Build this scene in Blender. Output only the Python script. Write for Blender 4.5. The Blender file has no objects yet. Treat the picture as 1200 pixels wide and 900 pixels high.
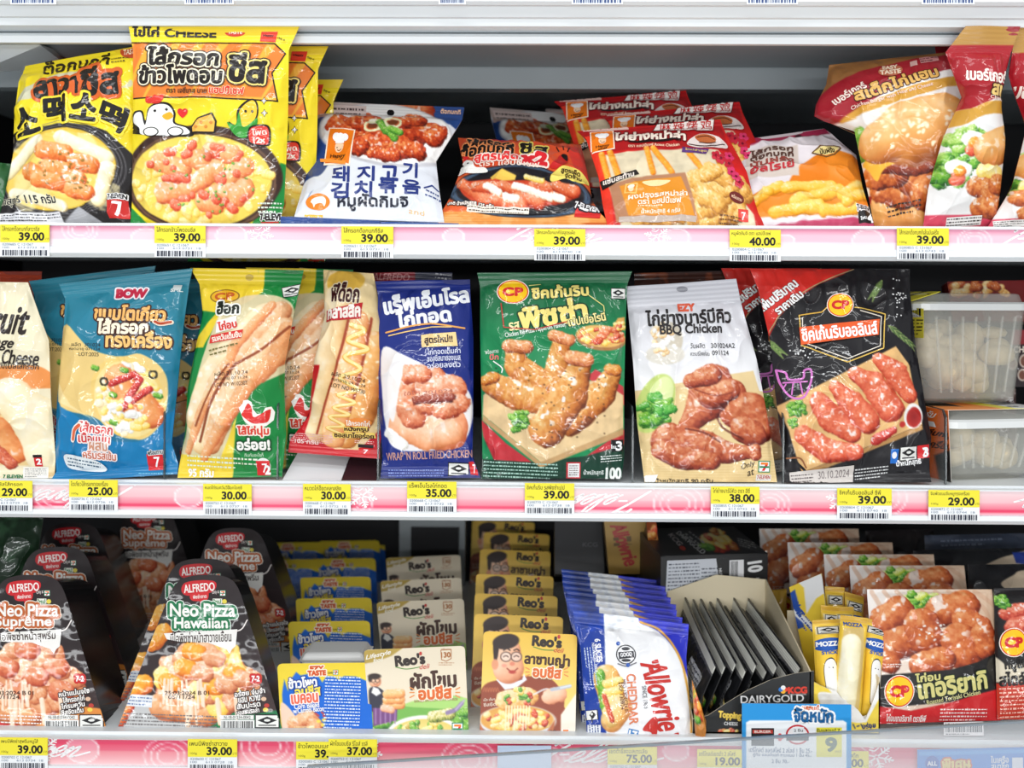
import bpy, math, random
import numpy as np
from mathutils import Matrix, Vector
from mathutils.geometry import tessellate_polygon

# ------------------------------------------------------------------ camera
scene = bpy.context.scene
COL = scene.collection
DIST = 1.15                                   # camera to the front edge of the shelves
CAM = np.array([0.0, -DIST, 0.425])
YAW, ROLL = math.radians(0.74), math.radians(0.29)
FPX = 1200.0 * DIST
_f = np.array([-math.sin(YAW), math.cos(YAW), 0.0])
_r0 = np.array([math.cos(YAW), math.sin(YAW), 0.0])
_u0 = np.array([0.0, 0.0, 1.0])
_r = math.cos(ROLL) * _r0 + math.sin(ROLL) * _u0
_u = -math.sin(ROLL) * _r0 + math.cos(ROLL) * _u0
PPX, PPY = 600.0, 350.0                       # principal point
cam = bpy.data.cameras.new('camera')
camo = bpy.data.objects.new('camera', cam)
COL.objects.link(camo)
cam.sensor_fit = 'HORIZONTAL'
cam.sensor_width = 36.0
cam.lens = 36.0 * DIST
cam.shift_y = -(450.0 - PPY) / 1200.0
cam.clip_start = 0.02
camo.matrix_world = Matrix(((_r[0], _u[0], -_f[0], CAM[0]), (_r[1], _u[1], -_f[1], CAM[1]),
                            (_r[2], _u[2], -_f[2], CAM[2]), (0, 0, 0, 1)))
cam.dof.use_dof = True
cam.dof.focus_distance = DIST + 0.03
cam.dof.aperture_fstop = 5.0
scene.camera = camo

# ------------------------------------------------------------------ world, lights, exposure
world = bpy.data.worlds.new('store_light')
scene.world = world
world.use_nodes = True
_bg = world.node_tree.nodes['Background']
_bg.inputs[0].default_value = (0.93, 0.97, 1.0, 1)
_bg.inputs[1].default_value = 0.62


def area(name, loc, target, sx, sy, power, color=(1, 1, 1)):
    l = bpy.data.lights.new(name, 'AREA')
    l.shape = 'RECTANGLE'
    l.size, l.size_y = sx, sy
    l.energy = power
    l.color = color
    o = bpy.data.objects.new(name, l)
    COL.objects.link(o)
    o.location = loc
    d = Vector(target) - Vector(loc)
    o.rotation_euler = d.to_track_quat('-Z', 'Y').to_euler()
    return o


area('store_ceiling_light', (-0.3, -2.1, 2.3), (0, 0.1, 0.3), 3.0, 0.12, 28, (1.0, 0.98, 0.96))
for _i, (_x, _z, _p) in enumerate(((0.2, -0.05, 24), (-0.5, 0.5, 24), (0.5, 1.05, 14))):     # added unseen tubes: crisp film highlights and fill for the lower rows
    area('added_streak_tube', (_x, -2.6, _z), (0, 0.1, 0.28), 2.6, 0.07, _p, (0.97, 0.99, 1.0))
area('canopy_tube_light', (0.0, -0.26, 0.99), (0, 0.06, 0.25), 1.9, 0.05, 2.5, (0.94, 0.98, 1.0))
scene.view_settings.view_transform = 'Standard'
scene.view_settings.look = 'None'
scene.view_settings.exposure = -0.46
scene.view_settings.gamma = 1.0
scene.view_settings.use_curve_mapping = False

# ------------------------------------------------------------------ helpers
def lin(c):
    c = np.asarray(c, float) / 255.0
    return np.where(c <= 0.04045, c / 12.92, ((c + 0.055) / 1.055) ** 2.4)


def ray_to(px, py, Y):
    """point on the plane y = Y seen at photo pixel px, py"""
    px = np.asarray(px, float)
    py = np.asarray(py, float)
    d = _f + ((px - PPX) / FPX)[..., None] * _r + (-(py - PPY) / FPX)[..., None] * _u
    t = (Y - CAM[1]) / d[..., 1]
    return CAM + d * t[..., None]


def W(px, py, Y):
    return ray_to(np.array(px), np.array(py), Y)


def tag(o, label=None, cat=None, group=None, kind=None):
    if label: o['label'] = label
    if cat: o['category'] = cat
    if group: o['group'] = group
    if kind: o['kind'] = kind
    return o


def empty(name, loc, label=None, cat=None, group=None):
    o = bpy.data.objects.new(name, None)
    COL.objects.link(o)
    o.location = loc
    o.empty_display_size = 0.03
    return tag(o, label, cat, group)


def dup(root, delta, label=None, group=None, rz=0.0, rx=0.0):
    def cp(o, parent):
        c = o.copy()
        COL.objects.link(c)
        if parent is not None:
            c.parent = parent
        for ch in list(o.children):
            cp(ch, c)
        return c
    c = cp(root, None)
    c.location = Vector(root.location) + Vector(delta)
    c.rotation_euler = (root.rotation_euler[0] + rx, root.rotation_euler[1], root.rotation_euler[2] + rz)
    if label: c['label'] = label
    if group: c['group'] = group
    return c


# ---- materials: every printed surface reads the colour of its own ink from the mesh
def new_mat(name):
    m = bpy.data.materials.new(name)
    m.use_nodes = True
    return m, m.node_tree, m.node_tree.nodes['Principled BSDF']


def ink_mat(name, rough=0.35, coat=0.0, coat_rough=0.1, bump=0.0, bump_scale=60.0, spec=0.5, bump2=0.0, metal=0.0):
    m, nt, b = new_mat(name)
    a = nt.nodes.new('ShaderNodeAttribute')
    a.attribute_name = 'ink'
    nt.links.new(a.outputs['Color'], b.inputs['Base Color'])
    b.inputs['Roughness'].default_value = rough
    b.inputs['Specular IOR Level'].default_value = spec
    b.inputs['Coat Weight'].default_value = coat
    b.inputs['Coat Roughness'].default_value = coat_rough
    b.inputs['Metallic'].default_value = metal
    if bump > 0:
        tc = nt.nodes.new('ShaderNodeTexCoord')
        n = nt.nodes.new('ShaderNodeTexNoise')
        n.inputs['Scale'].default_value = bump_scale
        n.inputs['Detail'].default_value = 3.0
        nt.links.new(tc.outputs['Object'], n.inputs['Vector'])
        bp = nt.nodes.new('ShaderNodeBump')
        bp.inputs['Strength'].default_value = bump
        bp.inputs['Distance'].default_value = 0.004
        nt.links.new(n.outputs['Fac'], bp.inputs['Height'])
        if bump2 > 0:
            v = nt.nodes.new('ShaderNodeTexVoronoi')
            v.feature = 'DISTANCE_TO_EDGE'
            v.inputs['Scale'].default_value = bump_scale * 0.55
            nt.links.new(tc.outputs['Object'], v.inputs['Vector'])
            bq = nt.nodes.new('ShaderNodeBump')
            bq.inputs['Strength'].default_value = bump2
            bq.inputs['Distance'].default_value = 0.003
            nt.links.new(v.outputs['Distance'], bq.inputs['Height'])
            nt.links.new(bp.outputs['Normal'], bq.inputs['Normal'])
            bp = bq
        nt.links.new(bp.outputs['Normal'], b.inputs['Normal'])
        nt.links.new(bp.outputs['Normal'], b.inputs['Coat Normal'])
    return m


def plain_mat(name, rgb, rough=0.4, metal=0.0, spec=0.5, noise=0.0, scale=30.0, bump=0.0):
    m, nt, b = new_mat(name)
    c = lin(rgb)
    b.inputs['Base Color'].default_value = (*c, 1)
    b.inputs['Roughness'].default_value = rough
    b.inputs['Metallic'].default_value = metal
    b.inputs['Specular IOR Level'].default_value = spec
    if noise > 0 or bump > 0:
        tc = nt.nodes.new('ShaderNodeTexCoord')
        n = nt.nodes.new('ShaderNodeTexNoise')
        n.inputs['Scale'].default_value = scale
        n.inputs['Detail'].default_value = 4.0
        nt.links.new(tc.outputs['Object'], n.inputs['Vector'])
        r = nt.nodes.new('ShaderNodeValToRGB')
        r.color_ramp.elements[0].position = 0.3
        r.color_ramp.elements[1].position = 0.7
        r.color_ramp.elements[0].color = (*np.clip(c * (1 - noise), 0, 1), 1)
        r.color_ramp.elements[1].color = (*np.clip(c * (1 + noise), 0, 1), 1)
        nt.links.new(n.outputs['Fac'], r.inputs['Fac'])
        nt.links.new(r.outputs['Color'], b.inputs['Base Color'])
        if bump > 0:
            bp = nt.nodes.new('ShaderNodeBump')
            bp.inputs['Strength'].default_value = bump
            bp.inputs['Distance'].default_value = 0.002
            nt.links.new(n.outputs['Fac'], bp.inputs['Height'])
            nt.links.new(bp.outputs['Normal'], b.inputs['Normal'])
    return m


def clear_mat(name, rgb=(235, 245, 245), alpha=0.12, rough=0.08, spec=0.5):
    m, nt, b = new_mat(name)
    b.inputs['Base Color'].default_value = (*lin(rgb), 1)
    b.inputs['Roughness'].default_value = rough
    b.inputs['Specular IOR Level'].default_value = spec
    b.inputs['Alpha'].default_value = alpha
    return m


FILM = ink_mat('printed_plastic_film', 0.40, 0.55, 0.035, 0.16, 55.0, 0.22, 0.5)
LIDFILM = ink_mat('printed_lid_film', 0.42, 0.3, 0.05, 0.03, 40.0, 0.22, 0.05)
FILM_SOFT = ink_mat('printed_matte_film', 0.45, 0.15, 0.2, 0.16, 45.0, 0.3)
SEALED = ink_mat('crimped_film_seal', 0.34, 0.25, 0.12, 0.1, 80.0, 0.3)
CARD = ink_mat('printed_cardboard', 0.45, 0.1, 0.25, 0.0)
PAPER = ink_mat('printed_paper', 0.6, 0.0, 0.2, 0.0, spec=0.3)
WHITE_METAL = plain_mat('white_enamelled_steel', (236, 240, 242), 0.35, 0, 0.5, 0.02, 12)
GREY_METAL = plain_mat('grey_enamelled_steel', (150, 158, 162), 0.4, 0, 0.5, 0.03, 14)
DARK_PLASTIC = plain_mat('black_tray_plastic', (22, 20, 22), 0.25, 0, 0.5, 0.1, 40)
DARK_LINER = plain_mat('dark_cabinet_liner', (30, 30, 34), 0.6, 0, 0.3, 0.1, 8)
WHITE_TRAY = plain_mat('white_tray_plastic', (240, 240, 238), 0.35)
CREAM_CARD = plain_mat('cream_card', (226, 212, 180), 0.6)
CLEAR = clear_mat('clear_acrylic', (215, 225, 225), 0.10, 0.05)
EDGE = clear_mat('acrylic_edge', (60, 70, 72), 0.75, 0.15)
FROST = clear_mat('milky_clear_plastic', (236, 236, 228), 0.24, 0.22)
RIM = clear_mat('milky_plastic_rim', (246, 248, 247), 0.85, 0.2)
GUARD = clear_mat('hazy_guard_glass', (236, 240, 244), 0.25, 0.12, 0.15)
GUARD_EDGE = clear_mat('guard_glass_edge', (150, 160, 168), 0.8, 0.2)


# ---- noise
def _hash(ix, iy, seed):
    h = (ix * 374761393 + iy * 668265263 + seed * 974634777) & 0xFFFFFFFF
    h = ((h ^ (h >> 13)) * 1274126177) & 0xFFFFFFFF
    return ((h ^ (h >> 16)) & 0xFFFF) / 65535.0


def noise(x, y, seed=0):
    x = np.asarray(x, float)
    y = np.asarray(y, float)
    ix = np.floor(x).astype(np.int64)
    iy = np.floor(y).astype(np.int64)
    fx = x - ix
    fy = y - iy
    fx = fx * fx * (3 - 2 * fx)
    fy = fy * fy * (3 - 2 * fy)
    a = _hash(ix, iy, seed)
    b = _hash(ix + 1, iy, seed)
    c = _hash(ix, iy + 1, seed)
    d = _hash(ix + 1, iy + 1, seed)
    return (a * (1 - fx) + b * fx) * (1 - fy) + (c * (1 - fx) + d * fx) * fy


def fbm(x, y, seed=0, o=3):
    s, a, t = 0.0, 0.5, 0.0
    for k in range(o):
        s = s + a * noise(x * 2 ** k, y * 2 ** k, seed + 31 * k)
        t += a
        a *= 0.5
    return s / t


def smooth(a, b, x):
    t = np.clip((x - a) / (b - a), 0, 1)
    return t * t * (3 - 2 * t)


# ---- text: outline of Blender's own type, filled and stroked
_text_cache = {}


def text_shape(s, shear=0.0):
    key = (s, shear)
    if key in _text_cache:
        return _text_cache[key]
    c = bpy.data.curves.new('tmp', 'FONT')
    c.body = s
    c.shear = shear
    c.align_x = 'CENTER'
    o = bpy.data.objects.new('tmp', c)
    COL.objects.link(o)
    best = None
    for res in (3, 4, 5):         # some glyphs only fill cleanly at some resolutions: keep the fullest
        c.resolution_u = res
        dg = bpy.context.evaluated_depsgraph_get()
        dg.update()
        me = o.evaluated_get(dg).to_mesh()
        v_ = np.zeros(len(me.vertices) * 3)
        me.vertices.foreach_get('co', v_)
        v_ = v_.reshape(-1, 3)[:, :2].copy()
        me.calc_loop_triangles()
        t_ = np.zeros(len(me.loop_triangles) * 3, int)
        me.loop_triangles.foreach_get('vertices', t_)
        t_ = t_.reshape(-1, 3)
        q = v_[t_]
        ar = np.abs(np.cross(q[:, 1] - q[:, 0], q[:, 2] - q[:, 0])).sum() if len(t_) else 0
        if best is None or ar > best[0] * 1.003:
            cnt = {}
            for p in me.polygons:
                for e in p.edge_keys:
                    cnt[e] = cnt.get(e, 0) + 1
            best = (ar, v_, t_, np.array([e for e, k in cnt.items() if k == 1], int).reshape(-1, 2))
        o.evaluated_get(dg).to_mesh_clear()
    _, v, t, edges = best
    bpy.data.objects.remove(o)
    bpy.data.curves.remove(c)
    _text_cache[key] = (v, t, edges)
    return _text_cache[key]


_OCT = np.array([(math.cos(k * math.pi / 4), math.sin(k * math.pi / 4)) for k in range(8)])


def ribbon(a, b, w, round_ends=True):
    """triangle soup for thick segments a->b with round ends"""
    d = b - a
    L = np.linalg.norm(d, axis=1, keepdims=True)
    d = d / np.maximum(L, 1e-9)
    n = np.stack([-d[:, 1], d[:, 0]], 1) * (w / 2)
    q = [np.stack([a + n, a - n, b - n], 1), np.stack([a + n, b - n, b + n], 1)]
    if round_ends:
        pts = np.unique(np.round(np.concatenate([a, b]), 3), axis=0)
        o = _OCT * (w / 2)
        for k in range(1, 7):
            q.append(np.stack([pts + o[0], pts + o[k], pts + o[k + 1]], 1))
    return np.concatenate(q)


def fine(tris, h):
    """split long triangles so that they can follow a curved surface"""
    done = []
    for _ in range(9):
        e = np.stack([np.linalg.norm(tris[:, (k + 1) % 3] - tris[:, k], axis=1) for k in range(3)], 1)
        k = e.argmax(1)
        big = e.max(1) > h
        done.append(tris[~big])
        t = tris[big]
        if len(t) == 0:
            break
        k = k[big]
        i = np.arange(len(t))
        A, B, Cc = t[i, k], t[i, (k + 1) % 3], t[i, (k + 2) % 3]
        M = (A + B) / 2
        tris = np.concatenate([np.stack([A, M, Cc], 1), np.stack([M, B, Cc], 1)])
    else:
        done.append(tris)
    return np.concatenate(done)


def spline(pts, n=8, closed=False):
    p = np.asarray(pts, float)
    if closed:
        p = np.concatenate([p[-1:], p, p[:2]])
    else:
        p = np.concatenate([2 * p[:1] - p[1:2], p, 2 * p[-1:] - p[-2:-1]])
    out = []
    for i in range(1, len(p) - 2):
        t = np.linspace(0, 1, n, endpoint=False)[:, None]
        a, b, c, d = p[i - 1], p[i], p[i + 1], p[i + 2]
        out.append(0.5 * (2 * b + (c - a) * t + (2 * a - 5 * b + 4 * c - d) * t ** 2 + (3 * b - a - 3 * c + d) * t ** 3))
    if not closed:
        out.append(p[-2:-1])
    return np.concatenate(out)


# ---- mesh from numpy
def np_mesh(name, verts, faces, mats, cols=None, smooth_shade=True, normals=None, mat_idx=None, parent=None, loc=None):
    """faces: list of int arrays (n,3) or (n,4)"""
    me = bpy.data.meshes.new(name)
    nv = len(verts)
    me.vertices.add(nv)
    me.vertices.foreach_set('co', np.ascontiguousarray(verts, dtype=np.float32).ravel())
    faces = [np.asarray(f) for f in faces if len(f)]
    tot = np.concatenate([np.full(len(f), f.shape[1]) for f in faces]).astype(np.int32)
    idx = np.concatenate([f.ravel() for f in faces]).astype(np.int32)
    me.loops.add(len(idx))
    me.loops.foreach_set('vertex_index', idx)
    me.polygons.add(len(tot))
    st = np.concatenate([[0], np.cumsum(tot)[:-1]]).astype(np.int32)
    me.polygons.foreach_set('loop_start', st)
    me.polygons.foreach_set('loop_total', tot)
    me.polygons.foreach_set('use_smooth', np.full(len(tot), smooth_shade))
    for m in (mats if isinstance(mats, (list, tuple)) else [mats]):
        me.materials.append(m)
    if mat_idx is not None:
        me.polygons.foreach_set('material_index', np.asarray(mat_idx, np.int32))
    if cols is not None:
        at = me.color_attributes.new('ink', 'FLOAT_COLOR', 'POINT')
        c4 = np.ones((nv, 4), np.float32)
        c4[:, :3] = lin(np.clip(cols, 0, 255))
        at.data.foreach_set('color', c4.ravel())
    me.update()
    me.validate()
    if normals is not None and len(me.vertices) == len(normals):
        me.normals_split_custom_set_from_vertices(np.asarray(normals, np.float32))
    o = bpy.data.objects.new(name, me)
    COL.objects.link(o)
    if parent is not None:
        o.parent = parent
    if loc is not None:
        o.location = loc
    return o


class MB:
    """boxes, bars, tubes and prisms collected into ONE mesh"""
    def __init__(s):
        s.v, s.f = [], []

    def add(s, v, f):
        k = len(s.v)
        s.v += [tuple(map(float, p)) for p in v]
        s.f += [tuple(i + k for i in q) for q in f]
        return s

    def box(s, x0, x1, y0, y1, z0, z1):
        v = [(x, y, z) for x in (x0, x1) for y in (y0, y1) for z in (z0, z1)]
        return s.add(v, [(0, 1, 3, 2), (4, 6, 7, 5), (0, 4, 5, 1), (2, 3, 7, 6), (0, 2, 6, 4), (1, 5, 7, 3)])

    def extrude_x(s, prof, x0, x1):
        """closed (y, z) profile swept along x"""
        n = len(prof)
        v = [(x0, y, z) for y, z in prof] + [(x1, y, z) for y, z in prof]
        f = [(i, (i + 1) % n, n + (i + 1) % n, n + i) for i in range(n)]
        return s.add(v, f + [tuple(range(n))[::-1], tuple(range(n, 2 * n))])

    def prism(s, poly, off):
        """planar polygon (3D points) pushed along the vector off"""
        n = len(poly)
        p = np.asarray(poly, float)
        v = list(p) + list(p + np.asarray(off))
        f = [(i, (i + 1) % n, n + (i + 1) % n, n + i) for i in range(n)]
        return s.add(v, f + [tuple(range(n))[::-1], tuple(range(n, 2 * n))])

    def loft(s, rings, cap0=True, cap1=True):
        n = len(rings[0])
        v = [p for r in rings for p in r]
        f = []
        for k in range(len(rings) - 1):
            f += [(k * n + i, k * n + (i + 1) % n, (k + 1) * n + (i + 1) % n, (k + 1) * n + i) for i in range(n)]
        if cap0: f.append(tuple(range(n))[::-1])
        if cap1: f.append(tuple(range((len(rings) - 1) * n, len(rings) * n)))
        return s.add(v, f)

    def build(s, name, mat, parent=None, loc=None, smooth_shade=False, bevel=0.0):
        me = bpy.data.meshes.new(name)
        L = Vector(loc) if loc is not None else Vector((0, 0, 0))
        base = Vector(parent.location) if parent is not None and loc is None else L
        if parent is not None and parent.parent is not None and loc is None:
            base = Vector(parent.parent.location)
        me.from_pydata([tuple(Vector(p) - base) for p in s.v], [], s.f)
        me.materials.append(mat)
        me.update()
        import bmesh
        bm = bmesh.new()
        bm.from_mesh(me)
        bmesh.ops.recalc_face_normals(bm, faces=bm.faces)
        bm.to_mesh(me)
        bm.free()
        for p in me.polygons:
            p.use_smooth = smooth_shade
        o = bpy.data.objects.new(name, me)
        COL.objects.link(o)
        if parent is not None:
            o.parent = parent
        elif loc is not None:
            o.location = L
        if bevel > 0:
            md = o.modifiers.new('bevel', 'BEVEL')
            md.width = bevel
            md.segments = 2
            md.limit_method = 'ANGLE'
        return o


MEAT = [(72, 22, 10), (150, 52, 22), (205, 100, 45), (238, 165, 95)]
FRIED = [(95, 40, 12), (185, 95, 30), (228, 152, 66), (250, 212, 140)]
GLAZED = [(80, 20, 12), (160, 52, 28), (208, 96, 52), (240, 170, 120)]
REDDISH = [(110, 18, 12), (190, 48, 30), (228, 92, 58), (250, 170, 130)]
SAUSAGE = [(170, 70, 30), (225, 120, 60), (244, 165, 100), (252, 215, 165)]
CHEESE = [(225, 165, 50), (250, 210, 90), (254, 230, 140), (255, 246, 200)]
BREAD = [(190, 130, 70), (232, 190, 130), (248, 222, 175), (254, 242, 215)]
BUN = [(150, 75, 25), (205, 125, 55), (235, 170, 95), (250, 215, 160)]
LEAF = [(25, 75, 20), (60, 130, 40), (120, 185, 60), (190, 225, 120)]
WHITEF = [(200, 195, 185), (235, 232, 225), (250, 248, 244), (255, 255, 255)]
ORANGE = [(190, 80, 10), (235, 130, 25), (250, 170, 50), (255, 215, 120)]


class Pack:
    """A printed pack. Its front is the patch between four corners standing at their own depths;
    art is laid out on the pack's own front, in any zoomed frame of reference."""

    def __init__(s, quad, yt, yb, zoom=(0, 0, 1.0), res=1.0, outline=None, seal=(0.0, 0.0), pill=0.012, kind='bag',
                 thick=0.02, wrinkle=1.0, seed=1, base=(255, 255, 255), warp=None, jag=0.0, corner=0.0):
        s.ox, s.oy, s.sc = zoom
        q = np.array([s.P(x, y) for x, y in quad])
        s.q = q
        yt = yt if isinstance(yt, tuple) else (yt, yt)
        yb = yb if isinstance(yb, tuple) else (yb, yb)
        s.c = np.array([W(*q[0], yt[0]), W(*q[1], yt[1]), W(*q[2], yb[1]), W(*q[3], yb[0])])
        # homography uv -> px
        A, b = [], []
        for (u, v), (x, y) in zip(((0, 0), (1, 0), (1, 1), (0, 1)), q):
            A += [[u, v, 1, 0, 0, 0, -u * x, -v * x], [0, 0, 0, u, v, 1, -u * y, -v * y]]
            b += [x, y]
        h = np.linalg.solve(np.array(A, float), np.array(b, float))
        s.H = np.append(h, 1).reshape(3, 3)
        s.Hi = np.linalg.inv(s.H)
        n = np.cross(s.c[1] - s.c[0], s.c[3] - s.c[0])
        n = n / np.linalg.norm(n)
        if n[1] > 0: n = -n
        s.n = n
        s.seal, s.pill, s.kind, s.thick, s.wr, s.seed, s.jag, s.corner = seal, pill, kind, thick, wrinkle, seed, jag, corner
        s.wpx = (np.linalg.norm(q[1] - q[0]) + np.linalg.norm(q[2] - q[3])) / 2
        s.hpx = (np.linalg.norm(q[3] - q[0]) + np.linalg.norm(q[2] - q[1])) / 2
        s.wm = (np.linalg.norm(s.c[1] - s.c[0]) + np.linalg.norm(s.c[2] - s.c[3])) / 2
        s.hm = (np.linalg.norm(s.c[3] - s.c[0]) + np.linalg.norm(s.c[2] - s.c[1])) / 2
        s.out = outline
        s.nu = max(8, int(s.wpx * res))
        s.nv = max(8, int(s.hpx * res))
        gu = np.linspace(-1, 1, s.nu + 1)
        gv = np.linspace(0, 1, s.nv + 1)
        G, V = np.meshgrid(gu, gv)
        c, hw = s.span(V)
        s.U, s.V = c + G * hw, V.copy()
        if jag > 0:
            saw = np.abs(((np.arange(s.nu + 1) / (s.nu + 1) * s.wpx / 3.0) % 1.0) - 0.5) * 2
            s.V[0, :] += saw * jag / s.hpx
        s.X, s.Y = s.to_px(s.U, s.V)
        s.X = (s.X - s.ox) * s.sc
        s.Y = (s.Y - s.oy) * s.sc
        s.rgb = np.zeros(s.X.shape + (3,)) + np.array(base, float)
        s.layers = []
        s.rnd = random.Random(seed)

    def P(s, x, y):
        return (s.ox + x / s.sc, s.oy + y / s.sc)

    def span(s, v):
        """centre and half width of the outline at height v"""
        l = np.zeros_like(v)
        r = np.ones_like(v)
        if s.out is not None:
            o = np.array(s.out, float)
            l = np.interp(v, o[:, 0], o[:, 1]) / s.wpx
            r = 1 + np.interp(v, o[:, 0], o[:, 2]) / s.wpx
        if s.corner > 0:          # rounded corners
            a = s.corner / s.hpx
            for d in (v, 1 - v):
                t = np.clip(1 - d / a, 0, 1)
                k = (1 - np.sqrt(np.clip(1 - t * t, 0, 1))) * s.corner / s.wpx
                l, r = l + k, r - k
        return (l + r) / 2, np.maximum((r - l) / 2, 1e-4)

    def to_px(s, u, v):
        w = s.H[2, 0] * u + s.H[2, 1] * v + s.H[2, 2]
        return (s.H[0, 0] * u + s.H[0, 1] * v + s.H[0, 2]) / w, (s.H[1, 0] * u + s.H[1, 1] * v + s.H[1, 2]) / w

    def to_uv(s, x, y):
        w = s.Hi[2, 0] * x + s.Hi[2, 1] * y + s.Hi[2, 2]
        return (s.Hi[0, 0] * x + s.Hi[0, 1] * y + s.Hi[0, 2]) / w, (s.Hi[1, 0] * x + s.Hi[1, 1] * y + s.Hi[1, 2]) / w

    def disp(s, u, v):
        c, hw = s.span(np.clip(v, 0, 1))
        x = np.clip(np.abs((u - c) / hw), 0, 1)
        if s.kind != 'bag':
            return np.zeros_like(u) + (s.wr * 0.0006 * (fbm(u * 6, v * 6, s.seed) - 0.5) if s.kind == 'film' else 0)
        a, b = s.seal[0], 1 - s.seal[1]
        y = np.clip(np.abs((v - (a + b) / 2) / ((b - a) / 2)), 0, 1)
        d = s.pill * (1 - x ** 2.4) ** 0.75 * (1 - y ** 2.6) ** 0.8
        m, hm = u * s.wm, v * s.hm
        e = smooth(0.35, 1.0, y) * (1 - smooth(0.97, 1.0, y))
        body = 1 - smooth(0.9, 1.0, x)
        puck = (noise(m * 170 + 3 * noise(m * 30, hm * 30, s.seed), hm * 14, s.seed + 5) - 0.5)
        d = d + s.wr * 0.0030 * puck * e * (0.4 + 0.6 * body)
        rid = 1 - np.abs(2 * fbm(m * 34 + hm * 10, hm * 26 - m * 8, s.seed + 9, 2) - 1)
        rid2 = 1 - np.abs(2 * fbm(m * 22 - hm * 16, hm * 19 + m * 14, s.seed + 23, 2) - 1)
        d = d + s.wr * (0.0036 * (rid ** 3 - 0.3) + 0.0022 * (rid2 ** 4 - 0.2)) * body * (1 - smooth(0.9, 1, y))
        side = (noise(hm * 75, m * 9, s.seed + 17) - 0.5) * smooth(0.55, 0.9, x) * (1 - smooth(0.96, 1, x))
        d = d + s.wr * 0.0026 * side * (1 - smooth(0.9, 1, y))
        # crimped seals
        crimp = np.sin(v * s.hm * 2 * math.pi / 0.0046) * 0.00016
        d = d + crimp * ((v < a) | (v > b))
        lean = 0.006 * s.wr * (noise(u * 2.2, v * 0 + 3, s.seed + 3) - 0.5) * (np.clip((a - v) / max(a, 1e-3), 0, 1) + np.clip((v - b) / max(1 - b, 1e-3), 0, 1))
        return d + lean

    def surf(s, u, v, off=0.0):
        uu, vv = u[..., None], v[..., None]
        p = (s.c[0] * (1 - uu) + s.c[1] * uu) * (1 - vv) + (s.c[3] * (1 - uu) + s.c[2] * uu) * vv
        return p + s.n * (s.disp(u, v) + off)[..., None]

    def normal(s, u, v):
        e = 0.004
        a = s.surf(u + e, v) - s.surf(u - e, v)
        b = s.surf(u, v + e) - s.surf(u, v - e)
        n = np.cross(a, b)
        n /= np.maximum(np.linalg.norm(n, axis=-1, keepdims=True), 1e-12)
        return n * np.where((n * s.n).sum(-1, keepdims=True) < 0, -1, 1)

    # ---- painted ink (on the front grid)
    def _sel(s, x0, y0, x1, y1):
        return np.nonzero((s.X >= x0) & (s.X <= x1) & (s.Y >= y0) & (s.Y <= y1))

    def mix(s, idx, c, a):
        a = a[:, None]
        s.rgb[idx] = s.rgb[idx] * (1 - a) + np.asarray(c, float) * a
        return s

    def fill(s, c):
        s.rgb[:] = c
        return s

    def grad(s, p0, p1, c0, c1, box=None):
        idx = s._sel(*(box or (-1e9, -1e9, 1e9, 1e9)))
        d = np.array(p1, float) - p0
        t = np.clip(((s.X[idx] - p0[0]) * d[0] + (s.Y[idx] - p0[1]) * d[1]) / (d @ d), 0, 1)[:, None]
        s.rgb[idx] = np.asarray(c0, float) * (1 - t) + np.asarray(c1, float) * t
        return s

    def poly(s, pts, c, a=1.0, curve=False, c2=None):
        p = np.asarray(pts, float)
        if curve: p = spline(p, 6, True)
        so = s.sc * 0.7
        idx = s._sel(p[:, 0].min() - so, p[:, 1].min() - so, p[:, 0].max() + so, p[:, 1].max() + so)
        x, y = s.X[idx], s.Y[idx]
        ins = np.zeros(len(x), bool)
        dist = np.full(len(x), 1e9)
        for i in range(len(p)):
            ax, ay = p[i]
            bx, by = p[(i + 1) % len(p)]
            if ay != by:
                cond = ((ay > y) != (by > y)) & (x < (bx - ax) * (y - ay) / (by - ay) + ax)
                ins ^= cond
            dx, dy = bx - ax, by - ay
            t = np.clip(((x - ax) * dx + (y - ay) * dy) / max(dx * dx + dy * dy, 1e-9), 0, 1)
            dist = np.minimum(dist, np.hypot(x - ax - t * dx, y - ay - t * dy))
        sd = np.where(ins, dist, -dist)
        m = np.clip(sd / so * 0.5 + 0.5, 0, 1) * a
        if c2 is not None:
            t = np.clip((y - p[:, 1].min()) / max(np.ptp(p[:, 1]), 1e-6), 0, 1)[:, None]
            c = np.asarray(c, float) * (1 - t) + np.asarray(c2, float) * t
        return s.mix(idx, c, m)

    def rect(s, x0, y0, x1, y1, c, a=1.0):
        return s.poly([(x0, y0), (x1, y0), (x1, y1), (x0, y1)], c, a)

    def ell(s, cx, cy, rx, ry, c, rot=0.0, a=1.0, ring=None, c2=None):
        R = max(rx, ry) + s.sc
        idx = s._sel(cx - R, cy - R, cx + R, cy + R)
        co, si = math.cos(math.radians(rot)), math.sin(math.radians(rot))
        x = (s.X[idx] - cx) * co + (s.Y[idx] - cy) * si
        y = -(s.X[idx] - cx) * si + (s.Y[idx] - cy) * co
        r = np.hypot(x / rx, y / ry)
        sd = (1 - r) * min(rx, ry)
        if ring: sd = ring / 2 - np.abs(sd)
        if c2 is not None:
            t = np.clip(r, 0, 1)[:, None]
            c = np.asarray(c, float) * (1 - t) + np.asarray(c2, float) * t
        return s.mix(idx, c, np.clip(sd / (s.sc * 0.7) * 0.5 + 0.5, 0, 1) * a)

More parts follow.
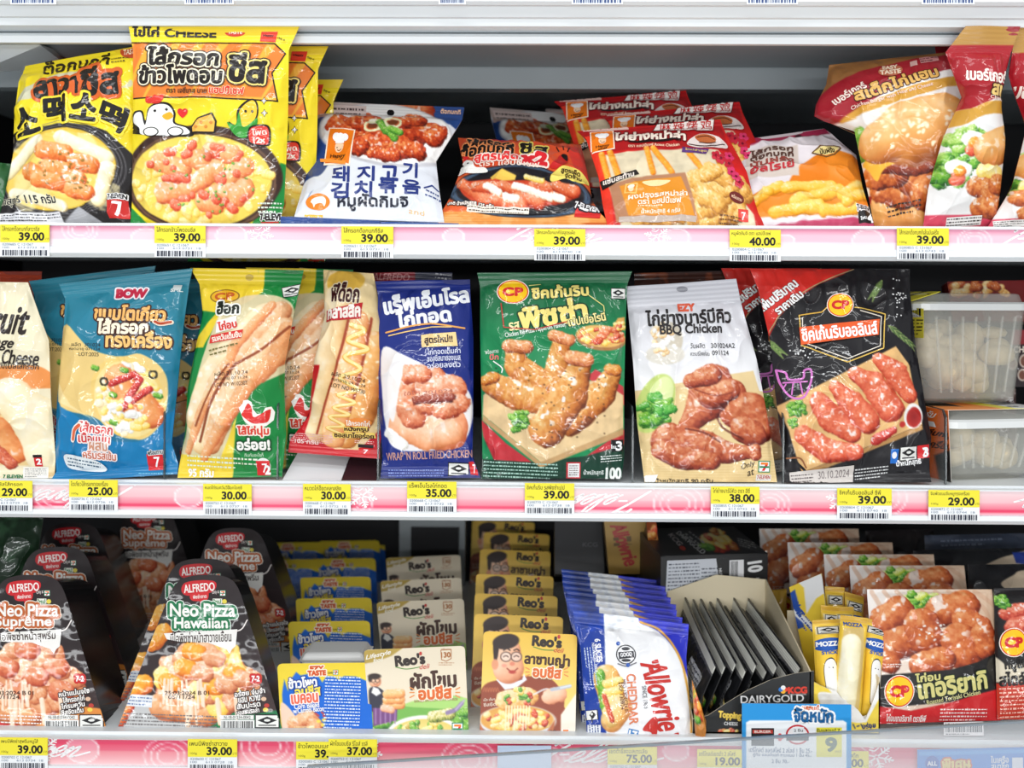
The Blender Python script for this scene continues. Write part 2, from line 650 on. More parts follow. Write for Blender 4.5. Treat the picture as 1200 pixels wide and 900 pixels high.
    def food(s, pts, r, ramp, seed=0, rough=0.5, bump=0.18, gloss=0.5, a=1.0, freq=1.0, flat=0.0):
        """a plump printed piece of food: a thick stroke along pts with its own photographic modelling"""
        p = np.asarray(pts, float)
        if p.ndim == 1: p = p[None]
        rr = np.asarray(r, float) * np.ones(len(p))
        R = rr.max() * 1.35
        idx = s._sel(p[:, 0].min() - R, p[:, 1].min() - R, p[:, 0].max() + R, p[:, 1].max() + R)
        x, y = s.X[idx], s.Y[idx]
        if len(x) == 0: return s
        best = np.full(len(x), 1e9)
        nx = np.zeros(len(x))
        ny = np.zeros(len(x))
        for i in range(max(1, len(p) - 1)):
            A = p[i]
            B = p[min(i + 1, len(p) - 1)]
            dx, dy = B - A
            t = np.clip(((x - A[0]) * dx + (y - A[1]) * dy) / max(dx * dx + dy * dy, 1e-9), 0, 1)
            ra = rr[i] * (1 - t) + rr[min(i + 1, len(p) - 1)] * t
            ex, ey = (x - A[0] - t * dx) / ra, (y - A[1] - t * dy) / ra
            d = np.hypot(ex, ey)
            k = d < best
            best = np.where(k, d, best)
            nx = np.where(k, ex, nx)
            ny = np.where(k, ey, ny)
        f = freq / rr.mean()
        n1 = fbm(x * f * 1.6, y * f * 1.6, seed, 3)
        n2 = fbm(x * f * 4.5, y * f * 4.5, seed + 77, 3)
        d = best + bump * (n1 - 0.5) * 2
        hz = np.sqrt(np.clip(1 - d * d, 0.0, 1))
        L = 0.42 + 0.42 * hz - 0.24 * nx * (1 - flat) - 0.34 * ny * (1 - flat)
        t = np.clip(L * (1 - 0.35 * flat) + rough * (n2 - 0.5) + 0.3 * (n1 - 0.5) - 0.17, 0, 1) * (len(ramp) - 1)
        ramp = np.asarray(ramp, float)
        i0 = np.clip(t.astype(int), 0, len(ramp) - 2)
        ft = (t - i0)[:, None]
        c = ramp[i0] * (1 - ft) + ramp[i0 + 1] * ft
        n3 = fbm(x * f * 3.0 + 9, y * f * 3.0, seed + 5, 2)
        sp = (smooth(0.62, 0.78, n3) * smooth(0.6, 0.9, L) * gloss)[:, None]
        c = c * (1 - sp) + 255 * sp
        m = np.clip((1 - d) * rr.mean() / (s.sc * 0.7) * 0.5 + 0.5, 0, 1) * a
        return s.mix(idx, c, m)

    def pen(s, pts, w, c, a=1.0):
        """a soft drawn line in the painted layer"""
        q = spline(pts, 6)
        h = w / 2
        idx = s._sel(q[:, 0].min() - w, q[:, 1].min() - w, q[:, 0].max() + w, q[:, 1].max() + w)
        x, y = s.X[idx], s.Y[idx]
        d = np.full(len(x), 1e9)
        for A, B in zip(q[:-1], q[1:]):
            dx, dy = B - A
            t = np.clip(((x - A[0]) * dx + (y - A[1]) * dy) / max(dx * dx + dy * dy, 1e-9), 0, 1)
            d = np.minimum(d, np.hypot(x - A[0] - t * dx, y - A[1] - t * dy))
        return s.mix(idx, c, np.clip((h - d) / (s.sc * 0.7) * 0.5 + 0.5, 0, 1) * a)

    def scatter(s, n, inside, r, ramps, seed=0, **kw):
        """n small pieces with centres in the ellipse inside = (cx, cy, rx, ry)"""
        rn = random.Random(seed)
        for k in range(n):
            t = rn.uniform(0, 6.283)
            q = math.sqrt(rn.random())
            x, y = inside[0] + inside[2] * q * math.cos(t), inside[1] + inside[3] * q * math.sin(t)
            L = rn.uniform(0, 1.2) * r
            g = rn.uniform(0, 6.283)
            s.food([(x - L * math.cos(g), y - L * math.sin(g) * .6), (x + L * math.cos(g), y + L * math.sin(g) * .6)],
                   r * rn.uniform(0.7, 1.2), ramps[rn.randrange(len(ramps))], seed + k, **kw)
        return s

    def mottle(s, box, amt, f, seed=0, tint=None):
        idx = s._sel(*box)
        n = fbm(s.X[idx] * f, s.Y[idx] * f, seed, 3)[:, None]
        if tint is None:
            s.rgb[idx] *= 1 + amt * (n - 0.5) * 2
        else:
            a = smooth(0.5, 0.7, n) * amt
            s.rgb[idx] = s.rgb[idx] * (1 - a) + np.asarray(tint, float) * a
        return s

    # ---- crisp ink (type, marks, lines) as thin shapes on the same mesh
    def tris(s, t, c):
        s.layers.append((np.asarray(t, float), np.asarray(c, float)))
        return s

    def text(s, body, x, y, w, c, h=None, rot=0.0, bold=0.03, halo=(), shear=0.0, arc=0.0, maxh=None):
        """body centred at x, y, w wide; halo = ((stroke, colour), ...) outermost first; bold/stroke in letter heights"""
        v, t, e = text_shape(body, shear)
        if len(v) == 0: return s
        mn, mx = v.min(0), v.max(0)
        k = w / (mx[0] - mn[0])
        kh = k if h is None else h / (mx[1] - mn[1])
        p = (v - (mn + mx) / 2) * (k, -kh)
        if arc: p[:, 1] -= arc * (1 - (2 * p[:, 0] / w) ** 2) - arc / 2
        a = math.radians(rot)
        p = p @ np.array(((math.cos(a), math.sin(a)), (-math.sin(a), math.cos(a)))) + (x, y)
        em = min(k, kh) * 1.05
        if any(ord(q) > 0xE00 for q in body):
            bold = min(bold, 0.095) if ord(body[0]) < 0x3000 or ord(body[0]) > 0xAC00 else min(bold, .015)
            halo = [(q * .82, hc) for q, hc in halo]
        for st, hc in halo:
            s.tris(np.concatenate([p[t], ribbon(p[e[:, 0]], p[e[:, 1]], st * em)]), hc)
        tr = p[t]
        if bold > 0:
            tr = np.concatenate([tr, ribbon(p[e[:, 0]], p[e[:, 1]], bold * em)])
        return s.tris(tr, c)

    def stroke(s, pts, w, c, curve=True, closed=False, n=8):
        p = spline(pts, n, closed) if curve else np.asarray(pts, float)
        if closed: p = np.concatenate([p, p[:1]])
        return s.tris(ribbon(p[:-1], p[1:], w), c)

    def shape(s, pts, c, curve=False):
        p = spline(pts, 6, True) if curve else np.asarray(pts, float)
        t = tessellate_polygon([[Vector((a, b, 0)) for a, b in p]])
        return s.tris(p[np.array(t)], c)

    def oval(s, cx, cy, rx, ry, c, rot=0.0, n=28):
        a = np.linspace(0, 2 * math.pi, n, endpoint=False)
        q = math.radians(rot)
        x, y = rx * np.cos(a), ry * np.sin(a)
        return s.shape(np.stack([cx + x * math.cos(q) - y * math.sin(q), cy + x * math.sin(q) + y * math.cos(q)], 1), c)

    def box2(s, x0, y0, x1, y1, c, rot=0.0):
        cx, cy = (x0 + x1) / 2, (y0 + y1) / 2
        q = math.radians(rot)
        pts = []
        for x, y in ((x0, y0), (x1, y0), (x1, y1), (x0, y1)):
            x, y = x - cx, y - cy
            pts.append((cx + x * math.cos(q) - y * math.sin(q), cy + x * math.sin(q) + y * math.cos(q)))
        return s.tris([[pts[0], pts[1], pts[2]], [pts[0], pts[2], pts[3]]], c)

    def smallprint(s, x0, y0, x1, y1, n, c, rot=0.0, fillr=0.42):
        t = []
        cx, cy = (x0 + x1) / 2, (y0 + y1) / 2
        q = math.radians(rot)
        pitch = (y1 - y0) / n

        def R(x, y):
            x, y = x - cx, y - cy
            return (cx + x * math.cos(q) - y * math.sin(q), cy + x * math.sin(q) + y * math.cos(q))
        for k in range(n):
            y = y0 + pitch * (k + 0.5)
            x = x0
            end = x1 if k < n - 1 else x0 + (x1 - x0) * s.rnd.uniform(.5, 1)
            while x < end:
                L = pitch * s.rnd.uniform(0.25, 1.0)
                h = pitch * fillr / 2 * s.rnd.uniform(.6, 1.1)
                b = min(x + L, end)
                p = [R(x, y - h), R(b, y - h), R(b, y + h), R(x, y + h)]
                t += [[p[0], p[1], p[2]], [p[0], p[2], p[3]]]
                x += L + pitch * s.rnd.uniform(0.12, 0.35)
        return s.tris(t, c) if t else s

    def barcode(s, x0, y0, x1, y1, c=(20, 20, 25), rot=0.0, n=30):
        t = []
        cx, cy = (x0 + x1) / 2, (y0 + y1) / 2
        q = math.radians(rot)

        def R(x, y):
            x, y = x - cx, y - cy
            return (cx + x * math.cos(q) - y * math.sin(q), cy + x * math.sin(q) + y * math.cos(q))
        u = (x1 - x0) / (n * 2)
        x = x0
        while x < x1 - u:
            b = u * s.rnd.choice((0.7, 1.0, 1.6, 2.2))
            p = [R(x, y0), R(min(x + b, x1), y0), R(min(x + b, x1), y1), R(x, y1)]
            t += [[p[0], p[1], p[2]], [p[0], p[2], p[3]]]
            x += b + u * s.rnd.choice((0.8, 1.0, 1.5))
        return s.tris(t, c)

    def levels(s):
        """how many earlier inks each ink lies over"""
        if getattr(s, '_lev', None) is None or len(s._lev) != len(s.layers):
            bb, lv = [], []
            for t, c in s.layers:
                q = t.reshape(-1, 2)
                a, b = q.min(0), q.max(0)
                k = 0
                for (a2, b2), l2 in zip(bb, lv):
                    if (a < b2).all() and (b > a2).all(): k = max(k, l2 + 1)
                bb.append((a, b))
                lv.append(k)
            s._lev = lv
        return s._lev

    # ---- build
    def _strip(s, r0, r1, name, mat, root, back, lay):
        """rows r0..r1 of the front with its back, rim and crisp ink"""
        org = np.array(root.location)
        U, V = s.U[r0:r1 + 1], s.V[r0:r1 + 1]
        front = s.surf(U, V)
        nr, nc = U.shape
        ids = np.arange(nr * nc).reshape(nr, nc)
        fq = np.stack([ids[:-1, :-1], ids[1:, :-1], ids[1:, 1:], ids[:-1, 1:]], -1).reshape(-1, 4)
        vs, fs, cs, ns = [front.reshape(-1, 3)], [fq], [s.rgb[r0:r1 + 1].reshape(-1, 3)], [s.normal(U, V).reshape(-1, 3)]
        k = nr * nc
        # back: the outline carried back
        js = np.unique(np.linspace(0, nc - 1, 13).astype(int))
        is_ = np.unique(np.linspace(0, nr - 1, min(nr, 17)).astype(int))
        bu, bv = U[np.ix_(is_, js)], V[np.ix_(is_, js)]
        if s.kind == 'bag':
            c, hw = s.span(bv)
            x = np.clip(np.abs((bu - c) / hw), 0, 1)
            a, b = s.seal[0], 1 - s.seal[1]
            y = np.clip(np.abs((bv - (a + b) / 2) / ((b - a) / 2)), 0, 1)
            dep = 0.0012 + s.thick * (1 - x ** 2.4) ** .75 * (1 - y ** 2.6) ** .8
        else:
            dep = np.full(bu.shape, s.thick)
        uu, vv = bu[..., None], bv[..., None]
        flat = (s.c[0] * (1 - uu) + s.c[1] * uu) * (1 - vv) + (s.c[3] * (1 - uu) + s.c[2] * uu) * vv
        ext = getattr(s, 'ext', None)
        bk = flat - s.n * dep[..., None] if ext is None else flat + np.asarray(ext)
        br, bc = bu.shape
        ib = np.arange(br * bc).reshape(br, bc) + k
        vs.append(bk.reshape(-1, 3))
        fs.append(np.stack([ib[:-1, :-1], ib[:-1, 1:], ib[1:, 1:], ib[1:, :-1]], -1).reshape(-1, 4))
        cs.append(np.zeros((br * bc, 3)) + np.asarray(back, float))
        ns.append(np.zeros((br * bc, 3)))
        k += br * bc
        # rim: joins front and back all round
        loopF = [(0, j) for j in js] + [(i, nc - 1) for i in is_[1:]] + [(nr - 1, j) for j in js[::-1][1:]] + [(i, 0) for i in is_[::-1][1:-1]]
        mi = {v: i for i, v in enumerate(is_)}
        mj = {v: i for i, v in enumerate(js)}
        F = np.array([front[i, j] for i, j in loopF])
        B = np.array([bk[mi[i], mj[j]] for i, j in loopF])
        n = len(loopF)
        vs += [F, B]
        rimc = getattr(s, 'rim', None)
        fc = np.array([s.rgb[r0:r1 + 1][i, j] for i, j in loopF]) if rimc is None else np.zeros((n, 3)) + np.asarray(rimc, float)
        cs += [fc, fc if rimc is not None else np.zeros((n, 3)) + np.asarray(back, float)]
        ns += [np.zeros((n, 3))] * 2
        a = np.arange(n)
        b = (a + 1) % n
        fs.append(np.stack([k + a, k + b, k + n + b, k + n + a], -1))
        k += 2 * n
        # crisp ink
        step = {'bag': 0.00019, 'film': 0.00007}.get(s.kind, 0.00003)
        lev = s.levels()
        hmax = 2.3 * s.sc if s.kind in ('bag', 'film') else 60 * s.sc
        for li, (t, c) in lay:
            t = fine(t, hmax)
            px, py = s.ox + t[..., 0] / s.sc, s.oy + t[..., 1] / s.sc
            u, v = s.to_uv(px, py)
            cc, hw = s.span(np.clip(v, 0, 1))
            ok = (np.abs((u - cc) / hw) < 1.003).all(1) & (v > -0.003).all(1) & (v < 1.003).all(1)
            u, v = u[ok], v[ok]
            if len(u) == 0: continue
            p = s.surf(u, v, (0.0004 if s.kind == 'bag' else 0.0003) + step * lev[li] + (np.arange(len(u)) % 16)[:, None] * 1.2e-6 + np.zeros_like(u))
            # face the viewer
            g = np.cross(p[:, 1] - p[:, 0], p[:, 2] - p[:, 0]) @ s.n < 0
            p[g] = p[g][:, ::-1]
            u[g] = u[g][:, ::-1]
            v[g] = v[g][:, ::-1]
            m = len(p) * 3
            vs.append(p.reshape(-1, 3))
            ns.append(s.normal(u, v).reshape(-1, 3))
            cs.append(np.zeros((m, 3)) + c)
            fs.append(np.arange(k, k + m).reshape(-1, 3))
            k += m
        return np_mesh(name, np.concatenate(vs) - org, fs, mat, np.concatenate(cs), True, np.concatenate(ns), None, root)

    def build(s, name, label, cat, group=None, mat=None, back=None, body='pouch', seal_names=('top_seal', 'bottom_seal')):
        mat = mat or FILM
        loc = (s.c[2] + s.c[3]) / 2
        root = empty(name, loc, label, cat, group)
        back = back if back is not None else s.rgb.reshape(-1, 3).mean(0) * 0.8
        rows = [0, s.nv]
        if s.kind == 'bag' and s.seal[0] > 0: rows.insert(1, int(round(s.seal[0] * s.nv)))
        if s.kind == 'bag' and s.seal[1] > 0: rows.insert(-1, int(round((1 - s.seal[1]) * s.nv)))
        names = [body]
        if s.kind == 'bag' and s.seal[0] > 0: names.insert(0, seal_names[0])
        if s.kind == 'bag' and s.seal[1] > 0: names.append(seal_names[1])
        lays = [[] for _ in names]
        for li, (t, c) in enumerate(s.layers):
            v = s.to_uv(s.ox + t[..., 0] / s.sc, s.oy + t[..., 1] / s.sc)[1].mean(1) * s.nv
            for k in range(len(names)):
                lo = -1e9 if k == 0 else rows[k]
                hi = 1e9 if k == len(names) - 1 else rows[k + 1]
                m = (v >= lo) & (v < hi)
                if m.any(): lays[k].append((li, (t[m], c)))
        for k, nm in enumerate(names):
            s._strip(rows[k], rows[k + 1], nm, SEALED if 'seal' in nm else mat, root, back, lays[k])
        s.root = root
        return root


def loop_pts(p, n=14, inset=0.0):
    """points round the outline of a pack's front, in space"""
    k = np.concatenate([[0, .008, .02, .04, .07, .11], np.linspace(.16, .9, n), [.94, .97, .99, 1.0]])
    out = []
    top = [(u, 0.0) for u in np.linspace(-1, 1, 8)[1:-1]]
    for side in (1, -1):
        for v in (k if side == 1 else k[::-1]):
            out.append((side, v))
    pts = []
    for sd, v in top + out:
        c, hw = p.span(np.array(v))
        pts.append((float(c + sd * hw), float(v)))
    P = []
    cu, cv = 0.5, 0.5
    for u, v in pts:
        u, v = cu + (u - cu) * (1 - inset), cv + (v - cv) * (1 - inset)
        P.append((p.c[0] * (1 - u) + p.c[1] * u) * (1 - v) + (p.c[3] * (1 - u) + p.c[2] * u) * v)
    return np.array(P)


def tray_behind(p, root, depth, taper, mat, name='tray', lip=0.0):
    a = loop_pts(p, 14, 0.01) - p.n * 0.0014
    m = loop_pts(p, 14, 0.01) - p.n * 0.0035
    b = loop_pts(p, 14, 0.06) - p.n * 0.0045
    c = loop_pts(p, 14, taper) - p.n * depth
    c[:, 2] = np.maximum(c[:, 2], a[:, 2].min())
    return MB().loft([a, m, b, c]).build(name, mat, root)


def place(root, ref, y0, target, label, group=None, rz=0.0, dz=0.0, dy=None):
    """a copy standing on the same shelf, further back, where its mark is seen at target"""
    a = W(ref[0], ref[1], y0)
    if dy is None:
        # a mark below the horizon sinks as it recedes, so deeper means lower on the ray
        lo, hi = 0.0, 0.62
        f = lambda m: W(target[0], target[1], y0 + m)[2] - dz - a[2]
        if f(0.0) * f(0.62) < 0:
            s0 = f(0.0) > 0
            for _ in range(50):
                m = (lo + hi) / 2
                if (f(m) > 0) == s0: lo = m
                else: hi = m
            dy = (lo + hi) / 2
        else:
            dy = 0.0 if abs(f(0)) < abs(f(.62)) else 0.62
    b = W(target[0], target[1], y0 + dy)
    return dup(root, (b[0] - a[0], dy, dz), label, group, rz)


def seven_mark(p, x, y, k):
    """small convenience shop badge: white tile, orange and red 7 on a green edge; k = tile height"""
    p.box2(x - k * .5, y - k * .5, x + k * .5, y + k * .5, (0, 130, 80))
    p.box2(x - k * .42, y - k * .42, x + k * .42, y + k * .42, (250, 250, 248))
    p.shape([(x - k * .3, y - k * .35), (x + k * .32, y - k * .35), (x + k * .32, y - k * .17), (x - k * .3, y - k * .17)], (245, 130, 30))
    p.shape([(x + k * .1, y - k * .17), (x + k * .32, y - k * .17), (x + k * .02, y + k * .36), (x - k * .2, y + k * .36)], (225, 30, 35))
    p.box2(x - k * .4, y - k * .04, x + k * .4, y + k * .1, (0, 130, 80))


def red_seven(p, x, y, w, h, rot=0.0):
    p.box2(x - w / 2, y - h / 2, x + w / 2, y + h / 2, (214, 32, 38), rot)
    p.text('7', x + w * .1, y, w * .36, (255, 255, 255), h * .6, rot)


def halal(p, x, y, w, h, rot=0.0, bg=(235, 235, 230), fg=(25, 25, 28)):
    p.box2(x - w / 2, y - h / 2, x + w / 2, y + h / 2, fg, rot)
    p.box2(x - w * .46, y - h * .42, x + w * .46, y + h * .42, bg, rot)
    q = math.radians(rot)
    d = [(0, -.34), (.40, -.06), (0, .2), (-.40, -.06)]
    p.shape([(x + a * w * math.cos(q) - b * h * math.sin(q), y + a * w * math.sin(q) + b * h * math.cos(q)) for a, b in d], fg)
    p.oval(x, y - h * .07, w * .13, h * .09, bg, rot)
    p.box2(x - w * .36, y + h * .25, x + w * .36, y + h * .33, fg, rot)


def cp_mark(p, x, y, r, ry=None, rot=0.0):
    ry = ry or r
    p.oval(x, y, r * 1.14, ry * 1.14, (255, 250, 235), rot)
    p.oval(x, y, r * 1.08, ry * 1.08, (226, 40, 30), rot)
    p.oval(x, y, r, ry, (255, 202, 20), rot)
    p.text('CP', x, y, r * 1.35, (215, 30, 30), ry * .72, rot, 0.12)


def chef_badge(p, x, y, w, h, rot=0.0):
    q = math.radians(rot)

    def R(a, b):
        return (x + a * w * math.cos(q) - b * h * math.sin(q), y + a * w * math.sin(q) + b * h * math.cos(q))
    p.shape([R(-.53, -.53), R(.53, -.53), R(.53, .53), R(-.53, .53)], (255, 240, 220))
    p.shape([R(-.48, -.5), R(.48, -.5), R(.48, .48), R(-.48, .48)], (240, 125, 25))
    p.oval(*R(0, .02), w * .17, h * .17, (250, 215, 180), rot)
    for a in (-.17, 0, .17):
        p.oval(*R(a, -.24), w * .14, h * .12, (255, 255, 255), rot)
    p.shape([R(-.18, -.2), R(.18, -.2), R(.17, -.06), R(-.17, -.06)], (255, 255, 255))
    p.box2(*(R(-.08, .05)[0] - w * .02, R(-.08, .05)[1] - h * .015, R(-.08, .05)[0] + w * .02, R(-.08, .05)[1] + h * .015), (40, 30, 30))
    p.stroke([R(-.05, .12), R(.02, .14), R(.09, .1)], w * .03, (150, 60, 30))
    p.text('Happy', *R(0, .3), w * .6, (70, 35, 15), h * .12, rot, .08)
    p.text('chef', *R(0, .41), w * .4, (70, 35, 15), h * .09, rot, .08)
# ------------------------------------------------------------------ the cabinet
def zpx(py, Y=0.0):
    return float(W(600, py, Y)[2])


BACK = 0.66
X0, X1 = -0.78, 0.78


def setting(name, mb, mat, bevel=0.0):
    o = mb.build(name, mat, bevel=bevel)
    o['kind'] = 'structure'
    return o


setting('wall_back', MB().box(X0, X1, BACK, BACK + 0.02, -0.15, 1.0), DARK_LINER)
setting('wall_left', MB().box(X0 - 0.02, X0, -0.02, BACK + 0.02, -0.15, 1.0), DARK_LINER)
setting('wall_right', MB().box(X1, X1 + 0.02, -0.02, BACK + 0.02, -0.15, 1.0), DARK_LINER)
setting('ceiling', MB().box(X0, X1, -0.02, BACK, 0.985, 1.0), WHITE_METAL)
setting('floor', MB().box(X0, X1, -0.3, BACK, -0.17, -0.15), GREY_METAL)

SCRIPT = {'e': ([(-.05, .1), (.35, .45), (.38, .72), (.22, .8), (.06, .5), (.12, .12), (.38, .05), (.62, .3)], .55),
          'l': ([(-.05, .1), (.35, .8), (.36, 1.45), (.22, 1.5), (.1, .9), (.14, .15), (.34, .05), (.55, .3)], .5),
          'v': ([(-.02, .35), (.1, .72), (.18, .6), (.22, .05), (.5, .5), (.52, .75), (.44, .6), (.72, .6)], .72),
          'n': ([(-.02, .4), (.1, .72), (.14, .5), (.1, .02), (.22, .5), (.4, .74), (.48, .5), (.46, .1), (.62, .04), (1.15, .35)], .75)}


def shop_script(p, x, y, k, c, w, flip=False, sl=0.45):
    """handwritten 7-eleven"""
    g = -1 if flip else 1

    def M(pts, ox):
        return [(x + g * (ox + a + sl * b) * k, y - g * b * k) for a, b in pts]
    p.stroke(M([(0, 1.2), (.1, 1.45), (.5, 1.4), (.85, 1.5), (.5, .8), (.1, -.35)], 0), w * 1.1, c)
    p.stroke(M([(.75, .55), (1.15, .57)], 0.1), w, c, False)
    ox = 1.55
    for ch in 'eleven':
        pts, adv = SCRIPT[ch]
        p.stroke(M([(a * 1.15, b) for a, b in pts], ox), w, c)
        ox += adv * 1.25


def snowflake(p, x, y, r, c):
    for k in range(6):
        a = k * math.pi / 3 + .26
        d = np.array((math.cos(a), math.sin(a)))
        n = np.array((-d[1], d[0]))
        o = np.array((x, y))
        p.stroke([o + d * r * .15, o + d * r], r * .13, c, False)
        for s_, L in ((.5, .28), (.75, .2)):
            p.stroke([o + d * r * s_ + n * r * L + d * r * L * .6, o + d * r * s_, o + d * r * s_ - n * r * L + d * r * L * .6], r * .09, c, False)
        p.oval(*(o + d * r), r * .1, r * .1, c)


def shelf(label, py_floor, strip, lip, kind, drop=0.012, rail=True, yback=BACK - 0.03):
    zf = zpx(py_floor)
    root = empty('display_shelf', (0, 0, zf), label, 'shelf', None)
    b = MB().box(X0 + .005, X1 - .005, 0.003, yback, zf - 0.016, zf)
    b.build('board', WHITE_METAL, root)
    zt, zb = zpx(strip[0] - 2.5), zpx(lip)
    # rail profile with a channel for the printed strip
    zs1, zs0 = zpx(strip[0], -.006), zpx(strip[1], -.006)
    prof = [(0.004, zt), (-0.010, zt), (-0.010, zs1), (-0.0065, zs1), (-0.0065, zs0), (-0.010, zs0), (-0.0105, zb + .004), (-0.006, zb), (0.004, zb)]
    rob = MB().extrude_x(prof, X0 + .005, X1 - .005).build('price_rail', WHITE_METAL, root)
    if kind is None:
        return root, zf
    y0, y1 = strip
    p = Pack([(-160, y0 - 4), (1360, y0 + 6), (1360, y1 + 8), (-160, y1 - 2)], -0.0068, -0.0068, kind='card', thick=0.0005, res=0.5)
    # straighten: the strip follows the rail exactly
    p.c = np.array([(X0 + .02, -.0068, zs1 - .0004), (X1 - .02, -.0068, zs1 - .0004), (X1 - .02, -.0068, zs0 + .0004), (X0 + .02, -.0068, zs0 + .0004)])
    m = lambda x: y0 + (x / 1200 - .5) * 9
    H = y1 - y0
    k = kind
    def band(t0, t1, c0, c1):
        idx = np.nonzero((p.V >= t0) & (p.V <= t1))
        t = ((p.V[idx] - t0) / (t1 - t0))[:, None]
        n = (fbm(p.X[idx] * .012, p.Y[idx] * .05, k * 7, 2)[:, None] - .5) * 26
        p.rgb[idx] = np.asarray(c0, float) * (1 - t) + np.asarray(c1, float) * t + n * np.array((.15, 1, .8))
    if k == 1:
        band(0, .12, (238, 140, 172), (240, 165, 190)); band(.12, .3, (244, 160, 186), (250, 205, 220))
        band(.3, .62, (250, 200, 216), (247, 200, 214)); band(.62, 1, (250, 225, 232), (253, 244, 247))
    elif k == 2:
        band(0, .5, (250, 224, 226), (248, 190, 196)); band(.5, .78, (246, 176, 186), (240, 120, 142))
        band(.78, .88, (232, 62, 104), (232, 62, 104)); band(.88, 1, (243, 150, 168), (248, 190, 200))
    else:
        band(0, .25, (238, 90, 122), (228, 62, 100)); band(.25, .5, (236, 92, 120), (240, 120, 142)); band(.5, 1, (244, 150, 160), (250, 206, 208))
    rn = random.Random(k)
    for i in range(16):
        x = -140 + i * 96 + rn.uniform(-30, 30)
        y = m(x) + rn.uniform(.25, .8) * H
        r = rn.uniform(.35, .62) * H
        c = (253, 226, 228)
        if rn.random() < .5:
            p.ell(x, y, r, r, c, a=.45)
            p.ell(x, y, r, r, (255, 250, 250), ring=1.4, a=.9)
        else:
            for q in (1, .72, .45):
                p.ell(x, y, r * 1.5 * q, r * 1.5 * q, (255, 246, 246), ring=1.3, a=.8)
    wt = (255, 252, 252)
    for x in {1: (110, 340, 726, 1190), 2: (440, 905, 1168), 3: (131, 445, 940)}[k]:
        snowflake(p, x, m(x) + H * .45, H * .5, wt)
    for x in {1: (575, 1055, -20), 2: (215, 720, 1185), 3: (52, 610, 1080)}[k]:
        if k == 2:
            shop_script(p, x, m(x) + H * .25, H * .58, wt, 2.3, True, .9)
        else:
            shop_script(p, x, m(x) + H * .82, H * .58, wt, 2.3, False, .9)
    me = p._strip(0, p.nv, 'printed_strip', CARD, root, (255, 255, 255), list(enumerate(p.layers)))
    me.parent = rob
    return root, zf


TAGN = [0]


def price_tag(x0, y0, w, h, name, price, label, Y=-0.0112, seed=0, cut=0.56):
    p = Pack([(x0, y0), (x0 + w, y0 + w * .008), (x0 + w, y0 + h + w * .008), (x0, y0 + h)], Y, Y, kind='card', thick=0.0004, seed=seed + 5, res=0.8,
             base=(244, 246, 248))
    p.rect(x0 - 1, y0 - 2, x0 + w + 1, y0 + h * cut, (246, 232, 62))
    p.box2(x0 + .6, y0 + .9, x0 + w - .6, y0 + h * cut, (246, 232, 62), .46)
    p.text(name, x0 + w * .42, y0 + h * .13, w * .76, (40, 38, 22), h * .16, .4, 0.02)
    p.text(price, x0 + w * .64, y0 + h * .38, w * .5, (30, 30, 34), h * .24, .4, 0.07)
    p.text('100g', x0 + w * .12, y0 + h * .46, w * .14, (90, 85, 40), h * .08, .4, 0.0)
    p.text('บาท', x0 + w * .95, y0 + h * .46, w * .08, (120, 110, 40), h * .07, .4, 0.0)
    p.text('0200%d C 121067' % (311 + seed * 17), x0 + w * .36, y0 + h * .63, w * .62, (110, 130, 150), h * .075, .4, 0.0)
    p.text('100      613 07%d  18' % (11 + seed), x0 + w * .48, y0 + h * .73, w * .85, (125, 140, 160), h * .065, .4, 0.0)
    p.barcode(x0 + w * .05, y0 + h * .81, x0 + w * .95, y0 + h * .985, (35, 40, 60), .4, 28)
    return p.build('price_tag', label, 'price tag', 'price tags on the shelf rails', PAPER, (240, 240, 240), 'card')


Zs = {}
r_, Zs['top'] = shelf('white metal shelf with pale pink rail under the top row of yellow and red bags', 265.5, (266.5, 291), 304, 1)
r_, Zs['mid'] = shelf('white metal shelf with pink rail under the teal, green and navy bags', 566, (571, 600), 609, 2)
r_, Zs['low'] = shelf('white metal shelf with red-pink rail under the pizza trays and cheese packs', 863, (869.5, 901), 912, 3)

# the shelf overhead, of which the underside and the lamp housing show
zu = zpx(30)
top = empty('overhead_shelf', (0, 0, zu), 'white shelf overhead with its lamp housing, at the very top edge', 'shelf')
MB().box(X0 + .005, X1 - .005, .03, BACK - .03, zu, zu + .016).build('board', GREY_METAL, top)
zr = zpx(8)
MB().extrude_x([(.004, zr + .05), (-.010, zr + .05), (-.0105, zr + .003), (-.007, zr), (.004, zr)], X0 + .005, X1 - .005).build('price_rail', WHITE_METAL, top)
MB().extrude_x([(.004, zr + .02), (-.002, zr), (.004, zpx(19)), (.008, zpx(20)), (.010, zpx(28)), (.022, zpx(29)), (.05, zpx(29)), (.05, zr + .02)], X0 + .005, X1 - .005).build('moulding', WHITE_METAL, top)
MB().box(X0 + .005, X1 - .005, .034, .06, zpx(42, .034), zpx(29)).build('channel', GREY_METAL, top)
MB().extrude_x([(.030, zpx(40, .03)), (.026, zpx(43, .026)), (.027, zpx(51, .027)), (.034, zpx(53, .034)), (.06, zpx(52, .06)), (.06, zpx(40, .06))], X0 + .005, X1 - .005).build('lamp_housing', WHITE_METAL, top)
MB().box(X0 + .005, X1 - .005, .205, .23, zu - .025, zu + .001).build('cross_beam', GREY_METAL, top)
